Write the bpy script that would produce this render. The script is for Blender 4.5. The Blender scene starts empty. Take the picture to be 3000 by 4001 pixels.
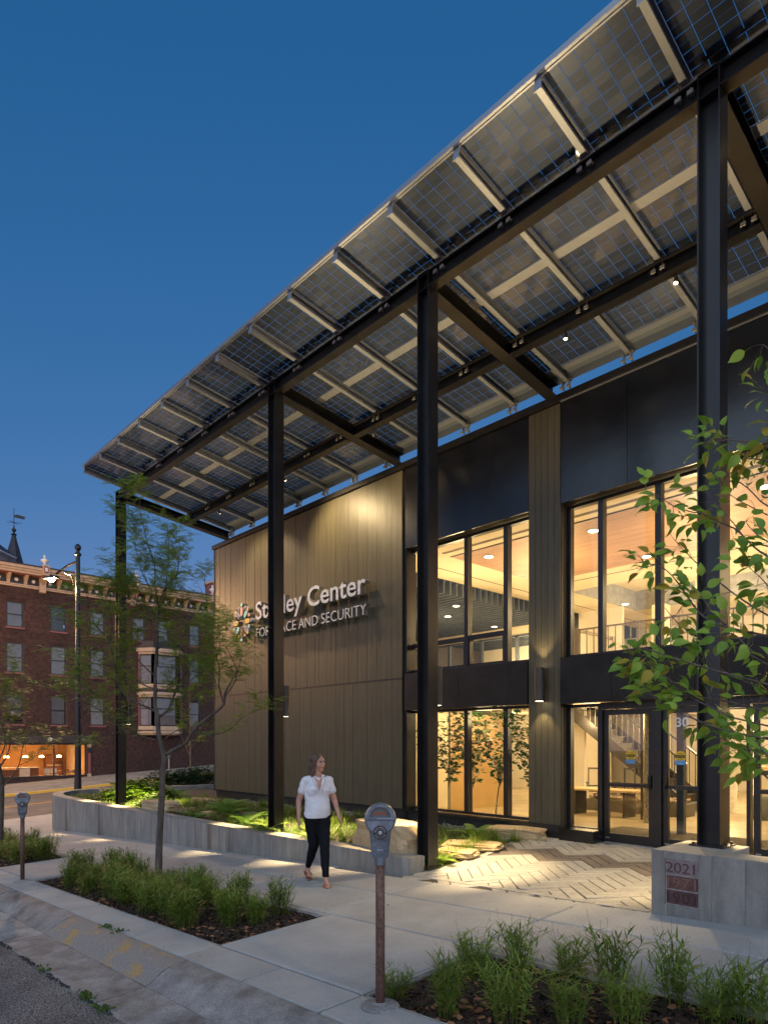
import bpy, bmesh, math, random
from mathutils import Vector, Matrix, noise
R = math.radians
PI = math.pi
random.seed(7)
S = bpy.context.scene
COL = S.collection

# ------------------------------------------------------------------ camera
FPX, CXP, HYP, EYE = 2573.4, 1500.0, 2900.6, 1.65      # focal length, principal column, horizon row (photo pixels), eye height
AZ = math.atan(2417 / FPX)
CA, SA = math.cos(AZ), math.sin(AZ)
cam = bpy.data.cameras.new('camera')
camo = bpy.data.objects.new('camera', cam)
COL.objects.link(camo)
S.camera = camo
cam.sensor_width = 36
cam.lens = FPX / 4001 * 36
cam.shift_y = (HYP - 2000.5) / 4001
cam.clip_end = 2000
camo.location = (0, 0, EYE)
camo.rotation_euler = (R(90), 0, R(90) - AZ)

# ------------------------------------------------------------------ dusk sky, last glow of the sun
w = bpy.data.worlds.new('World')
S.world = w
w.use_nodes = True
wn, wl = w.node_tree.nodes, w.node_tree.links
sky = wn.new('ShaderNodeTexSky')
sky.sky_type = 'NISHITA'
sky.sun_disc = False
sky.sun_elevation = R(7)
sky.sun_rotation = R(133)
sky.ozone_density = 5
sky.dust_density = 0.0
# grade the dusk sky: deeper red falloff, softer blue towards the horizon (one smooth curve per channel over the whole sky)
sepc = wn.new('ShaderNodeSeparateColor'); cmb = wn.new('ShaderNodeCombineColor')
wl.new(sky.outputs[0], sepc.inputs[0])
for i, (pw_, k_) in enumerate(((1.45, 2.56), (.6, .388), (.5, .507))):
    a_ = wn.new('ShaderNodeMath'); a_.operation = 'MULTIPLY'; a_.inputs[1].default_value = .189
    b_ = wn.new('ShaderNodeMath'); b_.operation = 'POWER'; b_.inputs[1].default_value = pw_
    c_ = wn.new('ShaderNodeMath'); c_.operation = 'MULTIPLY'; c_.inputs[1].default_value = k_ * 4.7
    wl.new(sepc.outputs[i], a_.inputs[0]); wl.new(a_.outputs[0], b_.inputs[0]); wl.new(b_.outputs[0], c_.inputs[0]); wl.new(c_.outputs[0], cmb.inputs[i])
wl.new(cmb.outputs[0], wn['Background'].inputs[0])
wn['Background'].inputs[1].default_value = 0.11
sl = bpy.data.lights.new('sun', 'SUN')
sl.energy = 1.35
sl.angle = R(150)
sl.color = (0.8, 0.91, 1.0)
so = bpy.data.objects.new('sun', sl)
COL.objects.link(so)
so.rotation_euler = Vector((-math.sin(R(133)), -math.cos(R(133)), -math.tan(R(7)))).to_track_quat('-Z', 'Y').to_euler()
vs = S.view_settings
vs.view_transform = 'Standard'
vs.look = 'None'
vs.exposure = 1.05
vs.gamma = 1
vs.use_curve_mapping = False
S.render.engine = 'CYCLES'
S.cycles.max_bounces = 7
S.cycles.transparent_max_bounces = 12
S.cycles.caustics_reflective = False
S.cycles.caustics_refractive = False
S.cycles.sample_clamp_indirect = 4

# ------------------------------------------------------------------ measuring helpers
def ray(px, py):
    xc = (px - CXP) / FPX
    return Vector((xc * SA - CA, xc * CA + SA, -(py - HYP) / FPX))
def ondepth(px, py, d):
    r = ray(px, py) * d
    return Vector((r.x, r.y, EYE + r.z))
def onY(px, py, Y):
    r = ray(px, py)
    t = Y / r.y
    return (r.x * t, Y, EYE + r.z * t)
def ss(a, b, x):
    t = max(0., min(1., (x - a) / (b - a)))
    return t * t * (3 - 2 * t)
def g(X, Y):                                            # the sloping pavement
    p1 = -.2 + .05 * (X + 6.8) + .04 * (min(Y, 6.5) - 5.2)
    p2 = -.84 + .062 * (Y - 10)
    k = ss(18, 27, -X)
    return p1 * (1 - k) + p2 * k
def gp(X, Y):                                           # paved forecourt, level with the door sill
    t = max(0., min(1., (Y - 6.3) / 3.4))
    return g(X, Y) * (1 - t)

# ------------------------------------------------------------------ mesh builder
class MB:
    def __init__(s):
        s.v, s.f, s.m = [], [], []
    def add(s, vs, fs, m=0):
        o = len(s.v)
        s.v += [tuple(p) for p in vs]
        s.f += [tuple(i + o for i in f) for f in fs]
        s.m += [m] * len(fs)
    def hexa(s, p, m=0):                                # 4 bottom, 4 top, both counter-clockwise seen from above
        s.add(p, [(3, 2, 1, 0), (4, 5, 6, 7), (0, 1, 5, 4), (1, 2, 6, 5), (2, 3, 7, 6), (3, 0, 4, 7)], m)
    def box(s, x0, x1, y0, y1, z0, z1, m=0):
        s.hexa([(x0, y0, z0), (x1, y0, z0), (x1, y1, z0), (x0, y1, z0), (x0, y0, z1), (x1, y0, z1), (x1, y1, z1), (x0, y1, z1)], m)
    def obox(s, M, hx, hy, hz, m=0):
        s.hexa([M @ Vector(p) for p in [(-hx, -hy, -hz), (hx, -hy, -hz), (hx, hy, -hz), (-hx, hy, -hz), (-hx, -hy, hz), (hx, -hy, hz), (hx, hy, hz), (-hx, hy, hz)]], m)
    def bar(s, a, b, wd, ht, m=0):                      # square bar from a to b
        a, b = Vector(a), Vector(b)
        d = b - a
        q = d.to_track_quat('X', 'Z').to_matrix().to_4x4()
        s.obox(Matrix.Translation((a + b) / 2) @ q, d.length / 2, wd / 2, ht / 2, m)
    def tube(s, pts, rad, n=6, m=0, cap=True):
        pts = [Vector(p) for p in pts]
        if not isinstance(rad, (list, tuple)):
            rad = [rad] * len(pts)
        o = len(s.v)
        up = None
        for i, p in enumerate(pts):
            d = (pts[min(i + 1, len(pts) - 1)] - pts[max(i - 1, 0)])
            d = d.normalized() if d.length > 1e-9 else Vector((0, 0, 1))
            if up is None:
                up = d.orthogonal().normalized()
            up = up - d * up.dot(d)
            up = up.normalized() if up.length > 1e-6 else d.orthogonal().normalized()
            r2 = d.cross(up)
            for k in range(n):
                a = 2 * PI * k / n
                s.v.append(tuple(p + (up * math.cos(a) + r2 * math.sin(a)) * rad[i]))
        for i in range(len(pts) - 1):
            for k in range(n):
                k2 = (k + 1) % n
                s.f.append((o + i * n + k, o + i * n + k2, o + (i + 1) * n + k2, o + (i + 1) * n + k))
                s.m.append(m)
        if cap:
            s.f.append(tuple(o + k for k in reversed(range(n))))
            s.m.append(m)
            e = o + (len(pts) - 1) * n
            s.f.append(tuple(e + k for k in range(n)))
            s.m.append(m)
    def lathe(s, c, prof, n=16, m=0, M=None):
        o = len(s.v)
        for r, z in prof:
            for k in range(n):
                a = 2 * PI * k / n
                p = Vector((r * math.cos(a), r * math.sin(a), z))
                if M: p = M @ p
                s.v.append((p.x + c[0], p.y + c[1], p.z + c[2]))
        for i in range(len(prof) - 1):
            for k in range(n):
                k2 = (k + 1) % n
                s.f.append((o + i * n + k, o + i * n + k2, o + (i + 1) * n + k2, o + (i + 1) * n + k))
                s.m.append(m)
        s.f.append(tuple(o + k for k in reversed(range(n)))); s.m.append(m)
        e = o + (len(prof) - 1) * n
        s.f.append(tuple(e + k for k in range(n))); s.m.append(m)
    def prism(s, poly, a, b, axis='y', m=0):            # poly in the other two coordinates
        def P(u, v, t):
            return {'y': (u, t, v), 'z': (u, v, t), 'x': (t, u, v)}[axis]
        n = len(poly)
        vs = [P(u, v, a) for u, v in poly] + [P(u, v, b) for u, v in poly]
        fs = [tuple(range(n)), tuple(reversed(range(n, 2 * n)))] + [(i, i + n, (i + 1) % n + n, (i + 1) % n) for i in range(n)]
        s.add(vs, fs, m)
    def build(s, name, mats, parent=None, smooth=False, kind=None, origin=None, fix=False, bevel=0):
        me = bpy.data.meshes.new(name)
        off = Vector((0, 0, 0))
        if parent is not None:
            off = WLOC[parent.name]
        if origin is not None:
            off = Vector(origin)
        me.from_pydata([(x - off.x, y - off.y, z - off.z) for x, y, z in s.v], [], s.f)
        if not isinstance(mats, (list, tuple)):
            mats = [mats]
        for m in mats:
            me.materials.append(m)
        if len(mats) > 1:
            me.polygons.foreach_set('material_index', s.m)
        if smooth:
            me.polygons.foreach_set('use_smooth', [True] * len(me.polygons))
        me.update()
        if fix:
            bm = bmesh.new(); bm.from_mesh(me)
            bmesh.ops.recalc_face_normals(bm, faces=bm.faces)
            bm.to_mesh(me); bm.free()
        o = bpy.data.objects.new(name, me)
        COL.objects.link(o)
        WLOC[o.name] = off.copy()
        if parent is not None:
            o.parent = parent
            if origin is not None:
                o.location = off - WLOC[parent.name]
        elif origin is not None:
            o.location = off
        if kind:
            o['kind'] = kind
        if bevel:
            b = o.modifiers.new('bevel', 'BEVEL')
            b.width = bevel; b.segments = 2; b.limit_method = 'ANGLE'
        return o
WLOC = {}
def thing(name, label, cat, loc, group=None, rz=0):
    o = bpy.data.objects.new(name, None)
    COL.objects.link(o)
    o.location = loc
    o.rotation_euler = (0, 0, rz)
    o.empty_display_size = .1
    WLOC[o.name] = Vector(loc) if not rz else Vector((0, 0, 0))
    return tag(o, label, cat, group)
def tag(o, label, cat, group=None):
    o['label'] = label
    o['category'] = cat
    if group: o['group'] = group
    return o
def inst(name, mesh, loc, parent=None, rot=(0, 0, 0), sc=(1, 1, 1)):
    o = bpy.data.objects.new(name, mesh)
    COL.objects.link(o)
    o.location = loc; o.rotation_euler = rot; o.scale = sc
    if parent is not None:
        o.parent = parent
    return o
def copy_tree(o, parent=None):
    c = o.copy()
    COL.objects.link(c)
    c.parent = parent
    for ch in KIDS.get(o.name, None) or [x for x in o.children]:
        copy_tree(ch, c)
    return c
KIDS = {}

# ------------------------------------------------------------------ materials
def mat(name, col, rough=.6, metal=0., var=.12, scale=6., bump=0., bscale=None, stretch=(1, 1, 1), rnd=0., spec=.5, col2=None,
        thr=None, em=None, emc=None, coat=0., trans=0., fleck=None):
    m = bpy.data.materials.new(name)
    m.use_nodes = True
    n, l = m.node_tree.nodes, m.node_tree.links
    b = n['Principled BSDF']
    b.inputs['Roughness'].default_value = rough
    b.inputs['Metallic'].default_value = metal
    b.inputs['Specular IOR Level'].default_value = spec
    if coat: b.inputs['Coat Weight'].default_value = coat
    tc = n.new('ShaderNodeTexCoord')
    mp = n.new('ShaderNodeMapping')
    mp.inputs['Scale'].default_value = stretch
    oi = n.new('ShaderNodeObjectInfo')
    ad = n.new('ShaderNodeVectorMath'); ad.operation = 'MULTIPLY_ADD'
    ad.inputs[1].default_value = (37, 23, 11)
    l.new(oi.outputs['Random'], ad.inputs[0])
    l.new(tc.outputs['Object'], ad.inputs[2])
    l.new(ad.outputs[0], mp.inputs[0])
    nz = n.new('ShaderNodeTexNoise')
    nz.inputs['Scale'].default_value = scale
    nz.inputs['Detail'].default_value = 6
    nz.inputs['Roughness'].default_value = .62
    l.new(mp.outputs[0], nz.inputs['Vector'])
    mx = n.new('ShaderNodeMix'); mx.data_type = 'RGBA'
    c2 = col2 or tuple(min(1, c * (1 + var * 2.2)) for c in col)
    c1 = col if col2 else tuple(c * (1 - var * 1.6) for c in col)
    mx.inputs[6].default_value = (*c1, 1)
    mx.inputs[7].default_value = (*c2, 1)
    if thr:
        mr = n.new('ShaderNodeMapRange')
        mr.inputs[1].default_value, mr.inputs[2].default_value = thr
        l.new(nz.outputs['Fac'], mr.inputs[0]); l.new(mr.outputs[0], mx.inputs[0])
    else:
        mr = n.new('ShaderNodeMapRange')
        mr.inputs[1].default_value, mr.inputs[2].default_value = .3, .7
        l.new(nz.outputs['Fac'], mr.inputs[0]); l.new(mr.outputs[0], mx.inputs[0])
    out = mx.outputs[2]
    if fleck:                                           # (scale, strength): aggregate / grit
        vz = n.new('ShaderNodeTexNoise'); vz.inputs['Scale'].default_value = fleck[0]; vz.inputs['Detail'].default_value = 2
        l.new(tc.outputs['Object'], vz.inputs['Vector'])
        r2 = n.new('ShaderNodeMapRange')
        r2.inputs[1].default_value, r2.inputs[2].default_value = .35, .65
        r2.inputs[3].default_value, r2.inputs[4].default_value = 1 - fleck[1], 1 + fleck[1]
        l.new(vz.outputs['Fac'], r2.inputs[0])
        vm = n.new('ShaderNodeVectorMath'); vm.operation = 'SCALE'
        l.new(out, vm.inputs[0]); l.new(r2.outputs[0], vm.inputs['Scale'])
        out = vm.outputs[0]
    if rnd:
        r3 = n.new('ShaderNodeMapRange')
        r3.inputs[3].default_value, r3.inputs[4].default_value = 1 - rnd, 1 + rnd
        l.new(oi.outputs['Random'], r3.inputs[0])
        vm = n.new('ShaderNodeVectorMath'); vm.operation = 'SCALE'
        l.new(out, vm.inputs[0]); l.new(r3.outputs[0], vm.inputs['Scale'])
        out = vm.outputs[0]
    l.new(out, b.inputs['Base Color'])
    if bump:
        bp = n.new('ShaderNodeBump')
        bp.inputs['Strength'].default_value = min(1, bump)
        bp.inputs['Distance'].default_value = .01 if bump <= 1 else .01 * bump
        if bscale:
            n2 = n.new('ShaderNodeTexNoise'); n2.inputs['Scale'].default_value = bscale; n2.inputs['Detail'].default_value = 5
            l.new(mp.outputs[0], n2.inputs['Vector']); l.new(n2.outputs['Fac'], bp.inputs['Height'])
        else:
            l.new(nz.outputs['Fac'], bp.inputs['Height'])
        l.new(bp.outputs[0], b.inputs['Normal'])
    if em:
        b.inputs['Emission Color'].default_value = (*(emc or col), 1)
        b.inputs['Emission Strength'].default_value = em
    if trans:
        tr = n.new('ShaderNodeBsdfTranslucent')
        ms = n.new('ShaderNodeMixShader'); ms.inputs[0].default_value = trans
        l.new(out, tr.inputs['Color'])
        l.new(b.outputs[0], ms.inputs[1]); l.new(tr.outputs[0], ms.inputs[2])
        l.new(ms.outputs[0], n['Material Output'].inputs[0])
    return m
def glass(name, tint=(.93, .94, .92), rough=0., refl=1.):
    m = bpy.data.materials.new(name)
    m.use_nodes = True
    n, l = m.node_tree.nodes, m.node_tree.links
    n.remove(n['Principled BSDF'])
    t = n.new('ShaderNodeBsdfTransparent'); t.inputs[0].default_value = (*tint, 1)
    gl = n.new('ShaderNodeBsdfGlossy'); gl.inputs['Roughness'].default_value = rough
    gl.inputs['Color'].default_value = (refl, refl, refl, 1)
    fr = n.new('ShaderNodeFresnel'); fr.inputs[0].default_value = 1.55
    ms = n.new('ShaderNodeMixShader')
    l.new(fr.outputs[0], ms.inputs[0]); l.new(t.outputs[0], ms.inputs[1]); l.new(gl.outputs[0], ms.inputs[2])
    l.new(ms.outputs[0], n['Material Output'].inputs[0])
    return m
WARM = (1.0, .73, .38)
steel = mat('black_steel', (.013, .012, .012), .32, 0, .25, 3, .1, 40, spec=.45)
spandrel_steel = mat('spandrel_steel', (.011, .01, .01), .5, 0, .4, 2.2, .2, 9, spec=.3)
steel_satin = mat('black_panel_steel', (.007, .007, .008), .24, .0, .4, 2.2, .15, 7, spec=.8)
framem = mat('black_window_frame', (.013, .012, .012), .35, 0, .2, 4)
woodw = mat('stained_cedar', (.074, .066, .041), .45, 0, .13, 7, .2, 22, (4, 4, .22), rnd=.05, spec=.4)
galv = mat('aluminium_rail', (.36, .38, .42), .4, .6, .03, 9, .0, spec=.5)
galv_dull = mat('galvanised_purlin', (.36, .35, .32), .5, .5, .1, 12)
conc = mat('sidewalk_concrete', (.34, .332, .32), .8, 0, .08, 1.4, .5, 160, fleck=(130, .16), rnd=.06)
conc_old = mat('old_kerb_concrete', (.2, .195, .19), .78, 0, .3, 3.4, .9, 45, fleck=(95, .25), rnd=.12)
asph = mat('asphalt', (.12, .12, .124), .85, 0, .22, 1.6, 2.5, 90, fleck=(75, 1.0))
street_asph = mat('street_asphalt', (.12, .11, .105), .8, 0, .2, .8, .5, 60, fleck=(60, .2))
mulch_m = mat('dark_mulch', (.012, .009, .007), .95, 0, .5, 30, 4, 34, fleck=(45, .9), spec=.15)
soil_m = mat('planting_soil', (.045, .034, .023), .9, 0, .5, 9, 1.0, 30, fleck=(40, .5))
glassm = glass('window_glass')
# ================================================================== SETTING: ground, streets, pavements
def sheet(name, xs, ys, fz, m, kind='structure', skip=None, smooth=True):
    b = MB()
    nx, ny = len(xs), len(ys)
    for x in xs:
        for y in ys:
            b.v.append((x, y, fz(x, y)))
    for i in range(nx - 1):
        for j in range(ny - 1):
            if skip and skip((xs[i] + xs[i + 1]) / 2, (ys[j] + ys[j + 1]) / 2):
                continue
            a = i * ny + j
            b.f.append((a, a + ny, a + ny + 1, a + 1)); b.m.append(0)
    return b.build(name, m, kind=kind, smooth=smooth)
def rng(a, b, st):
    n = max(1, round((b - a) / st))
    return [a + (b - a) * i / n for i in range(n + 1)]
def gfar(x, y):
    return g(max(-60, min(12, x)), max(-30, min(60, y)))
sheet('ground', [-700, -300, -120] + rng(-60, 12, 4) + [60, 200, 400], [-400, -120] + rng(-30, 60, 3) + [150, 400, 800],
      lambda x, y: gfar(x, y) - .32 - (.0 if abs(x) < 80 else .4), mat('ground_earth', (.07, .062, .05), .9, 0, .3, .3))
# main street: asphalt beyond the gutter line
sheet('road', rng(-60, 14, 1), rng(-14, 1.875, 1), lambda x, y: gfar(x, y) - .135 + .012 * noise.noise((x * .5, y * .7, 0)), asph)
# cross street at the corner
sheet('cross_street', rng(-36.4, -27, .8), rng(1.9, 70, 2), lambda x, y: gfar(x, y) - .12, street_asph)
mk = MB()
for xx in (-31.7, -31.45):
    for j in range(34):
        y0, y1 = 3.6 + j * 2, 5.6 + j * 2
        q = lambda x, y: (x, y, g(x, y) - .116)
        mk.add([q(xx, y0), q(xx + .1, y0), q(xx + .1, y1), q(xx, y1)], [(0, 1, 2, 3)])
mk.build('centre_line_marking', mat('yellow_road_paint', (.5, .3, .045), .7, 0, .35, 5), kind='structure')
mk = MB()
for y0, y1 in ((22, 70),):
    mk.add([(-27.9, y0, g(-27.9, y0) - .116), (-27.8, y0, g(-27.8, y0) - .116), (-27.8, y1, gfar(-27.8, y1) - .116), (-27.9, y1, gfar(-27.9, y1) - .116)], [(0, 1, 2, 3)])
mk.add([(x, y, g(x, y) - .114) for x, y in ((-37, 4.6), (-29, 5.2), (-29, 5.75), (-37, 5.2))], [(0, 1, 2, 3)])
mk.build('white_road_marking', mat('white_road_paint', (.6, .6, .58), .7, 0, .3, 5), kind='structure')

# far pavement in front of the brick building, with its yellow kerb
sw_warm = mat('far_pavement_concrete', (.26, .235, .2), .8, 0, .2, 1.4, .3, 90)
far = MB()
ys = rng(3.2, 62, 1.96)
for a, b_ in zip(ys[:-1], ys[1:]):
    for x0, x1 in ((-43.6, -40.2), (-40.18, -36.62)):
        far.hexa([(x0, a + .01, g(x0, a) - .2), (x1, a + .01, g(x1, a) - .2), (x1, b_, g(x1, b_) - .2), (x0, b_, g(x0, b_) - .2),
                  (x0, a + .01, g(x0, a)), (x1, a + .01, g(x1, a)), (x1, b_, g(x1, b_)), (x0, b_, g(x0, b_))])
far.build('far_pavement', sw_warm, kind='structure')
ykm = mat('yellow_kerb_paint', (.52, .34, .05), .7, 0, .35, 4, col2=(.62, .42, .08))
kb = bpy.data.objects.new('far_kerb', None); COL.objects.link(kb); kb['kind'] = 'structure'; WLOC['far_kerb'] = Vector((0, 0, 0))
gk = mat('far_kerb_concrete', (.24, .23, .21), .8)
y = 3.2
while y < 50:
    b = MB()
    y1 = y + 2.95
    b.hexa([(-36.61, y, g(-36.6, y) - .25), (-36.41, y, g(-36.4, y) - .25), (-36.41, y1, g(-36.4, y1) - .25), (-36.61, y1, g(-36.6, y1) - .25),
            (-36.61, y, g(-36.6, y) + .01), (-36.43, y, g(-36.4, y) + .005), (-36.43, y1, g(-36.4, y1) + .005), (-36.61, y1, g(-36.6, y1) + .01)])
    b.build('kerb_stone', ykm if y < 19 else gk, parent=kb, bevel=.02)
    y += 3

# corner pavement beyond the planter wall
sheet('corner_pavement', rng(-27, -20.4, .6), rng(2.62, 60, 1), lambda x, y: gfar(x, y) - .002 - .11 * ss(-25.6, -27, x), conc,
      skip=lambda x, y: x > -22.0 and y > 7)
# ------------------------------------------------------------------ pavement slabs (each slab a piece)
pv = bpy.data.objects.new('sidewalk', None); COL.objects.link(pv); pv['kind'] = 'structure'; WLOC['sidewalk'] = Vector((0, 0, 0))
slabs = [0]
def slab(x0, x1, y0, y1, name='paving_slab', gap=.012):
    b = MB()
    x0 += gap; x1 -= gap; y0 += gap; y1 -= gap
    r = .012
    P = lambda x, y, d: (x, y, g(x, y) - d)
    t = [P(x0 + r, y0 + r, 0), P(x1 - r, y0 + r, 0), P(x1 - r, y1 - r, 0), P(x0 + r, y1 - r, 0)]
    e = [P(x0, y0, r), P(x1, y0, r), P(x1, y1, r), P(x0, y1, r)]
    d = [P(x0, y0, .12), P(x1, y0, .12), P(x1, y1, .12), P(x0, y1, .12)]
    b.add(t + e + d, [(0, 1, 2, 3)] + [(4 + i, 4 + (i + 1) % 4, (i + 1) % 4, i) for i in range(4)] + [(8 + i, 8 + (i + 1) % 4, 4 + (i + 1) % 4, 4 + i) for i in range(4)])
    o = b.build(name, conc, parent=pv)
    slabs[0] += 1
# narrow strip between kerb and beds
xs = [-20.4, -19.4, -18.4, -17.4, -16.4, -15.4, -14.4, -13.5, -12.4, -11.35, -10.4, -9.4, -8.4, -7.42, -6.5, -5.47, -4.45, -3.48, -2.5, -1.5, -.5, .5, 1.5, 2.5]
for a, b_ in zip(xs[:-1], xs[1:]):
    slab(a, b_, 2.66, 3.06)
# crossings between beds
for a, b_ in ((-13.5, -11.35), (-5.47, -3.48)):
    slab(a, b_, 3.06, 4.37)
for a in (-20.4, -18.9):
    slab(a, a + 1.5, 3.06, 4.37)
# main walk
xw = [-20.4, -18.5, -16.6, -14.75, -13.5, -11.5, -9.6, -7.6, -5.6, -3.55, -1.6, .4, 2.5]
for a, b_ in zip(xw[:-1], xw[1:]):
    slab(a, b_, 4.37, 5.35)
    slab(a, b_, 5.35, 6.36 if b_ < -5.6 else 6.12)
sheet('pavement_bed', rng(-20.4, 2.6, 1), [2.6, 6.3], lambda x, y: g(x, y) - .07, mat('joint_dirt', (.012, .01, .008), .95, 0, .4, 20))

# kerb and gutter, cast in lengths
ykerb = mat('worn_yellow_kerb', (.21, .2, .19), .78, 0, .1, 3.2, 1.0, 26, stretch=(1.0, 1.8, 1.8), col2=(.33, .22, .085), thr=(.52, .62), fleck=(80, .22))
kr = bpy.data.objects.new('kerb_and_gutter', None); COL.objects.link(kr); kr['kind'] = 'structure'; WLOC['kerb_and_gutter'] = Vector((0, 0, 0))
ks = [-27, -24, -21.4, -18.6, -16, -13.2, -10.6, -8.0, -5.3, -2.7, 0, 2.6]
prof = [(2.655, -.002), (2.61, .002), (2.54, -.004), (2.47, -.022), (2.41, -.05), (2.36, -.083), (2.32, -.108), (2.285, -.12)]
gut = [(2.2846, -.122), (2.2, -.128), (2.05, -.13), (1.9, -.128), (1.872, -.14), (1.868, -.2)]
def swept(a, b_, pr, m, name, seed):
    b = MB()
    n = 14
    for i in range(n + 1):
        x = a + (b_ - a) * i / n
        for y, z in pr:
            yy = y + (.006 * noise.noise((x * 5, y * 9, seed)) if name == 'kerb_length' else .012 * noise.noise((x * 3, seed, 1)) * (y < 1.95))
            b.v.append((x, yy, g(x, y) + z + .004 * noise.noise((x * 3, y * 7, seed))))
    k = len(pr)
    for i in range(n):
        for j in range(k - 1):
            o = i * k + j
            b.f.append((o, o + 1, o + k + 1, o + k)); b.m.append(0)
    for o in (0, n * k):                                # end faces
        x = a if o == 0 else b_
        i0 = len(b.v)
        b.v += [b.v[o + j] for j in range(k)] + [(x, pr[-1][0], g(x, pr[-1][0]) - .3), (x, pr[0][0], g(x, 2.6) - .3)]
        b.f.append(tuple(range(i0, i0 + k + 2))); b.m.append(0)
    return b.build(name, m, parent=kr, smooth=False, fix=False)
for i, (a, b_) in enumerate(zip(ks[:-1], ks[1:])):
    o = swept(a + .008, b_ - .008, prof, ykerb if abs(a + 8) < .1 else conc_old, 'kerb_length', i * 3.1)
    for p in o.data.polygons: p.use_smooth = len(p.vertices) == 4
    o = swept(a + .008, b_ - .008, gut, conc_old, 'gutter_length', i * 5.7)
sheet('gutter_base', rng(-27, 2.6, 1), [1.86, 2.66], lambda x, y: g(x, y) - .17, mat('joint_dirt_dark', (.02, .018, .015), .95))
# grit and weeds along the asphalt edge
gr = MB()
for i in range(900):
    x = random.uniform(-12, -2.4); y = 1.868 + random.gauss(0, .012)
    if noise.noise((x * 2.2, 0, 0)) < -.15: continue
    s_ = random.uniform(.004, .011)
    z = g(x, y) - .133
    M = Matrix.Translation((x, y, z)) @ Matrix.Rotation(random.uniform(0, 6), 4, Vector((random.random(), random.random(), 1)))
    gr.obox(M, s_, s_ * .7, s_ * .5)
gr.build('joint_grit', mat('dark_grit', (.03, .027, .022), .9, 0, .5, 80), kind='stuff')

# ------------------------------------------------------------------ forecourt pavers, herringbone, each one a piece
fc = bpy.data.objects.new('forecourt_paving', None); COL.objects.link(fc); fc['kind'] = 'structure'; WLOC['forecourt_paving'] = Vector((0, 0, 0))
def left_edge(y):
    pts = [(6.1, -6.16), (6.5, -6.13), (6.96, -6.16), (7.74, -6.26), (8.86, -6.55), (9.9, -6.74), (10.3, -6.8)]
    for (a, xa), (b_, xb) in zip(pts[:-1], pts[1:]):
        if y <= b_: return xa + (xb - xa) * max(0, (y - a)) / (b_ - a)
    return -6.8
def front_edge(x):
    return 6.27 + (x + 6.13) * -.045
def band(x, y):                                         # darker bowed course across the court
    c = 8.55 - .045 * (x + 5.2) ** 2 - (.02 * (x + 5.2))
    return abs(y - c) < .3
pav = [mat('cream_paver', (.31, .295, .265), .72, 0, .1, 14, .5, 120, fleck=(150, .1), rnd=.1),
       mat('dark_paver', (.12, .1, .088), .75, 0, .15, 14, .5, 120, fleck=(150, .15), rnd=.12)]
PL, PW = .6, .15
pm = []
for q in range(2):
    b = MB()
    h, r = .02, .005
    x, y = PL / 2 - .006, PW / 2 - .006
    b.add([(-x, -y, -h), (x, -y, -h), (x, y, -h), (-x, y, -h), (-x, -y, -r), (x, -y, -r), (x, y, -r), (-x, y, -r),
           (-x + r, -y + r, 0), (x - r, -y + r, 0), (x - r, y - r, 0), (-x + r, y - r, 0)],
          [(0, 1, 5, 4), (1, 2, 6, 5), (2, 3, 7, 6), (3, 0, 4, 7), (4, 5, 9, 8), (5, 6, 10, 9), (6, 7, 11, 10), (7, 4, 8, 11), (8, 9, 10, 11)])
    o = b.build('paver', pav[q]); pm.append(o.data); bpy.data.objects.remove(o)
far_p = MB()
cnt = 0
th = R(45)
ca_, sa_ = math.cos(th), math.sin(th)
k = PL / PW
for i in range(-60, 60):
    for j in range(-60, 60):
        # herringbone cell: horizontal piece starting at unit cell (i,j) when (i - j) mod 2k == 0 ; vertical when == k .. (units of PW)
        md = (i - j) % int(2 * k)
        if md == 0:
            u, v, rot = (i + k / 2) * PW, (j + .5) * PW, 0
        elif md == int(2 * k) - 1:
            u, v, rot = (i + .5) * PW, (j + k / 2) * PW, PI / 2
        else:
            continue
        x, y = u * ca_ - v * sa_ - 3.6, u * sa_ + v * ca_ + 8.0
        if y > 10.12 or y < front_edge(x) - .16 or x < left_edge(y) + .07 or x > 1.2: continue
        if x > -2.95 and y < 6.95: continue
        z = gp(x, y) + random.uniform(-.0015, .0015) - (.004 if y < 6.5 else 0)
        sx = (gp(x + .1, y) - gp(x - .1, y)) / .2; sy = (gp(x, y + .1) - gp(x, y - .1)) / .2
        Rm = Vector((-sx, -sy, 1)).to_track_quat('Z', 'Y').to_matrix()
        rot3 = (Matrix.Rotation(0, 3, 'Z') @ Matrix(((1, 0, sx), (0, 1, sy), (0, 0, 1))).transposed())
        nrm = Vector((-sx, -sy, 1)).normalized()
        xd = Vector((math.cos(rot + th), math.sin(rot + th), 0)); xd = (xd - nrm * xd.dot(nrm)).normalized()
        yd = nrm.cross(xd)
        Mx = Matrix((xd, yd, nrm)).transposed()
        if x < -2.3:
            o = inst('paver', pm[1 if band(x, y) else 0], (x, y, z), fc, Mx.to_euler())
            cnt += 1
        else:
            M4 = Matrix.Translation((x, y, z)) @ Mx.to_4x4()
            far_p.obox(M4 @ Matrix.Translation((0, 0, -.01)), PL / 2 - .004, PW / 2 - .004, .01)
far_p.build('paver_field', pav[0], parent=fc, kind='stuff')
print('pavers', cnt, 'slabs', slabs[0])
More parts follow.
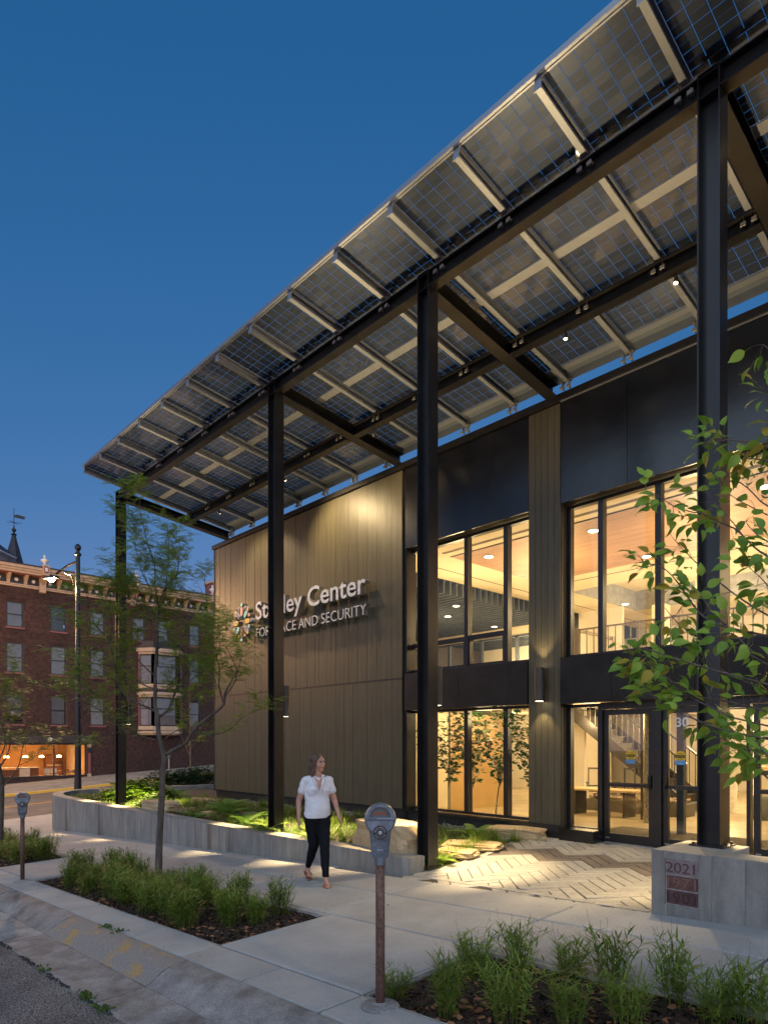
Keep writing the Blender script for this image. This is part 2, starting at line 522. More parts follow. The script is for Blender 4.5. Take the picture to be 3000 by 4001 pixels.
# border course along the curved edge and the pavement
bb = []
y = 6.4
while y < 9.8:
    bb.append((left_edge(y) + .06, y, math.atan2(.3, left_edge(y + .3) - left_edge(y))))
    y += .3
x = -6.0
while x < -2.9:
    bb.append((x, front_edge(x) + .045, -.045)); x += .3
b = MB(); b.box(-.147, .147, -.045, .045, -.02, 0)
o = b.build('border_paver', pav[0]); bm_ = o.data; bpy.data.objects.remove(o)
for x, y, a in bb:
    inst('border_paver', bm_, (x, y, gp(x, y) + .002), fc, (math.atan2(gp(x, y + .1) - gp(x, y - .1), .2), -math.atan2(gp(x + .1, y) - gp(x - .1, y), .2), a))
sheet('paver_joint_bed', rng(-6.9, 1.4, .4), rng(6.12, 10.2, .35), lambda x, y: gp(x, y) - .012, mat('joint_sand', (.03, .025, .018), .95, 0, .4, 30), skip=lambda x, y: x < left_edge(y) - .15)

# ------------------------------------------------------------------ beds in the pavement
bed_stone = mat('bed_edge_concrete', (.3, .29, .27), .8, 0, .2, 6, .3, 80)
BEDS = [(-18.9 + .0, -13.5, 3.06, 4.37), (-11.35, -5.47, 3.06, 4.37), (-3.48, 2.5, 3.06, 4.37)]
def bedz(x, y):
    return g(x, y) - .055 + .022 * noise.noise((x * 2.1, y * 2.1, 4))
for i, (x0, x1, y0, y1) in enumerate(BEDS):
    sheet('mulch_bed', rng(x0, x1, .12), rng(y0, y1, .12), bedz, mulch_m, kind='structure')
    b = MB()
    for (a, c_, d, e) in ((x0, x1, y1 - .002, y1 - .045), (x0, x1, y0 + .002, y0 + .02), (x0 + .002, x0 + .03, y0, y1), (x1 - .002, x1 - .03, y0, y1)):
        a, c_ = min(a, c_), max(a, c_); d, e = min(d, e), max(d, e)
        b.hexa([(a, d, g(a, d) - .12), (c_, d, g(c_, d) - .12), (c_, e, g(c_, e) - .12), (a, e, g(a, e) - .12),
                (a, d, g(a, d) - .012), (c_, d, g(c_, d) - .012), (c_, e, g(c_, e) - .012), (a, e, g(a, e) - .012)])
    b.build('bed_edging', bed_stone, kind='structure')
chips = MB(); leaves = MB()
for x0, x1, y0, y1 in BEDS:
    for i in range(int(5200 * (x1 - x0) / 6)):
        x, y = random.uniform(x0 + .03, min(x1, -.6)), random.uniform(y0 + .03, y1 - .03)
        M = Matrix.Translation((x, y, bedz(x, y) + .006)) @ Matrix.Rotation(random.uniform(0, 6.3), 4, 'Z') @ Matrix.Rotation(random.gauss(0, .6), 4, 'X') @ Matrix.Rotation(random.gauss(0, .35), 4, 'Y')
        chips.obox(M, random.uniform(.01, .034), random.uniform(.005, .013), .006)
    for i in range(int(620 * (x1 - x0) / 6)):
        x, y = random.uniform(x0 + .05, min(x1, -.6)), y0 + (y1 - y0) * random.random() ** 1.5 * .98 + .02
        if noise.noise((x * 1.7, y * 1.7, 9)) < -.25: continue
        s_ = random.uniform(.016, .038)
        M = Matrix.Translation((x, y, bedz(x, y) + .018)) @ Matrix.Rotation(random.uniform(0, 6.3), 4, 'Z') @ Matrix.Rotation(random.gauss(0, .5), 4, 'X')
        pts = [(-1, 0, 0), (-.3, -.5, .15), (.5, -.4, .25), (1, 0, .1), (.5, .4, .3), (-.3, .5, .1)]
        leaves.add([M @ (Vector(p) * s_) for p in pts], [tuple(range(6))])
chips.build('mulch_chips', mat('bark_chips', (.012, .008, .006), .85, 0, .9, 14, spec=.3, col2=(.075, .045, .03)), kind='stuff')
leaves.build('fallen_leaves', mat('dry_leaves', (.19, .07, .03), .7, 0, .5, 25, col2=(.3, .14, .06)), kind='stuff')

# leaves and debris on pavement and gutter
deb = MB()
for i in range(55):
    x = random.uniform(-12, -3); y = random.choice([2.58, 2.2, 2.68, 3.0, 1.9, 5.0, 2.1]) + random.gauss(0, .06)
    z = g(x, y) + (.004 if y > 2.63 else -.112 if y < 2.3 else -.02)
    s_ = random.uniform(.008, .03)
    M = Matrix.Translation((x, y, z)) @ Matrix.Rotation(random.uniform(0, 6.3), 4, 'Z') @ Matrix.Rotation(random.gauss(0, .3), 4, 'X')
    deb.add([M @ (Vector(p) * s_) for p in [(-1, 0, 0), (0, -.35, .1), (1, 0, 0), (0, .35, .1)]], [(0, 1, 2, 3)])
deb.build('scattered_leaf_litter', mat('brown_litter', (.13, .08, .035), .8, 0, .5, 30), kind='stuff')
wd = MB()
for cx, cy, n in ((-5.5, 1.88, 60), (-5.1, 1.87, 50), (-7.15, 2.66, 34), (-6.85, 2.66, 26), (-6.6, 1.88, 30)):
    zb = g(cx, cy) - (.13 if cy < 2 else 0)
    for i in range(n):
        a = random.uniform(0, 2 * PI); ln = random.uniform(.02, .06); h = random.uniform(.005, .035)
        x, y = cx + random.gauss(0, .05), cy + random.gauss(0, .02)
        d = Vector((math.cos(a), math.sin(a), 0)); pw = Vector((-d.y, d.x, 0)) * .0022
        p = Vector((x, y, zb))
        wd.add([p - pw, p + pw, p + d * ln * .6 + pw + Vector((0, 0, h)), p + d * ln + Vector((0, 0, h * .5)), p + d * ln * .6 - pw + Vector((0, 0, h))], [(0, 1, 2, 3, 4)])
wd.build('crack_weeds', mat('weed_green', (.09, .16, .03), .6, 0, .4, 30, trans=.3), kind='stuff')
# ================================================================== board-formed planter wall, soil, entrance block
def boardconc(name, col, tint):
    m = mat(name, col, .78, 0, .16, 2.6, .3, 16, (2.5, 2.5, .7), fleck=(90, .08), rnd=.07)
    n, l = m.node_tree.nodes, m.node_tree.links            # rusty run-off streaks
    b = n['Principled BSDF']
    src = b.inputs['Base Color'].links[0].from_socket
    tc = n['Texture Coordinate']
    mp = n.new('ShaderNodeMapping'); mp.inputs['Scale'].default_value = (1.6, 1.6, .12)
    l.new(tc.outputs['Object'], mp.inputs[0])
    nz = n.new('ShaderNodeTexNoise'); nz.inputs['Scale'].default_value = 1.5; nz.inputs['Detail'].default_value = 4
    l.new(mp.outputs[0], nz.inputs['Vector'])
    mr = n.new('ShaderNodeMapRange'); mr.inputs[1].default_value = .60; mr.inputs[2].default_value = .72; mr.inputs[4].default_value = .75
    l.new(nz.outputs['Fac'], mr.inputs[0])
    mx = n.new('ShaderNodeMix'); mx.data_type = 'RGBA'
    mx.inputs[7].default_value = (*tint, 1)
    l.new(mr.outputs[0], mx.inputs[0]); l.new(src, mx.inputs[6]); l.new(mx.outputs[2], b.inputs['Base Color'])
    return m
bconc = boardconc('board_formed_concrete', (.235, .225, .205), (.1, .066, .038))
topc = mat('smooth_concrete_top', (.27, .25, .215), .75, 0, .14, 3, .3, 60, fleck=(120, .1))
path = [(-6.2, 6.27), (-7.5, 6.24), (-9.2, 6.2), (-11, 6.17), (-14, 6.13), (-17.5, 6.08), (-19.6, 6.08), (-20.6, 6.14), (-21.3, 6.3), (-21.9, 6.55), (-22.4, 6.9),
        (-22.75, 7.35), (-22.85, 7.9), (-22.8, 8.6), (-22.6, 9.6), (-22.3, 11), (-22, 13.5), (-21.9, 16)]
def resample(p, st):
    out = [Vector(p[0])]
    acc = 0
    for a, b_ in zip(p[:-1], p[1:]):
        a, b_ = Vector(a), Vector(b_)
        L = (b_ - a).length
        t = st - acc
        while t <= L:
            out.append(a + (b_ - a) * t / L); t += st
        acc = L - (t - st)
    return out
pw = resample(path, .125)
pw = [pw[0]] + [(pw[i - 1] + pw[i] * 2 + pw[i + 1]) / 4 for i in range(1, len(pw) - 1)] + [pw[-1]]
PT = .1
def nrm2(i):
    d = pw[min(i + 1, len(pw) - 1)] - pw[max(0, i - 1)]
    d.normalize()
    return Vector((d.y, -d.x)) * -1                       # outward (street side) has negative sign below
pwall = thing('planter_wall', 'long low board-formed concrete wall curving round the planted bed', 'wall', (-12, 6.3, g(-12, 6.3)))
def inner(i):
    n = nrm2(i)
    return pw[i] - n * -.3 if False else pw[i] + Vector((-n.x, -n.y)) * -.3
ntest = nrm2(40)
SGN = 1 if ntest.y > 0 else -1                            # make the inner side +Y on the street stretch
b = MB()
for i in range(len(pw)):
    n = nrm2(i) * SGN
    o_, q = pw[i], pw[i] + n * .3
    b.v += [(o_.x, o_.y, PT), (q.x, q.y, PT), (o_.x + n.x * .02, o_.y + n.y * .02, g(o_.x, o_.y) - .1), (q.x, q.y, -.3)]
for i in range(len(pw) - 1):
    a, c_ = i * 4, i * 4 + 4
    b.f += [(a, a + 1, c_ + 1, c_), (a + 1, a + 3, c_ + 3, c_ + 1)]; b.m += [0, 0]
b.f.append((0, 2, 3, 1)); b.m.append(0)
b.build('wall_top', topc, parent=pwall, fix=True)
i = 0
nb = 0
while i < len(pw) - 1:                                    # one narrow cast board mark after another, each slightly proud or back
    k2 = min(len(pw) - 1, i + 1)
    d = random.choice([0, .0, .002, .004, -.002])
    n0, n1 = nrm2(i) * SGN, nrm2(k2) * SGN
    a, c_ = pw[i] + n0 * d, pw[k2] + n1 * d
    za, zc = g(a.x, a.y) - .05, g(c_.x, c_.y) - .05
    b = MB()
    ai, ci = pw[i] + n0 * .05, pw[k2] + n1 * .05
    e = .0006
    dd = (c_ - a).normalized() * e
    a2, c2 = a + dd, c_ - dd
    b.hexa([(c2.x, c2.y, zc), (a2.x, a2.y, za), (ai.x, ai.y, za), (ci.x, ci.y, zc), (c2.x, c2.y, PT - .001), (a2.x, a2.y, PT - .001), (ai.x, ai.y, PT - .001), (ci.x, ci.y, PT - .001)])
    b.build('board_mark', bconc, parent=pwall, fix=True)
    nb += 1
    i = k2
b = MB()
b.hexa([(-6.2, 6.272, g(-6.2, 6.27) - .05), (-6.185, 6.272, g(-6.2, 6.27) - .05), (-6.185, 6.57, g(-6.2, 6.5) - .05), (-6.2, 6.57, g(-6.2, 6.5) - .05),
        (-6.2, 6.272, PT - .001), (-6.185, 6.272, PT - .001), (-6.185, 6.57, PT - .001), (-6.2, 6.57, PT - .001)])
b.build('wall_end', bconc, parent=pwall)
print('board marks', nb)

# planted ground inside the wall
def soilz(x, y):
    if x > -7:                                           # dips to the paver edge
        t = ss(-7.2, -6.3, x)
        return (.0 + .015 * noise.noise((x * 2, y * 2, 3))) * (1 - t) + (gp(x, y) - .015) * t
    return .0 + .03 * noise.noise((x * .9, y * .9, 3)) - .05 * ss(14, 20, -x)
def insoil(x, y):
    if x > -18.2 and y > 9.85: return False
    if x > left_edge(max(6.3, y)) - .06: return False
    if x > -19.5: return y > 6.4
    return math.hypot(x + 19.5, (y - 9.2) * 1.15) < 3.3 or (y > 9.2 and x > -22.4)
sheet('planting_bed', rng(-22.8, -6.0, .12), rng(6.3, 16, .12), soilz, soil_m, skip=lambda x, y: not insoil(x, y))

# entrance block with the date stones
blk = thing('concrete_block', 'board-formed concrete block beside the entrance carrying three date stones', 'concrete block', (-1.5, 6.5, 0))
def block_piece(x0, x1, y0, y1, z1, name='block_body'):
    b = MB(); b.box(x0, x1, y0, y1, -.3, z1)
    o = b.build(name, topc, parent=blk, bevel=.008)
    return o
block_piece(-2.79, 2.4, 6.11, 6.42, .645)
block_piece(-2.79, -2.22, 6.42, 6.92, .645)
block_piece(2.41, 2.42, 6.11, 6.42, .5, 'block_end') if False else None
xx = -2.8
random.seed(3)
ws = [.145, .147, .145, .105, .27, .26, .3, .13, .28, .3, .13, .29, .27, .3, .28, .3, .29, .3, .3, .3]
PX0, PX1, PZ0, PZ1 = -2.675, -2.365, .15, .575             # recess for the date stones
for wd_ in ws:
    x1 = min(2.4, xx + wd_)
    if x1 - xx < .02: break
    d = random.choice([0, .003, .006])
    def piece(xa, xb, za, zb):
        b = MB(); b.box(xa, xb, 6.08 + d, 6.125, za, zb)
        b.build('board_mark', bconc, parent=blk)
    xa, xb = xx + .001, x1 - .001
    zb_ = g(xx, 6.1) - .05
    if xb <= PX0 or xa >= PX1:
        piece(xa, xb, zb_, .644)
    else:
        a1, b1 = max(xa, PX0), min(xb, PX1)
        if xa < PX0: piece(xa, PX0, zb_, .644)
        if xb > PX1: piece(PX1, xb, zb_, .644)
        piece(a1, b1, zb_, PZ0); piece(a1, b1, PZ1, .644)
    xx = x1
b = MB(); b.box(-2.8, -2.792, 6.12, 6.92, g(-2.8, 6.3) - .05, .643)
b.build('block_side', bconc, parent=blk)

def text_mesh(body, size, extrude, offset=0., res=3, bevel=0.):
    cu = bpy.data.curves.new('lettering', 'FONT')
    cu.body = body; cu.size = size; cu.extrude = extrude; cu.offset = offset; cu.resolution_u = res; cu.bevel_depth = bevel
    o = bpy.data.objects.new('lettering', cu)
    COL.objects.link(o)
    dg = bpy.context.evaluated_depsgraph_get()
    me = bpy.data.meshes.new_from_object(o.evaluated_get(dg))
    bpy.data.objects.remove(o); bpy.data.curves.remove(cu)
    return me
def ext(me, ax=0):
    c = [v.co[ax] for v in me.vertices]
    return (min(c), max(c)) if c else (0, 0)
stone = [mat('lilac_date_stone', (.2, .135, .14), .75, 0, .2, 9, .6, 60, col2=(.3, .24, .24)), mat('red_date_stone', (.12, .055, .045), .75, 0, .3, 9, .6, 60), mat('dark_red_date_stone', (.09, .045, .042), .75, 0, .3, 9, .6, 60)]
carved = [mat('carved_lilac', (.085, .05, .055), .8), mat('carved_red', (.19, .11, .095), .8), mat('carved_dark_red', (.045, .022, .022), .8)]
mortar = mat('stone_mortar', (.3, .29, .29), .85, 0, .2, 30, .4)
b = MB(); b.box(PX0 + .001, PX1 - .001, 6.096, 6.11, PZ0 + .001, PZ1 - .001)
b.build('mortar_bed', mortar, parent=blk)
for i, (yr, za, zb) in enumerate((('2021', .438, .563), ('1971', .302, .424), ('1901', .165, .289))):
    b = MB(); b.box(PX0 + .014, PX1 - .014, 6.088, 6.098, za, zb)
    st = b.build('date_stone', stone[i], parent=blk, bevel=.004)
    st['label'] = ['pale lilac stone carved 2021', 'red stone carved 1971', 'dark red stone carved 1901'][i]
    cs = [.0, .29, .62, .93] if i else [.09, .37, .66, .93]
    for ch, fx in zip(yr, cs):
        me = text_mesh(ch, .135, .003)
        x0, x1 = ext(me); z0, z1 = ext(me, 1)
        me.materials.clear(); me.materials.append(carved[i])
        hw = (PX1 - PX0 - .05)
        cx = PX0 + .03 + fx * hw if i else PX0 + .02 + fx * hw
        o = inst('carved_digit', me, (0, 0, 0), st, (R(90), 0, 0), (1.15, 1, 1))
        o.location = Vector((cx - (x0 + x1) / 2 * 1.15, 6.0872, (za + zb) / 2 - (z0 + z1) / 2)) - WLOC[blk.name]
# ================================================================== the office building
random.seed(11)
YW, YG, TOPZ = 9.9, 10.19, 7.46
bd = thing('office_building', 'two-storey office building with dark cedar boards, black steel panels and lit windows', 'building', (-8, 10, 0))
cream = mat('cream_plaster', (.66, .58, .4), .7, 0, .03, 1)
white_w = mat('white_plaster', (.78, .73, .62), .7, 0, .03, 1)
tanfl = mat('polished_floor', (.5, .41, .28), .25, 0, .1, 1.5)
blackb = mat('black_base_metal', (.014, .014, .014), .5, 0, .3, 3)
def bx(name, x0, x1, y0, y1, z0, z1, m, parent=bd, bevel=0, kind=None):
    b = MB(); b.box(x0, x1, y0, y1, z0, z1)
    return b.build(name, m, parent=parent, bevel=bevel, kind=kind)
# shell
bx('floor_slab', -18, 3, 10.14, 24, -.12, 0, tanfl)
bx('upper_floor_slab', -17.9, 3, 10.25, 15.0, 2.78, 3.05, tanfl)
bx('upper_floor_slab', -17.9, -9.0, 15.002, 23.9, 2.78, 3.05, tanfl)
bx('ground_ceiling', -17.9, 3, 10.26, 15.0, 2.6, 2.7, cream)
bx('ground_ceiling', -17.9, -9.0, 15.002, 23.9, 2.6, 2.7, cream)
bx('roof', -18.0, 3.2, 9.98, 24.1, 7.3, 7.45, blackb)
bx('back_wall', -18, 3, 24, 24.2, -.1, 7.3, white_w)
bx('end_wall', -18, -17.85, 10.3, 24, -.1, 7.3, mat('dark_end_cladding', (.05, .045, .04), .6))
bx('end_wall', 3.0, 3.2, 9.95, 24, -.1, 7.3, white_w)
bx('backing_wall', -18, -9.99, 10.0, 10.2, -.1, 7.42, white_w)
# ------- cedar boards
def board_mesh(wd_, h):
    b = MB(); b.box(.0016, wd_ - .0016, -.0, .03, 0, h)
    o = b.build('board', woodw); me = o.data; bpy.data.objects.remove(o); return me
BW = (18.02 - 9.98) / 50
bl, bu = board_mesh(BW, 2.76), board_mesh(BW, 4.42)
bp = WLOC[bd.name]
for i in range(50):
    x = -18.02 + i * BW
    for me, z in ((bl, .235), (bu, 3.035)):
        inst('board', me, Vector((x, YW + random.choice([0, .0, .002, .003]), z)) - bp, bd)
bx('board_backing', -18.0, -9.99, 9.935, 9.995, .235, 7.44, blackb)
bx('plinth', -18.0, -9.99, 9.96, 10.0, -.3, .23, blackb)
bx('corner_trim', -18.04, -18.022, 9.89, 10.2, .2, 7.45, blackb)
bx('wall_joint_trim', -18.0, -9.99, 9.905, 9.934, 2.998, 3.033, blackb)
# pier between the window bays
bpw = [.14, .12, .135, .125, .12]
x = -6.785
for w_ in bpw:
    b = MB(); b.box(x + .003, x + w_ - .003, YW, YW + .03, .235, 7.45)
    b.build('board', woodw, parent=bd)
    x += w_
bx('pier_core', -6.785, -6.14, YW + .032, 10.3, -.1, 7.45, blackb)
bx('pier_plinth', -6.79, -6.135, YW + .015, YW + .031, -.05, .23, blackb)
# ------- black steel panels
def panels(cuts, z0, z1, y=YW, th=.03, m_=None):
    for a, c_ in zip(cuts[:-1], cuts[1:]):
        bx('steel_panel', a + .003, c_ - .003, y, y + th, z0, z1, m_ or steel_satin, bevel=.002)
        b = MB()
        for px_ in (a + .06, c_ - .06):
            for k in range(4):
                zz = z0 + .08 + (z1 - z0 - .16) * k / 3
                b.lathe((px_, y - .003, zz), [(.008, 0), (.006, .004)], 8, M=Matrix.Rotation(R(90), 3, 'X'))
        b.build('panel_screws', framem, parent=bd)
panels([-9.885, -8.95, -7.55, -6.79], 5.76, 7.44)
panels([-6.135, -4.95, -3.6, -2.2, -.8, .6, 2.0], 5.73, 7.44)
panels([-9.885, -8.4, -7.2, -6.79], 2.33, 3.1, 9.87, m_=spandrel_steel)
panels([-6.135, -5.2, -3.9, -2.6, -1.3, 0, 1.3, 2.6], 2.31, 3.09, 9.87, m_=spandrel_steel)
bx('panel_backing', -9.88, -6.79, 9.935, 10.2, 5.78, 7.44, blackb)
bx('panel_backing', -6.13, 3.0, 9.935, 10.2, 5.75, 7.44, blackb)
bx('spandrel_box', -9.88, -6.79, 9.905, 10.24, 2.34, 3.09, blackb)
bx('spandrel_box', -6.13, 3.0, 9.905, 10.24, 2.32, 3.08, blackb)
bx('reveal', -9.985, -9.89, 9.95, 10.23, -.1, 7.44, steel)
# coping
bx('coping', -18.08, 3.2, 9.84, 10.06, 7.47, 7.585, framem, bevel=.004)
bx('coping_lit_edge', -6.13, 3.2, 9.87, 9.898, 7.455, 7.468, galv)  # pale strip stands in for light caught along the coping edge
# ------- windows
def window(xl, xr, z0, z1, muls, fr=.055, transoms=(), yg=YG, name='window_frame'):
    """frame with mullions; transoms: (pane index, z)"""
    b = MB()
    ya, yb = yg - .07, yg + .05
    b.box(xl, xr, ya, yb, z0, z0 + fr); b.box(xl, xr, ya, yb, z1 - fr, z1)
    b.box(xl, xl + fr, ya, yb, z0 + fr, z1 - fr); b.box(xr - fr, xr, ya, yb, z0 + fr, z1 - fr)
    ed = [xl + fr] + [e for m_ in muls for e in m_] + [xr - fr]
    for m_ in muls:
        b.box(m_[0], m_[1], ya - .012, yb, z0 + fr, z1 - fr)
    f = b.build(name, framem, parent=bd, bevel=.004)
    tr = dict(transoms)
    for i in range(0, len(ed), 2):
        a, c_ = ed[i], ed[i + 1]
        if i // 2 in tr:
            zt = tr[i // 2]
            tb = MB(); tb.box(a, c_, ya + .001, yb, zt - .03, zt + .03)
            tb.box(a, a + .035, ya + .01, yb, z0 + fr, zt - .03); tb.box(c_ - .035, c_, ya + .01, yb, z0 + fr, zt - .03)
            tb.box(a + .035, c_ - .035, ya + .01, yb, zt - .065, zt - .03); tb.box(a + .035, c_ - .035, ya + .01, yb, z0 + fr, z0 + fr + .03)
            tb.build('transom', framem, parent=f)
            segs = [(z0 + fr + .03, zt - .065, a + .035, c_ - .035), (zt + .03, z1 - fr, a, c_)]
        else:
            segs = [(z0 + fr, z1 - fr, a, c_)]
        for za, zb, xa, xb in segs:
            gb = MB(); gb.add([(xa, yg, za), (xb, yg, za), (xb, yg, zb), (xa, yg, zb)], [(0, 1, 2, 3)])
            gb.build('pane', glassm, parent=f)
    return f
m1 = [(-9.56, -9.48), (-8.445, -8.35), (-7.49, -7.39)]
window(-9.985, -6.79, 3.11, 5.76, m1, transoms=((0, 3.72), (1, 3.72), (2, 3.73)))
window(-9.985, -6.79, .225, 2.33, m1)
window(-6.135, 2.95, 3.1, 5.73, [(-5.565, -5.475), (-4.6, -4.505), (-3.62, -3.545), (-2.3, -2.2), (-1.2, -1.1), (0, .1), (1.2, 1.3)])
bx('window_sill', -9.98, -6.8, 9.93, 10.12, .165, .22, steel_satin)
bx('window_plinth', -9.98, -6.8, 9.98, 10.24, -.3, .163, blackb)
# side light, step box
window(-6.135, -5.52, .16, 2.3, [])
bx('sidelight_base', -6.13, -5.525, 10.1, 10.25, -.1, .158, blackb)
bx('step_box', -6.1, -5.47, 9.78, 10.1, -.06, .2, steel_satin, bevel=.004)
bx('door_threshold', -5.45, -.5, 10.06, 10.24, -.03, .012, galv)
bx('door_head', -5.515, 2.95, 10.1, 10.24, 2.2, 2.31, framem)
for a, c_ in ((-5.518, -5.475), (-4.62, -4.49), (-3.78, -3.6)):
    bx('door_post', a, c_, 10.08, 10.24, 0, 2.198, framem)
# date-less door leaves
def door(xl, xr, handle_right=True, num=None, caution=True):
    b = MB()
    ya, yb = 10.13, 10.19
    st = .085
    b.box(xl, xl + st, ya, yb, .015, 2.19); b.box(xr - st, xr, ya, yb, .015, 2.19)
    b.box(xl + st, xr - st, ya, yb, .015, .16); b.box(xl + st, xr - st, ya, yb, 2.1, 2.19)
    d = b.build('door', framem, parent=bd, bevel=.003)
    b = MB(); b.box(xl + st, xr - st, 10.11, 10.135, .93, .985); b.build('push_bar', framem, parent=d)
    b = MB(); b.box(xl + .07, xr - .07, 10.19, 10.24, .93, .99); b.build('push_bar', framem, parent=d)
    b = MB(); b.add([(xl + st, 10.16, .16), (xr - st, 10.16, .16), (xr - st, 10.16, 2.1), (xl + st, 10.16, 2.1)], [(0, 1, 2, 3)])
    b.build('pane', glassm, parent=d)
    hx = xr - .05 if handle_right else xl + .05
    b = MB(); b.box(hx - .022, hx + .022, 10.07, 10.13, .92, 1.12); b.box(hx - .015, hx + .015, 10.04, 10.07, .93, .99)
    b.build('handle', steel, parent=d, bevel=.004)
    b = MB(); b.box(xl + .03, xl + .1, 10.128, 10.1302, .075, .09); b.build('name_plate', galv, parent=d)
    if caution:
        cx = (xl + xr) / 2
        cx = -5.02 if xl < -5 else -4.225
        b = MB()
        n = 24
        r = .085; cz = 1.435
        b.add([(cx + r * math.cos(2 * PI * k / n), 10.155, cz + r * math.sin(2 * PI * k / n)) for k in range(n)], [tuple(range(n))], 0)
        b.add([(cx - .082, 10.153, cz - .022), (cx + .082, 10.153, cz - .022), (cx + .082, 10.153, cz + .022), (cx - .082, 10.153, cz + .022)], [(0, 1, 2, 3)], 1)
        b.add([(cx - .082, 10.153, cz - .13), (cx + .082, 10.153, cz - .13), (cx + .082, 10.153, cz - .062), (cx - .082, 10.153, cz - .062)], [(0, 1, 2, 3)], 2)
        s = b.build('caution_sticker', [yel, dk, blu], parent=d)
        for body, sz, zz, m_ in (('CAUTION', .037, cz - .013, yel), ('AUTOMATIC', .022, cz + .038, dk), ('DOOR', .024, cz - .05, dk), ('ACTIVATE SWITCH', .018, cz - .088, whl), ('TO OPERATE', .018, cz - .115, whl)):
            me = text_mesh(body, sz, .0)
            x0, x1 = ext(me); me.materials.append(m_)
            o = inst('lettering', me, Vector((cx - (x0 + x1) / 2, 10.151, zz)) - bp, s, (R(90), 0, 0))
    if num:
        me = text_mesh(num, .2, .0, .004)
        me.materials.append(whl)
        inst('street_number', me, Vector((-4.3, 10.152, 1.89)) - bp, d, (R(90), 0, 0))
    return d
yel = mat('sticker_yellow', (.75, .5, .03), .5); dk = mat('sticker_black', (.01, .01, .01), .5)
blu = mat('sticker_blue', (.04, .25, .5), .5); whl = mat('sticker_white', (.7, .72, .75), .5)
door(-5.47, -4.625)
door(-4.485, -3.785, handle_right=False, num='30')
door(-3.2, -2.36, caution=False); door(-2.26, -1.4, caution=False)
window(-3.6, -3.24, .03, 2.2, [], fr=.05)
window(-1.35, 2.95, .1, 2.2, [(-.3, -.2), (.9, 1.0)], fr=.05)

# ------- interior surfaces
slotm = mat('slot_grey', (.2, .17, .12), .6)
woodp = mat('ceiling_wood', (.34, .2, .12), .5, 0, .12, 1.5, stretch=(.6, 9, 9))
darkb = mat('acoustic_baffle', (.075, .09, .105), .8, 0, .1, 4)
CZ = 5.9
bx('upper_ceiling', -9.95, 3, 10.25, 11.42, CZ, CZ + .06, cream)
bx('upper_ceiling', -11.45, -9.951, 10.25, 24, CZ - .0, CZ + .06, cream)
bx('upper_ceiling', -9.95, 3, 15.0, 16.55, CZ, CZ + .06, cream)
bx('ceiling_cap', -17.9, 3, 10.25, 24, 6.5, 6.56, cream)
for i in range(12):                                       # wood ceiling planks
    y0 = 11.46 + i * .295
    bx('ceiling_plank', -9.93, 2.9, y0, y0 + .29, CZ - .015, CZ + .01, woodp)
bx('ceiling_trim', -9.95, 2.9, 11.425, 11.45, CZ - .018, CZ + .02, slotm)
for k in range(5):
    bx('slot_diffuser', -9.9, 2.8, 11.06 + k * .025, 11.068 + k * .025, CZ - .004, CZ - .001, slotm)
bx('ceiling_reveal', -10.81, -10.78, 11.6, 24, CZ - .006, CZ - .001, darkb)
bx('ceiling_reveal', -10.0, 3, 15.5, 15.54, CZ - .006, CZ - .001, darkb)
for (a, c_, y0, y1, mm) in ((-9.95, 3, 16.55, 16.6, cream), (-9.95, -9.9, 16.6, 20.4, cream), (-9.95, 3, 20.4, 20.45, cream)):
    bx('light_well_side', a, c_, y0, y1, CZ + .001, 6.5, mat('grey_well', (.3, .31, .33), .8) if mm is cream else mm)
bx('upper_ceiling', -9.9, 3, 20.46, 24, CZ, CZ + .06, cream)
for i in range(52):                                       # dark baffles
    y0 = 10.6 + i * .255
    bx('ceiling_baffle', -17.8, -11.46, y0, y0 + .045, 5.55, 5.9, darkb)
bx('baffle_deck', -17.85, -11.455, 10.26, 23.9, 5.93, 5.97, darkb)
# upper glazed office partition, in the depth
for z0, z1 in ((3.05, 3.2), (5.25, 5.55)):
    bx('partition_rail', -17.8, -11.5, 18.42, 18.5, z0, z1, cream if z0 > 4 else darkb)
for x in (-13.1, -14.6, -16.1, -12.0):
    bx('partition_post', x - .05, x + .05, 18.4, 18.5, 3.05, 5.25, darkb)
bx('partition_head', -17.8, -11.5, 18.4, 18.5, 5.2, 5.26, darkb)
bx('partition_post', -11.55, -11.4, 18.3, 18.6, 3.05, 5.9, cream)
bx('partition_wall', -11.42, -9.9, 19.5, 19.6, 3.05, 5.9, white_w)
bx('office_back_wall', -17.8, -11.5, 22.5, 22.6, 3.05, 5.9, white_w)
bx('partition_wall', -13.25, -13.15, 14.5, 18.4, 3.05, 5.4, white_w) if False else None
bx('column_casing', -9.2, -8.8, 20.0, 20.4, 0, CZ, white_w)
# ground floor partitions
orange = mat('maple_wall', (.46, .3, .12), .42, 0, .06, 1.2)
bx('maple_wall', -10.5, -10.42, 11.95, 14.3, .0, 2.35, orange)
bx('maple_wall', -10.505, -10.425, 10.3, 11.9, 0, 2.6, cream)
bx('dark_post', -10.5, -10.4, 14.32, 14.42, 0, 2.4, darkb)
bx('partition_wall', -11.9, -10.5, 14.45, 14.55, 0, 2.6, cream)
bx('dark_post', -10.52, -10.4, 11.9, 11.948, 0, 2.6, darkb)
bx('partition_wall', -10.1, -9.2, 16.0, 16.1, 0, 2.6, white_w)
bx('partition_wall', -8.95, -8.85, 12.4, 13.0, 0, 2.6, white_w) if False else None
bx('partition_wall', -7.35, -7.2, 11.3, 11.9, 0, 2.6, white_w)
bx('partition_wall', -17.8, -10.6, 20.0, 20.1, 0, 2.6, white_w)
bx('partition_wall', -6.1, -5.9, 19.0, 19.3, 0, 2.6, white_w)
bx('partition_wall', -5.6, 2.9, 21.6, 21.7, 0, 2.6, cream)
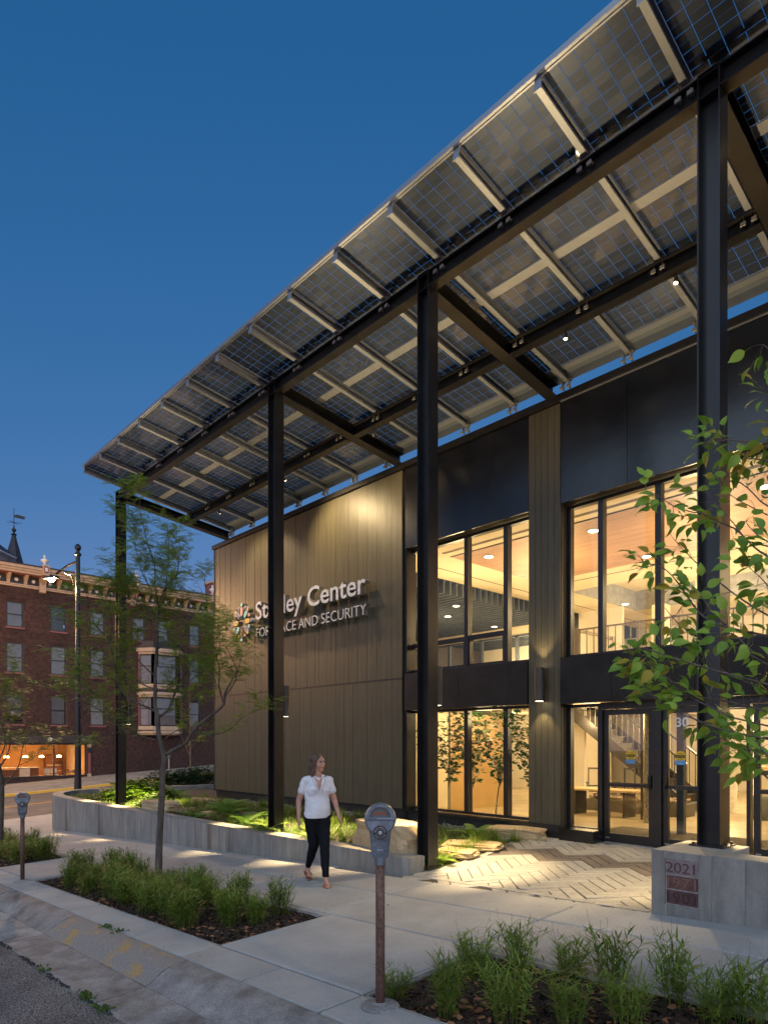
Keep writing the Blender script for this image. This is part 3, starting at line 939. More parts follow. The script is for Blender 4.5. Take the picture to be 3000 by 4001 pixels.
bx('vestibule_post', -5.02, -4.9, 11.9, 12.02, 0, 2.6, darkb)
bx('vestibule_post', -3.5, -3.4, 12.6, 12.72, 0, 2.6, darkb)
bx('vestibule_header', -6.3, 2.9, 12.75, 12.85, 2.25, 2.6, darkb)
bx('entrance_mat', -6.2, 2.9, 10.26, 12.2, .002, .012, mat('entrance_mat', (.12, .1, .075), .95, 0, .3, 30, 1, 200, fleck=(200, .3)))

# downlights: each a trim ring and a lit lens with its own lamp
lens = mat('lamp_lens', (1, .9, .7), .4, em=7, emc=(1, .82, .52))
def area(loc, power, size, col=WARM, rot=(0, 0, 0), shape='DISK', spread=180, name='lamp_light', sy=None):
    L = bpy.data.lights.new(name, 'AREA'); L.energy = power; L.size = size; L.shape = shape; L.color = col; L.spread = R(spread)
    if sy: L.shape = 'RECTANGLE'; L.size_y = sy
    o = bpy.data.objects.new(name, L); COL.objects.link(o); o.location = loc; o.rotation_euler = rot
    return o
def spot(loc, to, power, ang, blend=.6, rad=.04, col=WARM, name='lamp_light'):
    L = bpy.data.lights.new(name, 'SPOT'); L.energy = power; L.spot_size = R(ang); L.spot_blend = blend; L.shadow_soft_size = rad; L.color = col
    o = bpy.data.objects.new(name, L); COL.objects.link(o); o.location = loc
    o.rotation_euler = (Vector(to) - Vector(loc)).to_track_quat('-Z', 'Y').to_euler()
    return o
def point(loc, power, rad=.1, col=WARM, name='lamp_light'):
    L = bpy.data.lights.new(name, 'POINT'); L.energy = power; L.shadow_soft_size = rad; L.color = col
    o = bpy.data.objects.new(name, L); COL.objects.link(o); o.location = loc
    return o
def downlight(x, y, z, power=0, r=.1):
    b = MB(); b.lathe((x, y, z), [(r + .02, 0), (r + .02, -.012), (r, -.012)], 24)
    t = b.build('downlight', galv, parent=bd)
    b = MB(); b.lathe((x, y, z - .013), [(r, 0), (r, -.004)], 24)
    b.build('lens', lens, parent=t)
    if power:
        area((x, y, z - .03), power, .3)
for x, y in ((-9.3, 12.0), (-6.73, 12.05), (-4.3, 12.05), (-6.83, 14.6), (-3.6, 12.05), (-1.6, 12.05)):
    downlight(x, y, CZ - .016)
for x, y in ((-12.27, 14.35), (-13.47, 15.35), (-13.6, 17.85)):
    downlight(x, y, 5.545, r=.09)
b = MB(); b.box(-14.2, -13.6, 20.2, 20.8, 5.7, 5.72)
b.build('office_light_panel', lens, parent=bd)
for x, y in ((-9.2, 12.4), (-8.3, 16.5), (-6, 12.0), (-4.6, 17), (-7.0, 20.0), (-2.3, 14)):
    downlight(x, y, 2.598 if y < 15 else 5.3, r=.08)
# room lamps (upper floor, then ground floor with an added fill point)
for x, y, p in ((-8.4, 13.2, 100), (-5, 13.2, 95), (-1.5, 13.2, 75), (-7, 18.5, 130), (-3, 19, 115)):
    point((x, y, 4.75), p, .35, name='room_light')
for x, y, p in ((-10.7, 12.6, 70), (-14, 14, 100), (-14.5, 21, 160), (-12.6, 18.0, 80)):
    point((x, y, 4.4), p, .35, name='room_light')
for x, y, p in ((-9.2, 12.2, 48), (-7.6, 13.6, 40), (-4.9, 14, 55), (-1.6, 13.4, 60), (-13, 17.5, 90), (-6.5, 18.2, 170), (-3.2, 17.4, 120), (-8.6, 15.2, 45), (-8.2, 10.42, 20)):  # last point added by the glass to light the indoor trees from the front
    point((x, y, 2.2), p, .25, name='room_light')
# ================================================================== solar canopy on steel frame
random.seed(21)
cp = thing('solar_canopy', 'black steel canopy roofed with see-through solar panels along the office front', 'canopy', (-8, 6.7, 0))
ORG = WLOC[cp.name]
gutm = mat('eave_gutter_metal', (.2, .23, .28), .45, .5, .05)
PITCH = 1.09
RX = [-16.9 + PITCH * k for k in range(18)]
YT = 5.74                                                   # outer edge of the panels
SL = -.135
ANG = math.atan(SL)
def rz(y): return 8.31 + SL * (y - YT)
def beamz(y): return 8.13 - .115 * (y - 6.68)                # top of the cross beams
def ibeam_y(b, x, y0, y1, z0, z1, h=.215, fw=.2, tf=.014, tw=.01, m=0):
    """I section running in Y from (y0, top z0) to (y1, top z1)"""
    for x0, x1, a, c_ in ((x - fw / 2, x + fw / 2, 0, -tf), (x - tw / 2, x + tw / 2, -tf, -h + tf), (x - fw / 2, x + fw / 2, -h + tf, -h)):
        b.hexa([(x0, y0, z0 + c_), (x1, y0, z0 + c_), (x1, y1, z1 + c_), (x0, y1, z1 + c_), (x0, y0, z0 + a), (x1, y0, z0 + a), (x1, y1, z1 + a), (x0, y1, z1 + a)], m)
def ibeam_x(b, x0, x1, y, z, h=.215, fw=.15, tf=.014, tw=.01, m=0):
    b.box(x0, x1, y - fw / 2, y + fw / 2, z - tf, z, m)
    b.box(x0, x1, y - tw / 2, y + tw / 2, z - h + tf, z - tf, m)
    b.box(x0, x1, y - fw / 2, y + fw / 2, z - h, z - h + tf, m)
YC = 6.72
CX = [-17.1, -10.0, -6.27, -2.49, 1.25]
base = [-.1, -.08, -.08, .6, .6]
for x, z0 in zip(CX, base):                                   # W-section columns, flanges facing +-X
    b = MB()
    zt = 8.13
    b.box(x - .105, x - .091, YC - .1, YC + .1, z0, zt)
    b.box(x + .091, x + .105, YC - .1, YC + .1, z0, zt)
    b.box(x - .091, x + .091, YC - .005, YC + .005, z0, zt)
    b.box(x - .105, x + .105, YC - .1, YC + .1, zt + .0005, zt + .012)
    c_ = b.build('column', steel, parent=cp)
    b = MB()
    b.box(x - .16, x + .16, YC - .16, YC + .16, z0 if z0 < 0 else .646, (z0 if z0 < 0 else .646) + .015)
    for sx in (-1, 1):
        for sy in (-1, 1):
            b.lathe((x + sx * .13, YC + sy * .13, (z0 if z0 < 0 else .646) + .015), [(.014, 0), (.014, .02)], 6)
    b.build('base_plate', steel, parent=cp)
    for zs in (7.9, 8.1):
        b = MB(); b.box(x - .089, x + .089, YC - .1, YC - .006, zs, zs + .01); b.build('stiffener', steel, parent=cp)
seg = [-17.1, -10.0, -6.27, -2.49, 1.25]
for a, c_ in zip(seg[:-1], seg[1:]):
    b = MB(); ibeam_x(b, a + .107, c_ - .107, YC - .02, 8.128); b.build('front_beam', steel, parent=cp)
    b = MB(); ibeam_x(b, a + .107, c_ - .107, 8.53, beamz(8.53)); b.build('middle_beam', steel, parent=cp)
for x in seg:
    b = MB(); ibeam_y(b, x, YC + .101, 9.86, beamz(YC), beamz(9.86)); b.build('cross_beam', steel, parent=cp)
    b = MB()
    for k in range(3):
        for s_ in (-1, 1):
            b.lathe((x + s_ * .02, YC + .13, 7.96 + k * .05), [(.011, 0), (.009, .008)], 6, M=Matrix.Rotation(R(90), 3, 'Y'))
    b.build('bolts', galv_dull, parent=cp)
# rails: aluminium channels running down the slope
def rail_mesh():
    b = MB(); L = 4.17
    for x0, x1, z0, z1 in ((-.035, -.027, 0, .13), (-.027, .035, 0, .008), (-.027, .035, .122, .13), (-.06, -.035, .122, .13), (.027, .035, .008, .03)):
        b.box(x0, x1, 0, L, z0, z1)
    return b
def M_at(x, y, dz=0.):
    return Matrix.Translation((x, y, rz(y) + dz)) @ Matrix.Rotation(ANG, 4, 'X')
o = rail_mesh().build('rail', galv); rm_ = o.data; bpy.data.objects.remove(o)
b = MB(); b.box(-.045, .04, -.012, 0, -.02, .16); o = b.build('rail_cap', galv); cm_ = o.data; bpy.data.objects.remove(o)
b = MB()
for s_ in (-1, 1):
    b.box(s_ * .06 - .02, s_ * .06 + .02, -.04, .04, -.13, -.122); b.box(s_ * .06 - .004, s_ * .06 + .004, -.04, .04, -.122, .04)
    b.box(s_ * .06 - .03, s_ * .06 + .03, -.05, -.03, -.15, -.1); b.lathe((s_ * .075, 0, -.12), [(.012, 0), (.012, .025)], 6)
b.box(-.1, .1, -.03, .03, -.012, 0)
o = b.build('clamp', galv_dull); km_ = o.data; bpy.data.objects.remove(o)
for x in RX:
    M = M_at(x, YT)
    r_ = inst('rail', rm_, M.translation - ORG, cp, (ANG, 0, 0))
    inst('rail_cap', cm_, (0, 0, 0), r_)
    for y in (6.7, 8.53, 9.86):
        inst('clamp', km_, (0, (y - YT) / math.cos(ANG), 0), r_)
# purlins along the front (gold strip between the panel rows) and eave flashing
for k in range(17):
    b = MB()
    x0, x1 = RX[k] + .036, RX[k + 1] - .036
    for y0, y1, d0, d1 in ((7.635, 7.78, .118, .126), (9.64, 9.745, .112, .12)):
        b = MB()
        b.hexa([(x0, y0, rz(y0) + d0), (x1, y0, rz(y0) + d0), (x1, y1, rz(y1) + d0), (x0, y1, rz(y1) + d0),
                (x0, y0, rz(y0) + d1), (x1, y0, rz(y0) + d1), (x1, y1, rz(y1) + d1), (x0, y1, rz(y1) + d1)])
        b.build('purlin', galv, parent=cp)
b = MB()
b.hexa([(RX[0], 9.745, rz(9.75) + .12), (RX[-1], 9.75, rz(9.75) + .12), (RX[-1], 9.86, rz(9.86) + .125), (RX[0], 9.86, rz(9.86) + .125),
        (RX[0], 9.75, rz(9.75) + .13), (RX[-1], 9.75, rz(9.75) + .13), (RX[-1], 9.86, rz(9.86) + .135), (RX[0], 9.86, rz(9.86) + .135)])
b.box(RX[0], RX[-1], 9.86, 9.868, rz(9.86) - .005, rz(9.86) + .13)
b.build('eave_gutter', gutm, parent=cp)
b = MB()
y0, y1 = YT - .035, YT - .005
b.hexa([(RX[0] - .04, y0, rz(y0) + .125), (RX[-1] + .04, y0, rz(y0) + .125), (RX[-1] + .04, y1, rz(y1) + .125), (RX[0] - .04, y1, rz(y1) + .125),
        (RX[0] - .04, y0, rz(y0) + .19), (RX[-1] + .04, y0, rz(y0) + .19), (RX[-1] + .04, y1, rz(y1) + .19), (RX[0] - .04, y1, rz(y1) + .19)])
b.build('front_trim', galv, parent=cp)

def cell_material():
    m = bpy.data.materials.new('solar_cells'); m.use_nodes = True
    n, l = m.node_tree.nodes, m.node_tree.links
    pb = n['Principled BSDF']
    tc = n.new('ShaderNodeTexCoord'); sep = n.new('ShaderNodeSeparateXYZ'); l.new(tc.outputs['Object'], sep.inputs[0])
    def math_(op, a, b_=None, c_=None):
        q = n.new('ShaderNodeMath'); q.operation = op
        for i, v in enumerate((a, b_, c_)):
            if v is None: continue
            if isinstance(v, (int, float)): q.inputs[i].default_value = v
            else: l.new(v, q.inputs[i])
        return q.outputs[0]
    CPX, CPY = 1.02 / 6, 1.88 / 20
    def line(sock, pitch, wd_):                          # 1 on the gap lines
        f = math_('FRACT', math_('DIVIDE', sock, pitch))
        a = math_('LESS_THAN', f, wd_ / pitch / 2); b_ = math_('GREATER_THAN', f, 1 - wd_ / pitch / 2)
        return math_('MAXIMUM', a, b_)
    gx = line(sep.outputs[0], CPX, .0058)
    gy = line(sep.outputs[1], CPY * 2, .0045)
    hy = line(sep.outputs[1], CPY, .0012)
    bus = line(sep.outputs[0], CPX / 9, .0012)
    gap = math_('MAXIMUM', math_('MAXIMUM', gx, gy), hy)
    fx = math_('FLOOR', math_('DIVIDE', sep.outputs[0], CPX)); fy = math_('FLOOR', math_('DIVIDE', sep.outputs[1], CPY * 1))
    cb = n.new('ShaderNodeCombineXYZ'); l.new(fx, cb.inputs[0]); l.new(fy, cb.inputs[1])
    oi = n.new('ShaderNodeObjectInfo'); l.new(math_('MULTIPLY', oi.outputs['Random'], 91.7), cb.inputs[2])
    wn_ = n.new('ShaderNodeTexWhiteNoise'); l.new(cb.outputs[0], wn_.inputs[0])  # random tone per cell imitates uneven reflections on the panels
    cr = n.new('ShaderNodeValToRGB')
    e = cr.color_ramp.elements
    e[0].position = 0; e[0].color = (.06, .078, .12, 1)
    e[1].position = 1; e[1].color = (.11, .13, .18, 1)
    q = e.new(.85); q.color = (.085, .108, .165, 1)
    q = e.new(.93); q.color = (.095, .11, .15, 1)
    l.new(wn_.outputs['Value'], cr.inputs[0])
    mx = n.new('ShaderNodeMix'); mx.data_type = 'RGBA'; mx.inputs[7].default_value = (.22, .21, .19, 1)
    l.new(bus, mx.inputs[0]); l.new(cr.outputs[0], mx.inputs[6])
    l.new(mx.outputs[2], pb.inputs['Base Color'])
    pb.inputs['Roughness'].default_value = .3; pb.inputs['Metallic'].default_value = .6
    pb.inputs['Coat Weight'].default_value = 1; pb.inputs['Coat Roughness'].default_value = .03
    tr = n.new('ShaderNodeBsdfTransparent'); tr.inputs[0].default_value = (.85, .9, .95, 1)
    ms = n.new('ShaderNodeMixShader')
    l.new(gap, ms.inputs[0]); l.new(pb.outputs[0], ms.inputs[1]); l.new(tr.outputs[0], ms.inputs[2])
    l.new(ms.outputs[0], n['Material Output'].inputs[0])
    return m
cells = cell_material()
b = MB()
b.add([(.0, .0, 0), (1.02, .0, 0), (1.02, 1.88, 0), (.0, 1.88, 0)], [(0, 1, 2, 3)])
o = b.build('solar_panel', cells); pnl = o.data; bpy.data.objects.remove(o)
b = MB()
for x0, x1, y0, y1 in ((-.02, 1.04, -.02, -.0), (-.02, 1.04, 1.88, 1.895), (-.02, -.0, 0, 1.88), (1.02, 1.04, 0, 1.88)):
    b.box(x0, x1, y0, y1, -.012, .02)
o = b.build('panel_frame', galv); pfm = o.data; bpy.data.objects.remove(o)
b = MB(); b.box(-.045, .045, -.012, .012, -.022, -.004)
o = b.build('junction_box', mat('black_plastic', (.012, .012, .012), .5)); jbm = o.data; bpy.data.objects.remove(o)
b = MB()
b.tube([(.1, .93, -.02), (.2, .91, -.035), (.3, .92, -.03), (.42, .91, -.04), (.52, .91, -.015)], .004, 5)
b.tube([(.52, .91, -.015), (.7, .9, -.045), (.88, .91, -.02)], .004, 5)
o = b.build('panel_cable', mat('black_cable', (.01, .01, .01), .5)); cbm = o.data; bpy.data.objects.remove(o)
for k in range(17):
    for row, y0 in enumerate((YT + .03, 7.775)):
        M = M_at(RX[k] + .035, y0, .14)
        p = inst('solar_panel', pnl, M.translation - ORG, cp, (ANG, 0, 0))
        inst('panel_frame', pfm, (0, 0, 0), p)
        for jx in (.18, .53, .88):
            inst('junction_box', jbm, (jx, .91, 0), p)
        inst('panel_cable', cbm, (0, 0, 0), p)

# ------------------------------------------------------------------ sconces and spotlights
dkm = mat('bronze_fitting', (.05, .045, .04), .45, .3, .1)
def sconce(label, x, y, z0, z1, r, wall_y, pw_down, pw_up, adown, aup, bracket_x=None):
    t = thing('wall_light', label, 'wall light', (x, y, z0), 'cylinder lights on the columns and the pier')
    b = MB(); b.lathe((x, y, z0), [(r * .86, .012), (r * .86, .004), (r, 0), (r, z1 - z0), (r * .86, z1 - z0 - .004), (r * .86, z1 - z0 - .012)], 28)
    b.build('housing', dkm, parent=t, smooth=False)
    zc = (z0 + z1) / 2
    b = MB()
    if wall_y > y: b.box(x - .035, x + .035, y + r * .8, wall_y, zc - .06, zc + .06)
    else: b.box(x - .035, x + .035, wall_y, y - r * .8, zc - .06, zc + .06)
    b.build('bracket', dkm, parent=t)
    b = MB(); b.lathe((x, y, z0 + .001), [(r * .8, 0), (r * .8, .004)], 20)
    b.lathe((x, y, z1 - .006), [(r * .8, 0), (r * .8, .003)], 20)
    b.build('lamp_lens', lens, parent=t)
    spot((x, y, z0 - .01), (x, y, z0 - 1), pw_down, adown, .35, .05)
    if pw_up: spot((x, y, z1 + .01), (x, y, z1 + 1), pw_up, aup, .5, .05)
UP = 430
sconce('cylinder light behind the far left column', -17.1, 6.92, 2.12, 2.68, .07, 6.815, 1500, UP, 82, 90)
sconce('cylinder light behind the column in front of the sign', -10.0, 6.92, 2.12, 2.68, .07, 6.815, 1200, UP, 82, 90)
sconce('cylinder light behind the column beside the planter wall end', -6.27, 6.92, 2.17, 2.72, .07, 6.815, 560, UP, 82, 90)
sconce('cylinder light behind the column standing on the concrete block', -2.49, 6.92, 2.2, 2.75, .07, 6.815, 190, UP, 100, 90)
sconce('cylinder light on the cedar pier between the windows', -6.47, 9.76, 2.36, 2.94, .085, 9.9, 26, 26, 80, 80)
def canopy_spot(label, x, y, z, to, pw_, ang=60, rad=.04):
    t = thing('spotlight', label, 'spotlight', (x, y, z), 'small spotlights under the canopy beams')
    d = (Vector(to) - Vector((x, y, z))).normalized()
    q = d.to_track_quat('-Z', 'Y').to_matrix()
    b = MB(); b.lathe((x, y, z), [(.028, .0), (.034, -.07), (.03, -.072)], 14, M=q); b.build('housing', dkm, parent=t)
    b = MB(); b.lathe(Vector((x, y, z)) + d * .073, [(.026, 0), (.026, .002)], 14, M=q); b.build('lamp_lens', lens, parent=t)
    b = MB(); b.box(x - .008, x + .008, y - .008, y + .008, z, z + .06); b.build('stem', dkm, parent=t)
    spot(Vector((x, y, z)) + d * .09, to, pw_, ang, .7, rad)
zz = beamz(8.53) - .25 - .05
canopy_spot('small spotlight under the middle beam aimed at the upper boards', -12.4, 8.53, zz, (-11.9, 9.9, 6.2), 210, 112)
canopy_spot('small spotlight under the middle beam above the colourful emblem', -15.3, 8.53, zz, (-15.3, 9.9, 5.6), 130, 108)
canopy_spot('small spotlight under the middle beam next to the black panel', -9.4, 8.53, zz, (-9.9, 9.9, 6.6), 45, 90)
canopy_spot('small spotlight under the cross beam over the forecourt', -5.2, 8.53, zz, (-5.3, 7.5, 0), 330, 58)
canopy_spot('small spotlight under the beam over the paving near the block', -3.6, 8.53, zz, (-4.0, 6.9, 0), 380, 44)

# ================================================================== sign on the cedar wall
sg = thing('wall_sign', 'raised metal letters with a ring of coloured dots on the cedar wall', 'sign', (-13, 9.9, 4.9))
letm = mat('brushed_letter_face', (.55, .58, .64), .38, .2, .12, 8)
letside = mat('letter_side', (.45, .42, .36), .35, .7, .05)
def line_of_letters(txt, x0, x1, zb, cap, depth, y, off, name):
    me = text_mesh(txt, 1, 0, off)
    a, c_ = ext(me); H = ext(text_mesh('E', 1, 0, off), 1)
    sx, sz = (x1 - x0) / (c_ - a), cap / (H[1] - H[0])
    for i, ch in enumerate(txt):
        if ch == ' ': continue
        pre = text_mesh(txt[:i + 1], 1, 0, off)
        m1_ = text_mesh(ch, 1, depth / 2, off, 4)
        px_ = ext(pre)[1] - ext(m1_)[1]
        me2 = m1_
        me2.materials.clear(); me2.materials.append(letm); me2.materials.append(letside)
        for p in me2.polygons:
            p.material_index = 0 if abs(p.normal.z) > .9 else 1
            p.use_smooth = False
        me2.name = name
        inst(name, me2, Vector((x0 + (px_ - a) * sx, y + depth / 2, zb)) - WLOC[sg.name], sg, (R(90), 0, 0), (sx, sz, 1))
        bpy.data.meshes.remove(pre)
line_of_letters('Stanley Center', -15.32, -10.86, 4.955, .47, .14, 9.64, .012, 'letter')
line_of_letters('FOR PEACE AND SECURITY', -15.32, -10.86, 4.475, .235, .14, 9.66, -.008, 'letter')
cols = {'t': (.25, .72, .68), 'c': (.85, .35, .28), 'y': (.9, .52, .07), 'n': (.09, .12, .24)}
cmat = {k: mat('enamel_' + {'t': 'teal', 'c': 'coral', 'y': 'yellow', 'n': 'navy'}[k], v, .4) for k, v in cols.items()}
rimm = mat('white_rim', (.6, .62, .66), .4)
def pill(cx, cz, ln, ang, k, r=.062):
    pts = []
    for s_, a0 in ((1, -90), (-1, 90)):
        for j in range(9):
            a = R(a0 + j * 22.5)
            pts.append((s_ * ln / 2 + r * math.cos(a), r * math.sin(a)) if True else 0)
    c_, s2 = math.cos(R(ang)), math.sin(R(ang))
    def tr(p, f=1): return (cx + p[0] * c_ - p[1] * s2, cz + p[0] * s2 + p[1] * c_)
    b = MB(); b.prism([tr(p) for p in pts], 9.645, 9.8, 'y', 1 if k != 'n' else 0)
    o = b.build('emblem_piece', [rimm, letside], parent=sg, fix=True)
    p2 = [((abs(p[0]) - .012) * (1 if p[0] > 0 else -1) if ln else p[0] * .8, p[1] * (.8)) for p in pts] if k == 'n' else pts
    b = MB(); b.add([(tr(p)[0], 9.642, tr(p)[1]) for p in p2], [tuple(range(len(p2)))])
    b.build('enamel_face', cmat[k], parent=o) if False else b.build('enamel_face', cmat[k], parent=sg)
CXE, CZE = -16.04, 4.985
inner_k = ['y', 't', 'c', 'n', 'y', 't', 'c', 'n']
for j in range(8):
    a = 45 * j
    pill(CXE + .3 * math.cos(R(a)), CZE + .3 * math.sin(R(a)), .12, a, inner_k[j])
ring = ['n', 'c', 'y', 'n', 't', 'n', 'y', 'c', 'n', 't', 'c', 'y', 't', 'c', 'y', 't']
for j in range(16):
    a = 22.5 * j
    rr = .49 if j % 4 == 0 else .44 if j % 2 == 0 else .41
    pill(CXE + rr * math.cos(R(a)), CZE + rr * math.sin(R(a)), 0.0, a, ring[j], .052)
# ================================================================== old brick building across the cross street
random.seed(5)
BX = -43.6
bb_ = thing('brick_building', 'old four-storey red brick building with cream bracketed cornice across the street', 'building', (BX, 14, -.5))
brickm = mat('dark_red_brick', (.06, .027, .022), .8, 0, .5, .5, .5, 60, fleck=(5.5, .5), col2=(.026, .014, .012))
mort = mat('brick_mortar', (.13, .09, .07), .9, 0, .2, 3)
creamp = mat('cream_cornice_paint', (.42, .32, .22), .55, 0, .1, 3)
blackp = mat('black_cornice_panel', (.012, .012, .014), .5)
brownp = mat('oxblood_paint', (.2, .07, .065), .55, 0, .12, 4)
rustp = mat('rust_soffit_paint', (.25, .09, .05), .6)
roseM = mat('rosette_white', (.6, .6, .55), .6)
winf = mat('dark_sash', (.014, .015, .018), .5)
blind = mat('roller_blind', (.26, .28, .32), .7, 0, .08, 2)
dglass = glass('sash_glass', (.75, .78, .82), .02)
Y0, Y1, ZT = -2, 42, 10.95
# openings on the street face: (y0, y1, z0, z1)
WY = [3.65 + 2.4 * k for k in range(7)]                  # last one near y=18 is the bay
cols_y = [3.66, 6.06, 8.46, 10.86, 13.29, 15.65]
rows_z = [(8.52, 10.07), (5.83, 7.62), (2.73, 4.56)]
wins = [(c_ - .47, c_ + .47, a, b2) for c_ in cols_y for a, b2 in rows_z]
wins += [(22.0, 22.85, a, b2) for a, b2 in rows_z]
wins += [(25.4 + 3 * k, 26.3 + 3 * k, a, b2) for k in range(5) for a, b2 in rows_z]
wins += [(17.9, 18.8, 8.52, 10.07), (19.6, 20.5, 8.52, 10.07)]
shop = (0.0, 14.95, -.42, 1.56)
bay = (18.3, 21.4, 2.2, 8.3)
holes = wins + [shop]
def inhole(y, z, e=0):
    return any(a - e < y < b2 + e and c_ - e < z < d + e for a, b2, c_, d in holes)
# wall core behind the brick skin, made of strips round the openings
b = MB()
ycuts = sorted({Y0, Y1} | {v for h in holes for v in h[:2]})
zcuts = sorted({-3, ZT} | {v for h in holes for v in h[2:]})
for a, c_ in zip(ycuts[:-1], ycuts[1:]):
    zs = None
    for p, q in zip(zcuts[:-1], zcuts[1:]):
        if not inhole((a + c_) / 2, (p + q) / 2):
            b.box(BX - .3, BX - .02, a, c_, p, q)
b.build('wall', mort, parent=bb_)
b = MB()
b.box(BX - 14, BX - .31, Y0, Y0 + .3, -3, 11); b.box(BX - 14, BX - .31, Y1 - .3, Y1, -3, 11); b.box(BX - 14, BX - 13.7, Y0 + .31, Y1 - .31, -3, 11)
b.box(BX - 14, BX - .05, Y0, Y1, 11.3, 11.5)
b.build('rear_walls', brickm, parent=bb_)
# brick skin: stretcher courses, every brick real, joined
b = MB()
BL, BH = .215, .073
nrow = int((ZT + 2) / BH)
rnd = random.random
for r_ in range(nrow):
    z = -2 + r_ * BH
    if z < -1.3: continue
    off = (BL / 2 if r_ % 2 else 0)
    y = 4.0 + off
    belt = any(abs(z - zz) < .12 for zz in (8.0 + .15, 5.3, 10.5))
    while y < 26.5:
        a, c_, p, q = y + .006, y + BL - .006, z + .006, z + BH - .006
        zc = (p + q) / 2
        y += BL
        if z + BH < g(BX, a) - .1: continue
        if bay[0] + .1 < (a + c_) / 2 < bay[1] - .1 and bay[2] + .2 < zc < bay[3] - .2: continue
        segs_ = [(a, c_)]
        for ha, hb, hc, hd in holes:
            if hc - .03 < zc < hd + .03:
                ns = []
                for u, v in segs_:
                    if v <= ha or u >= hb: ns.append((u, v)); continue
                    if u < ha - .02: ns.append((u, ha - .001))
                    if v > hb + .02: ns.append((hb + .001, v))
                segs_ = ns
        for a, c_ in segs_:
            d = rnd() * .009 + (.03 if belt else 0)
            x1 = BX + d
            b.add([(BX - .02, a, p), (BX - .02, c_, p), (x1, c_, p), (x1, a, p), (BX - .02, a, q), (BX - .02, c_, q), (x1, c_, q), (x1, a, q)],
                  [(2, 3, 7, 6), (4, 7, 6, 5)[::-1], (0, 1, 2, 3)[::-1], (3, 0, 4, 7), (1, 2, 6, 5)])
print('bricks', len(b.v) // 8)
b.build('bricks', brickm, parent=bb_, kind='stuff')
# sash windows
def sash(y0, y1, z0, z1, dark=False, lit=False):
    b = MB()
    x = BX - .1
    f = .075
    b.box(x - .06, x + .03, y0, y0 + f, z0, z1); b.box(x - .06, x + .03, y1 - f, y1, z0, z1)
    b.box(x - .06, x + .03, y0 + f, y1 - f, z0, z0 + f); b.box(x - .06, x + .03, y0 + f, y1 - f, z1 - f, z1)
    zm = (z0 + z1) / 2
    b.box(x - .05, x + .02, y0 + f, y1 - f, zm - .025, zm + .025)
    o = b.build('window', winf, parent=bb_)
    for za, zb in ((z0 + f, zm - .025), (zm + .025, z1 - f)):
        q = MB(); q.add([(x - .01, y0 + f, za), (x - .01, y1 - f, za), (x - .01, y1 - f, zb), (x - .01, y0 + f, zb)], [(0, 1, 2, 3)])
        q.build('pane', dglass, parent=o)
    if not dark:
        h = random.choice([0, .0, .25]) * (z1 - z0)
        q = MB(); q.box(x - .12, x - .1, y0 + f, y1 - f, z0 + f + h, z1 - f)
        q.build('blind', blind, parent=o)
    q = MB(); q.box(x - .6, x - .58, y0, y1, z0, z1); q.build('room_dark_sheet', litroom if lit else blackp, parent=o)  # flat black sheet stands in for the darkness of the unlit room
    q = MB(); q.box(BX - .1, BX + .05, y0 - .05, y1 + .05, z0 - .09, z0 - .002); q.build('sill', mort if False else brownp, parent=o)
litroom = mat('lit_curtain', (.5, .45, .38), .8)
for i, (a, c_, p, q) in enumerate(wins):
    sash(a, c_, p, q, dark=(abs(a + .47 - 13.29) < .1 and p > 8), lit=False)
# soldier courses over and under the openings
sd = MB()
for a, c_, p, q in wins:
    if a > 23: continue
    for zz, hh in ((q + .01, .2), (p - .3, .2)):
        y = a - .1
        while y < c_ + .1:
            sd.box(BX - .01, BX + .02 + rnd() * .006, y + .004, y + .069, zz, zz + hh); y += .073
sd.build('soldier_course', mat('dark_soldier_brick', (.03, .012, .011), .8, 0, .4, 3), parent=bb_, kind='stuff')
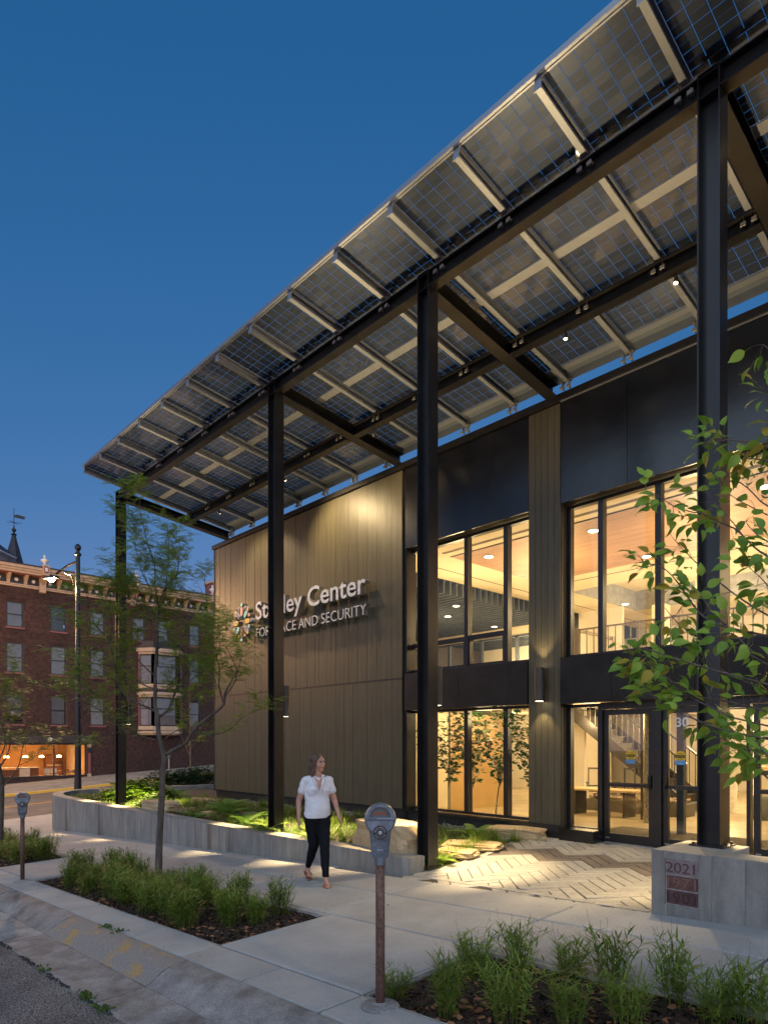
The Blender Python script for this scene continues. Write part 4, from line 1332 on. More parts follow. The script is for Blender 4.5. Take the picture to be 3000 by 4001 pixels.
# cornice
def cb(name, x0, x1, y0, y1, z0, z1, m, bev=0):
    b = MB(); b.box(x0, x1, y0, y1, z0, z1)
    return b.build(name, m, parent=bb_, bevel=bev)
for (x1, z0, z1, m_) in ((.12, 10.93, 11.02, creamp), (.17, 11.03, 11.1, creamp), (.06, 11.1, 11.62, blackp), (.62, 11.62, 11.66, rustp), (.66, 11.67, 11.8, creamp), (.74, 11.81, 11.93, creamp), (.84, 11.94, 12.1, creamp), (.9, 12.11, 12.17, blackp)):
    cb('cornice', BX - .05, BX + x1, Y0, 24.1, z0, z1, m_)
for k in range(-4, 16):
    y = 10.45 + .93 * k
    if y > 23.9: continue
    big = (k % 6 == 2)
    w_ = .17 if big else .085
    b = MB()
    z0 = 10.72 if big else 11.08
    b.prism([(BX + .08, z0), (BX + (.3 if big else .14), z0 + .05), (BX + (.5 if big else .3), 11.4), (BX + (.8 if big else .58), 11.62), (BX + .08, 11.62)], y - w_, y + w_, 'y') if False else None
    pr = [(.08, z0), ((.26 if big else .17), z0 + .04), ((.34 if big else .26), 11.3), ((.78 if big else .6), 11.6), (.08, 11.6)]
    vs = [(BX + u, y - w_, v) for u, v in pr] + [(BX + u, y + w_, v) for u, v in pr]
    n_ = len(pr)
    b.add(vs, [tuple(range(n_)), tuple(reversed(range(n_, 2 * n_)))] + [(i, i + n_, (i + 1) % n_ + n_, (i + 1) % n_) for i in range(n_)])
    if big:
        b.box(BX + .3, BX + .93, y - w_ - .03, y + w_ + .03, 11.68, 12.3)
    br = b.build('bracket', creamp, parent=bb_, fix=True)
    if big:
        q = MB()
        q.box(BX + .94, BX + .955, y - .12, y + .12, 11.8, 12.22, 0); q.box(BX + .94, BX + .965, y - .07, y + .07, 11.9, 12.12, 1)
        for s_ in (-.06, .04): q.box(BX + .35, BX + .37, y + s_ - .0, y + s_ + .03, 11.2, 11.5, 0)
        q.build('bracket_plaque', [brownp, roseM], parent=br)
        q = MB(); q.lathe((BX + .6, y, 12.3), [(.16, 0), (.1, .06), (.05, .1), (.06, .16), (.24, .3), (.22, .36), (.05, .46), (.04, .52), (.08, .58), (.06, .64), (.0, .66)], 12)
        q.build('urn_finial', roseM, parent=br, smooth=True)
    # rosette in the panel to the right
    q = MB()
    for j in range(8):
        a = PI / 4 * j
        q.lathe((BX + .062, y + .465 + .075 * math.cos(a), 11.36 + .075 * math.sin(a)), [(.035, 0), (.03, .012)], 8, M=Matrix.Rotation(R(90), 3, 'Y'))
    q.lathe((BX + .062, y + .465, 11.36), [(.07, 0), (.06, .016)], 12, M=Matrix.Rotation(R(90), 3, 'Y'))
    q.build('rosette', roseM, parent=bb_)
# bay window (oriel)
ba = MB()
PB = [(18.35, 0), (19.0, .75), (20.75, .75), (21.35, 0)]
def bayslab(b, z0, z1, grow, m):
    pts = [(BX - .05, PB[0][0] - grow), (BX + .0, PB[0][0] - grow), (BX + PB[1][1] + grow, PB[1][0] - grow * .6), (BX + PB[2][1] + grow, PB[2][0] + grow * .6), (BX, PB[3][0] + grow), (BX - .05, PB[3][0] + grow)]
    n_ = len(pts)
    b.add([(x, y, z0) for x, y in pts] + [(x, y, z1) for x, y in pts], [tuple(range(n_)), tuple(reversed(range(n_, 2 * n_)))] + [(i, i + n_, (i + 1) % n_ + n_, (i + 1) % n_) for i in range(n_)], m)
for z0, z1, gw, m_ in ((2.15, 2.25, -.05, 0), (2.25, 2.42, .1, 0), (2.43, 2.5, .02, 2), (2.5, 2.75, .06, 0), (4.72, 4.85, .05, 0), (4.86, 5.05, .16, 0), (5.06, 5.3, .03, 2), (5.3, 5.58, .06, 0), (7.6, 7.75, .05, 0), (7.76, 8.0, .18, 0), (8.0, 8.2, .05, 2), (8.2, 8.5, -.12, 2)):
    bayslab(ba, z0, z1, gw, m_)
bayo = ba.build('bay_window', [creamp, brownp, blackp], parent=bb_, fix=True, kind='stuff')
q = MB()                                                  # scalloped trim
for zt in (2.5, 4.83, 5.33, 7.72):
    for k in range(12):
        y = 19.0 + 1.75 * (k + .5) / 12
        q.add([(BX + .83, y - .07, zt + .02), (BX + .83, y + .07, zt + .02), (BX + .83, y, zt - .11), (BX + .8, y, zt - .11)], [(0, 1, 2), (1, 0, 3)])
q.build('scalloped_trim', creamp, parent=bayo)
for z0, z1 in ((2.76, 4.71), (5.59, 7.59)):
    q = MB()
    for (ya, xa), (yb, xb) in ((PB[0], PB[1]), (PB[1], PB[2]), (PB[2], PB[3])):
        for (y, x) in ((ya, xa), (yb, xb)):
            q.box(BX + x - .08, BX + x + .06, y - .07, y + .07, z0, z1)
    q.build('bay_post', brownp, parent=bayo)
    for (ya, xa), (yb, xb) in ((PB[0], PB[1]), (PB[1], PB[2]), (PB[2], PB[3])):
        q = MB()
        a = Vector((BX + xa - .05, ya, 0)); c_ = Vector((BX + xb - .05, yb, 0)); d = (c_ - a).normalized()
        a += d * .07; c_ -= d * .07
        zm = (z0 + z1) / 2 + .2
        for za, zb in ((z0, z0 + .08), (zm - .03, zm + .03), (z1 - .08, z1)):
            q.bar((a.x, a.y, (za + zb) / 2), (c_.x, c_.y, (za + zb) / 2), .06, zb - za)
        for e in (a, c_):
            q.bar((e.x, e.y, z0), (e.x, e.y, z1), .09, .09)
        q.build('bay_sash', winf, parent=bayo)
        q = MB(); q.add([(a.x - .01, a.y, z0), (c_.x - .01, c_.y, z0), (c_.x - .01, c_.y, z1), (a.x - .01, a.y, z1)], [(0, 1, 2, 3)])
        q.build('pane', dglass, parent=bayo)
        q = MB(); zz = z0 + (.75 if z0 < 3 and yb - ya > 1 else .02)
        q.add([(a.x - .1, a.y, zz), (c_.x - .1, c_.y, zz), (c_.x - .1, c_.y, z1), (a.x - .1, a.y, z1)], [(0, 1, 2, 3)])
        q.build('blind', blind, parent=bayo)
q = MB(); q.box(BX - .35, BX - .3, 18.5, 21.2, 2.5, 8.1); q.build('bay_backing', blackp, parent=bayo)
# shopfront
cb('shop_fascia', BX - .05, BX + .1, 0, 15.25, 1.6, 2.08, mat('dark_fascia', (.03, .026, .024), .6))
q = MB(); q.lathe((BX + .1, 12.75, 1.82), [(.13, 0), (.13, .05)], 18, M=Matrix.Rotation(R(90), 3, 'Y')); q.build('round_badge', roseM, parent=bb_)
q = MB()
for y in (0.0, 3.3, 6.6, 10.0 - .1, 13.0, 14.87):
    q.box(BX - .16, BX - .08, y, y + .08, -.42, 1.56)
q.box(BX - .16, BX - .08, 0, 14.95, 1.5, 1.58); q.box(BX - .2, BX + .02, 0, 14.95, -.5, -.4)
sf = q.build('shop_window_frame', winf, parent=bb_)
for a, c_ in ((.08, 3.3), (3.38, 6.6), (6.68, 9.9), (9.98, 13.0), (13.08, 14.87)):
    q = MB(); q.add([(BX - .12, a, -.4), (BX - .12, c_, -.4), (BX - .12, c_, 1.5), (BX - .12, a, 1.5)], [(0, 1, 2, 3)]); q.build('pane', glassm, parent=sf)
q = MB(); q.box(BX - .02, BX + .06, 15.03, 15.19, -.35, 1.55, 0); q.box(BX + .061, BX + .075, 15.05, 15.17, 1.05, 1.2, 2); q.box(BX - .02, BX + .08, 15.0, 15.22, -.52, -.34, 1); q.box(BX - .02, BX + .08, 15.0, 15.22, 1.35, 1.56, 1); q.box(BX + .061, BX + .078, 15.02, 15.2, .98, 1.28, 2)
q.build('pilaster', [brownp, creamp, blackp], parent=bb_)
ochre = mat('ochre_shop_wall', (.6, .34, .14), .7, 0, .06, 1)
def sroom(name, x0, x1, y0, y1, z0, z1, m_):
    b = MB(); b.box(x0, x1, y0, y1, z0, z1); return b.build(name, m_, parent=bb_)
sroom('shop_floor', BX - 5, BX - .3, 0, 15, -.9, -.8, ochre)
sroom('shop_ceiling', BX - 5, BX - .3, 0, 15, 1.75, 1.8, creamp)
sroom('shop_back_wall', BX - 5.1, BX - 5, 0, 15.5, -.9, 1.75, ochre)
sroom('shop_side_wall', BX - 5, BX - .3, 15.3, 15.4, -.9, 1.75, ochre)
sroom('shop_pier', BX - 4, BX - 2.2, 15.0, 15.25, -.8, 1.74, creamp)
sroom('shop_light_strip', BX - .5, BX - .4, .2, 14.8, 1.62, 1.66, mat('strip_glow', (1, .7, .3), .5, em=2.2, emc=(1, .62, .22)))
def pendant(label, y):
    t = thing('pendant_lamp', label, 'pendant lamp', (BX - 2.2, y, .74), 'pendant lamps in the shop window')
    b = MB(); b.lathe((BX - 2.2, y, .7), [(.15, 0), (.12, .09), (.03, .12)], 14); b.build('lamp_shade', mat('pendant_shade', (1, .8, .45), .5, em=16, emc=(1, .62, .25)), parent=t)
    b = MB(); b.tube([(BX - 2.2, y, .82), (BX - 2.2, y, 1.75)], .01, 5); b.build('cord', blackp, parent=t)
    point((BX - 2.2, y, .5), 20, .12, (1, .55, .22))
for lab, y in (('leftmost glowing pendant lamp in the shop window', 10.92), ('second glowing pendant lamp from the left in the shop', 11.99), ('third glowing pendant lamp, left of the window mullion', 12.93), ('rightmost glowing pendant lamp right of the window mullion', 13.97)):
    pendant(lab, y)
def shopthing(name, label, cat, parts, base, group=None):
    t = thing(name, label, cat, base, group)
    for nm, boxes, m_ in parts:
        b = MB()
        for bb2 in boxes: b.box(*bb2)
        b.build(nm, m_, parent=t)
    return t
wdk = mat('shop_wood', (.16, .06, .025), .5); whp = mat('shop_white', (.75, .72, .66), .5)
shopthing('shop_counter', 'white and brown counter standing behind the lit shop window', 'counter', [('counter_front', [(BX - 2, BX - 1.6, 11.5, 12.1, -.8, .05)], whp), ('counter_side', [(BX - 2, BX - 1.6, 12.12, 12.6, -.8, .05), (BX - 2, BX - 1.6, 10.2, 11.48, -.8, -.05)], wdk), ('counter_top', [(BX - 2.05, BX - 1.55, 10.2, 12.62, .055, .09)], whp)], (BX - 1.8, 11.4, -.8))
shopthing('shop_cabinet', 'dark wooden cabinet with glass against the shop back wall', 'cabinet', [('cabinet_body', [(BX - 4.5, BX - 4, 13.7, 14.7, -.8, .75)], wdk), ('cabinet_shelf', [(BX - 4, BX - 3.9, 13.75, 14.65, .1, .14), (BX - 4, BX - 3.9, 13.75, 14.65, -.3, -.26)], whp)], (BX - 4.2, 14.2, -.8))
for i, (y, lab) in enumerate(((12.75, 'dark chair left of the others by the shop window'), (13.15, 'chair with pale arms beside the shop mullion'))):
    shopthing('shop_chair', lab, 'chair', [('seat', [(BX - 1.1, BX - .7, y, y + .35, -.4, -.35)], whp), ('backrest', [(BX - 1.12, BX - 1.08, y, y + .35, -.3, .0)], whp), ('leg', [(BX - 1.1, BX - 1.07, y, y + .03, -.8, -.4), (BX - .73, BX - .7, y, y + .03, -.8, -.4), (BX - 1.1, BX - 1.07, y + .32, y + .35, -.8, -.4), (BX - .73, BX - .7, y + .32, y + .35, -.8, -.4)], wdk)], (BX - .9, y, -.8))
fl = MB()
random.seed(9)
for k in range(60):
    c_ = Vector((BX - .5 + random.gauss(0, .06), 14.1 + random.gauss(0, .35), -.28 + random.uniform(0, .22)))
    M = Matrix.Translation(c_) @ Matrix.Rotation(random.uniform(0, 6), 4, Vector((random.random(), random.random(), random.random())))
    fl.obox(M, .03, .03, .01, random.choice([0, 0, 1, 2]))
fo = fl.build('window_flowers', [mat('dried_leaf', (.05, .06, .03), .7), mat('pink_petal', (.5, .12, .08), .6), mat('white_petal', (.6, .5, .4), .6)])
tag(fo, 'low arrangement of pink and white flowers on the shop window ledge', 'flowers')
q = MB()
for a in range(4):
    an = PI / 2 * a
    cy, cz = 14.55 + .13 * math.cos(an), .25 + .16 * math.sin(an)
    q.tube([(BX - 3.9, cy + .06 * math.cos(t * PI / 4), cz + .07 * math.sin(t * PI / 4)) for t in range(9)], .012, 5)
q.tube([(BX - 3.9, 14.55, .0), (BX - 3.9, 14.55, .45)], .012, 5)
o = q.build('wall_ornament', blackp); tag(o, 'dark scrolled metal cross ornament on the shop wall', 'ornament')

# roof turret and spire beyond
sp = thing('spire', 'dark slate church spire with weather vane behind the brick building', 'spire', (0, 0, 0))
def farp(px, py, d):
    v = ondepth(px, py, d); return v
c0 = farp(56, 2206, 70)
sp.location = c0; WLOC[sp.name] = c0.copy()
slate = mat('dark_slate', (.022, .02, .026), .6, 0, .4, 4, .5, 8)
b = MB(); b.lathe(c0, [(1.25, -2.0), (1.0, 0), (.3, 2.6), (.2, 3.1)], 8); b.build('spire_roof', slate, parent=sp)
b = MB(); b.lathe(c0, [(.2, 3.1), (.32, 3.2), (.12, 3.3), (.1, 3.45), (.22, 3.6), (.22, 3.75), (.08, 3.9), (.04, 4.2), (.03, 5.9), (.05, 5.92), (.02, 5.98)], 10); b.build('finial', slate, parent=sp)
b = MB()
rv = Vector((SA, CA, 0))
p = c0 + Vector((0, 0, 4.95))
q0, q1, q2 = p, p + rv * .35, p + rv * 1.25
up = Vector((0, 0, 1))
def flat(b, pts, th):
    n_ = Vector((-CA, SA, 0)) * th
    k = len(pts)
    b.add([x - n_ for x in pts] + [x + n_ for x in pts], [tuple(range(k)), tuple(reversed(range(k, 2 * k)))] + [(i, (i + 1) % k, (i + 1) % k + k, i + k) for i in range(k)])
flat(b, [p + up * .28, q1 + up * .36, q2 + up * .1, q2 - rv * .2 - up * .05, q2 - up * .2, q1 - up * .0, p + up * .1], .02)
b.tube([p - rv * .8 - up * .4, p + rv * .8 - up * .55], .025, 5); b.tube([p + Vector((-.5, .5, -.45)), p + Vector((.5, -.5, -.5))], .025, 5)
b.build('weather_vane', blackp, parent=sp)
cu = thing('cupola', 'white wooden cupola with hipped roof at the left edge', 'cupola', farp(0, 2206, 66))
cc = farp(-14, 2200, 66)
b = MB()
q = Matrix.Rotation(R(0), 3, 'Z')
b.lathe(cc, [(1.9, .95), (.1, 2.1), (0.05, 2.5)], 4); b.build('cupola_roof', slate, parent=cu)
b = MB(); b.lathe(cc, [(.75, -3), (.75, .3), (.95, .45), (1.2, .6), (1.85, .8), (1.85, .95)], 4); b.build('cupola_body', mat('cupola_white', (.5, .52, .55), .6), parent=cu)
tu = thing('turret', 'small oxblood turret with rosette at the far right end of the roofline', 'turret', (-43.7, 24.2, 12))
b = MB(); b.box(-44.3, -43.3, 23.6, 24.6, 11.6, 13.2, 0); b.box(-44.4, -43.2, 23.5, 24.7, 13.2, 13.35, 1); b.box(-43.298, -43.27, 23.85, 24.2, 12.5, 12.9, 2)
b.build('turret_body', [brownp, creamp, roseM], parent=tu)
fb = thing('flat_roofed_building', 'plain dark building behind the trees right of the brick building', 'building', (-50, 40, 0))
# ------------------------------------------------------------------ street lamp on the corner
lx, ly = -27.2, 9.0
lz = g(lx, ly) - .05
sl_ = thing('street_lamp', 'tall black street lamp glowing on the corner', 'street lamp', (lx, ly, lz))
b = MB(); b.lathe((lx, ly, lz), [(.22, 0), (.22, .25), (.15, .4), (.125, 1.2), (.095, 5), (.085, 9.95), (.13, 9.98), (.13, 10.05), (.085, 10.08), (.06, 10.15), (.12, 10.24), (.12, 10.34), (.05, 10.42), (0, 10.44)], 16)
b.build('pole', steel, parent=sl_, smooth=False)
arm = Vector((-.86, -.5, 0)).normalized()
P0 = Vector((lx, ly, lz + 9.75))
b = MB(); b.tube([P0, P0 + arm * .5 - Vector((0, 0, .14)), P0 + arm * 1.05 - Vector((0, 0, .42))], [.05, .045, .04], 8)
b.tube([P0 - Vector((0, 0, 1.4)), P0 + arm * .16 - Vector((0, 0, 1.0)), P0 + arm * .3 - Vector((0, 0, .55)), P0 + arm * .62 - Vector((0, 0, .42))], .03, 6)
b.build('arm', steel, parent=sl_)
H = P0 + arm * 1.3 - Vector((0, 0, .55))
b = MB(); b.obox(Matrix.Translation(H) @ arm.to_track_quat('X', 'Z').to_matrix().to_4x4(), .32, .12, .05); b.lathe(H, [(.07, .05), (.07, .12)], 10)
b.build('lamp_head', steel, parent=sl_, bevel=.02)
b = MB(); b.lathe(H, [(.11, -.055), (.13, -.1), (.06, -.17)], 14); b.build('lamp_lens', mat('street_lamp_glow', (1, .8, .5), .4, em=260, emc=(1, .68, .34)), parent=sl_)
point(H - Vector((0, 0, .3)), 1500, .12, (1, .56, .26), 'street_lamp_light')
# second street lamp beyond the left edge lights the far kerb and shopfront
sl2 = copy_tree(sl_)
sl2['label'] = 'street lamp of the same kind standing further left beyond the frame'
sl2.location = (-38.2, 1.0, g(-38, 1))
point((-37.2, 1.4, 8.2), 1500, .2, (1, .5, .2), 'street_lamp_light')
bpy.data.objects.remove(fb)
# ================================================================== parking meters
mblue = mat('grey_blue_casting', (.13, .15, .175), .48, .35, .2, 9, .4, 60, fleck=(60, .15))
mrim = mat('worn_casting_top', (.17, .2, .24), .4, .4, .25, 14, .3, 50)
rustm = mat('rusty_post', (.1, .052, .038), .85, 0, .35, 7, .8, 70, stretch=(1, 1, .3), fleck=(50, .3))
blackb2 = mat('badge_black', (.012, .012, .013), .45)
badgew = mat('badge_lettering', (.42, .42, .42), .5)
mglass = mat('meter_window', (.12, .13, .12), .15, 0, .1, coat=1)
redflag = mat('expired_flag', (.24, .07, .045), .6)
def arc_text(txt, r, a0, a1, size, parent, M, flip=False):
    n_ = len(txt)
    for i, ch in enumerate(txt):
        if ch == ' ': continue
        a = R(a0 + (a1 - a0) * i / (n_ - 1))
        me = text_mesh(ch, size, .0008)
        x0, x1 = ext(me); z0, z1 = ext(me, 1)
        me.materials.clear(); me.materials.append(badgew)
        rot = a - PI / 2 if not flip else a + PI / 2
        T = Matrix.Translation((r * math.cos(a), 0, r * math.sin(a))) @ Matrix.Rotation(-rot, 4, 'Y') @ Matrix.Translation((-(x0 + x1) / 2, 0, -.36 * size)) @ Matrix.Rotation(R(90), 4, 'X')
        o = inst('badge_letter', me, (0, 0, 0), parent)
        o.matrix_local = M @ T
def meter(label, px, py, gz, face, h=1.38):
    """single-head meter: base at ground, head turned so that its face looks along `face`"""
    t = thing('parking_meter', label, 'parking meter', (0, 0, 0), 'parking meters along the kerb')
    WLOC[t.name] = Vector((0, 0, 0))
    b = MB(); b.tube([(0, 0, -.02), (0, 0, h - .39)], .031, 14, cap=True)
    b.build('post', rustm, parent=t, smooth=True)
    b = MB(); b.lathe((0, 0, 0), [(.13, .002), (.12, .012), (.05, .02), (.036, .03)], 18)
    b.build('base_collar', conc_old, parent=t)
    z0 = h - .385
    b = MB()                                              # tapered housing, front is -Y
    secs = [(0, .052, .034), (.03, .058, .04), (.2, .074, .05), (.3, .082, .052)]
    def ringp(w_, d, z):
        pts = []
        for sx, sy in ((1, 1), (-1, 1), (-1, -1), (1, -1)):
            for k in range(3):
                a = {(1, 1): 0, (-1, 1): 90, (-1, -1): 180, (1, -1): 270}[(sx, sy)] + 45 * k
                pts.append((sx * (w_ - .015) + .015 * math.cos(R(a)), sy * (d - .015) + .015 * math.sin(R(a)), z))
        return pts
    o_ = 0
    vs = []
    for z, w_, d in secs: vs += ringp(w_, d, z0 + z)
    k = 12
    fs = [(i * k + j, i * k + (j + 1) % k, (i + 1) * k + (j + 1) % k, (i + 1) * k + j) for i in range(len(secs) - 1) for j in range(k)]
    fs += [tuple(reversed(range(k))), tuple(range((len(secs) - 1) * k, len(secs) * k))]
    b.add(vs, fs)
    b.build('housing', mblue, parent=t)
    b = MB(); b.tube([(0, 0, z0 - .05), (0, 0, z0)], .037, 14); b.build('neck', mblue, parent=t)
    zc = z0 + .255
    rr = .105
    b = MB()                                              # round head with bezel
    n_ = 36
    prof = [(rr * .86, -.056), (rr * .95, -.048), (rr, -.03), (rr, .03), (rr * .95, .05), (rr * .8, .058)]
    b.lathe((0, 0, zc), prof, n_, M=Matrix.Rotation(R(-90), 3, 'X'))
    b.build('dial_head', mrim, parent=t, smooth=False)
    b = MB(); b.box(-.107, .107, -.06, .055, zc - .006, zc + .012); b.build('waist_band', mrim, parent=t, bevel=.005)
    hd = [(.068 * math.cos(R(a)), zc + .014 + .068 * math.sin(R(a))) for a in range(0, 181, 12)]
    b = MB(); b.prism(hd, -.0605, -.05, 'y'); b.build('window', mglass, parent=t, fix=True)
    b = MB(); b.add([(-.04, -.0615, zc + .032), (.04, -.0615, zc + .032), (.04, -.0615, zc + .052), (-.04, -.0615, zc + .052)], [(0, 1, 2, 3)]); b.build('expired_flag', redflag, parent=t)
    b = MB()
    for a0_ in range(0, 181, 12):
        if a0_ == 180: break
        p, q = R(a0_), R(a0_ + 12)
        ring = [(.07, p), (.088, p), (.088, q), (.07, q)]
        pts = [(r_ * math.cos(a), zc + .014 + r_ * math.sin(a)) for r_, a in ring]
        b.prism(pts, -.072, -.05, 'y')
    b.box(-.088, .088, -.072, -.05, zc + .004, zc + .0145)
    b.build('bezel', mrim, parent=t, fix=True)
    bz = z0 + .17
    b = MB(); b.lathe((0, -.056, bz), [(.05, 0), (.05, .006), (.046, .008)], 28, M=Matrix.Rotation(R(90), 3, 'X'))
    bo = b.build('badge', blackb2, parent=t)
    b = MB(); b.lathe((0, -.063, bz), [(.013, 0), (.013, .004), (.006, .006)], 16, M=Matrix.Rotation(R(90), 3, 'X'))
    for rad in (.0475, .0235):
        for kk in range(36):
            a, c_ = 2 * PI * kk / 36, 2 * PI * (kk + 1) / 36
            b.add([(r_ * math.cos(q), -.0646, bz + r_ * math.sin(q)) for r_, q in ((rad, a), (rad + .0012, a), (rad + .0012, c_), (rad, c_))], [(0, 1, 2, 3)])
    b.build('badge_ring', badgew, parent=bo)
    Mb = Matrix.Translation((0, -.0648, bz))
    arc_text('DRIVE CAREFULLY', .035, 170, 10, .0135, bo, Mb)
    arc_text('SAVE A LIFE', .035, 205, 335, .0135, bo, Mb, flip=True)
    b = MB(); b.box(-.022, .022, -.048, -.044, z0 + .045, z0 + .058); b.build('coin_plate', mrim, parent=t, bevel=.002)
    t.location = (px, py, gz)
    t.rotation_euler = (0, 0, math.atan2(face.y, face.x) + PI / 2)
    return t
fc_ = Vector((3.2, -3.0, 0)).normalized()
meter('blue-grey parking meter on a rusty post, nearest the camera', -3.22, 2.99, g(-3.22, 2.99), fc_)
meter('blue-grey parking meter further away at the left', -11.35, 2.93, g(-11.35, 2.93), Vector((.93, -.36, 0)), 1.42)

# ================================================================== rocks, slabs and plants in the planter
random.seed(31)
sand = mat('honey_sandstone', (.42, .3, .16), .82, 0, .2, 3, 1.2, 12, fleck=(60, .14), rnd=.1, col2=(.5, .38, .22))
gcount = 0
def rock(label, cx, cy, z0, lx, ly, h, rz, seed, name='boulder', cat='boulder', flatness=0.0):
    bm = bmesh.new()
    bmesh.ops.create_cube(bm, size=2)
    bmesh.ops.subdivide_edges(bm, edges=bm.edges[:], cuts=7, use_grid_fill=True)
    for v in bm.verts:
        p = v.co.copy()
        q = Vector((math.copysign(abs(p.x) ** .9, p.x), math.copysign(abs(p.y) ** .9, p.y), p.z))
        r_ = 1 - .12 * (abs(p.x * p.y)) ** 3 - .06 * abs(p.x * p.z) ** 4
        n1 = noise.noise(p * 1.1 + Vector((seed, 0, 0))) * .13; n2 = noise.noise(p * 3.3 + Vector((0, seed, 0))) * .07
        lay = (.012 if h > .25 else .0) * math.sin(p.z * 9 + 3 * noise.noise(p + Vector((seed, 3, 1))))
        side = 1 if abs(p.z) < .98 else .35
        v.co = Vector((q.x * r_ * (1 + (n1 + n2 + lay) * side), q.y * r_ * (1 + (n1 + n2 + lay) * side), p.z + (n1 * .3 + n2 * .4)))
        v.co = Vector((v.co.x * lx / 2, v.co.y * ly / 2, (v.co.z + 1) * h / 2))
    me = bpy.data.meshes.new(name); bm.to_mesh(me); bm.free()
    me.materials.append(sand)
    o = bpy.data.objects.new(name, me); COL.objects.link(o)
    o.location = (cx, cy, z0); o.rotation_euler = (0, 0, rz)
    tag(o, label, cat, 'sandstone rocks in the planter')
    return o
def at(px, py, z=.03):
    t = (z - EYE) / (-(py - HYP) / FPX)
    r_ = ray(px, py)
    return r_.x * t, r_.y * t
x, y = at(1520, 3325); rock('large honey-coloured sandstone boulder beside the wall, behind the meter', x, y, -.03, 1.3, .6, .5, -.15, 1.3)
x, y = at(1372, 3303, .02); rock('low pale rock at the foot of the large boulder, left side', x + .1, y - .12, -.03, .42, .26, .09, .2, 2.2)
x, y = at(1560, 3345, .02); rock('low pale rock between the large boulder and the meter head', x, y - .0, -.05, .5, .26, .1, .1, 8.2)
x, y = at(2010, 3268, .0); rock('yellow flat sandstone slab against the window base', x, y + .05, -.05, 1.05, .62, .2, .35, 3.1, 'stone_slab', 'stone slab')
x, y = at(1860, 3300, .0); rock('grey-brown flat slab just left of the yellow slab', x, y - .1, -.05, .9, .5, .1, .5, 4.7, 'stone_slab', 'stone slab')
x, y = at(1785, 3330, .0); rock('pale low slab next to the column at the paving', x, y, -.06, .6, .42, .1, .3, 5.5, 'stone_slab', 'stone slab')
x, y = at(1655, 3345, .0); rock('small cream stone behind the end of the planter wall', x, y, -.04, .4, .3, .12, .3, 6.1)
x, y = at(636, 3172, .02); rock('squared sandstone block behind the tree trunk', x - .1, y, .0, 1.15, .5, .27, .05, 7.7)
x, y = at(650, 3160, .02); rock('second ledge of sandstone under the squared block', x + .45, y - .12, -.02, .7, .4, .14, .15, 9.1)
x, y = at(800, 3128, .02); rock('flat sandstone ledge by the corner of the cedar wall', x, y, -.02, 1.1, .35, .1, .0, 9.9, 'stone_slab', 'stone slab')
x, y = at(955, 3182, .02); rock('flat sandstone slab between the ferns', x, y, -.02, .7, .35, .1, .1, 11.0, 'stone_slab', 'stone slab')
x, y = at(722, 3173, .02); rock('small reddish rock left of the ferns', x, y, .0, .45, .35, .12, .3, 12.3)
x, y = at(815, 3185, .02); rock('small round rock in the middle of the bed', x, y, .0, .3, .3, .1, .3, 13.3)
x, y = at(425, 3092, .02); rock('distant pale slab in the grass at the left end', x, y, .0, 1.3, .4, .09, .0, 14.3, 'stone_slab', 'stone slab')
# pebbles at the door corner and drip strip along the wall
pb = MB()
def pebble(x, y, z, s_):
    M = Matrix.Translation((x, y, z)) @ Matrix.Rotation(random.uniform(0, 6.3), 4, 'Z') @ Matrix.Rotation(random.uniform(-.5, .5), 4, 'X')
    a, c_, h = s_, s_ * random.uniform(.5, .8), s_ * random.uniform(.25, .4)
    pts = [(-1, 0, 0), (-.5, -.8, 0), (.5, -.8, 0), (1, 0, 0), (.5, .8, 0), (-.5, .8, 0)]
    pb.add([M @ Vector((p[0] * a, p[1] * c_, -h)) for p in pts] + [M @ Vector((p[0] * a * .75, p[1] * c_ * .75, h)) for p in pts],
           [tuple(range(6, 12))] + [(i, (i + 1) % 6, (i + 1) % 6 + 6, i + 6) for i in range(6)], random.choice([0, 0, 1]))
for i in range(620):
    t = random.random()
    y = 9.05 + .8 * random.random(); x = left_edge(y) - .08 - random.random() * (.25 + .9 * (y - 9.05))
    pebble(x, y, soilz(x, y) + .02 + random.random() * .02, random.uniform(.018, .042))
for i in range(1500):
    x = random.uniform(-18, -7.4); y = random.uniform(9.45, 9.93)
    pebble(x, y, soilz(x, y) + .01 + random.random() * .02, random.uniform(.015, .035))
pb.build('grey_pebbles', [mat('pebble_grey', (.2, .19, .17), .7, 0, .3, 20), mat('pebble_dark', (.1, .1, .1), .7, 0, .3, 20)], kind='stuff')
pl = MB()
leafm_g = mat('leaf_litter', (.16, .085, .04), .8, 0, .5, 25)
for i in range(1500):
    x = random.uniform(-14, -6.2); y = random.uniform(6.5, 9.3)
    if x > left_edge(y) - .05: continue
    if x < -7.5 and random.random() < .6: continue
    s_ = random.uniform(.015, .035)
    M = Matrix.Translation((x, y, soilz(x, y) + .012)) @ Matrix.Rotation(random.uniform(0, 6.3), 4, 'Z') @ Matrix.Rotation(random.gauss(0, .4), 4, 'X')
    pl.add([M @ (Vector(p) * s_) for p in [(-1, 0, 0), (0, -.5, .2), (1, 0, 0), (0, .5, .2)]], [(0, 1, 2, 3)])
pl.build('planter_leaf_litter', leafm_g, kind='stuff')

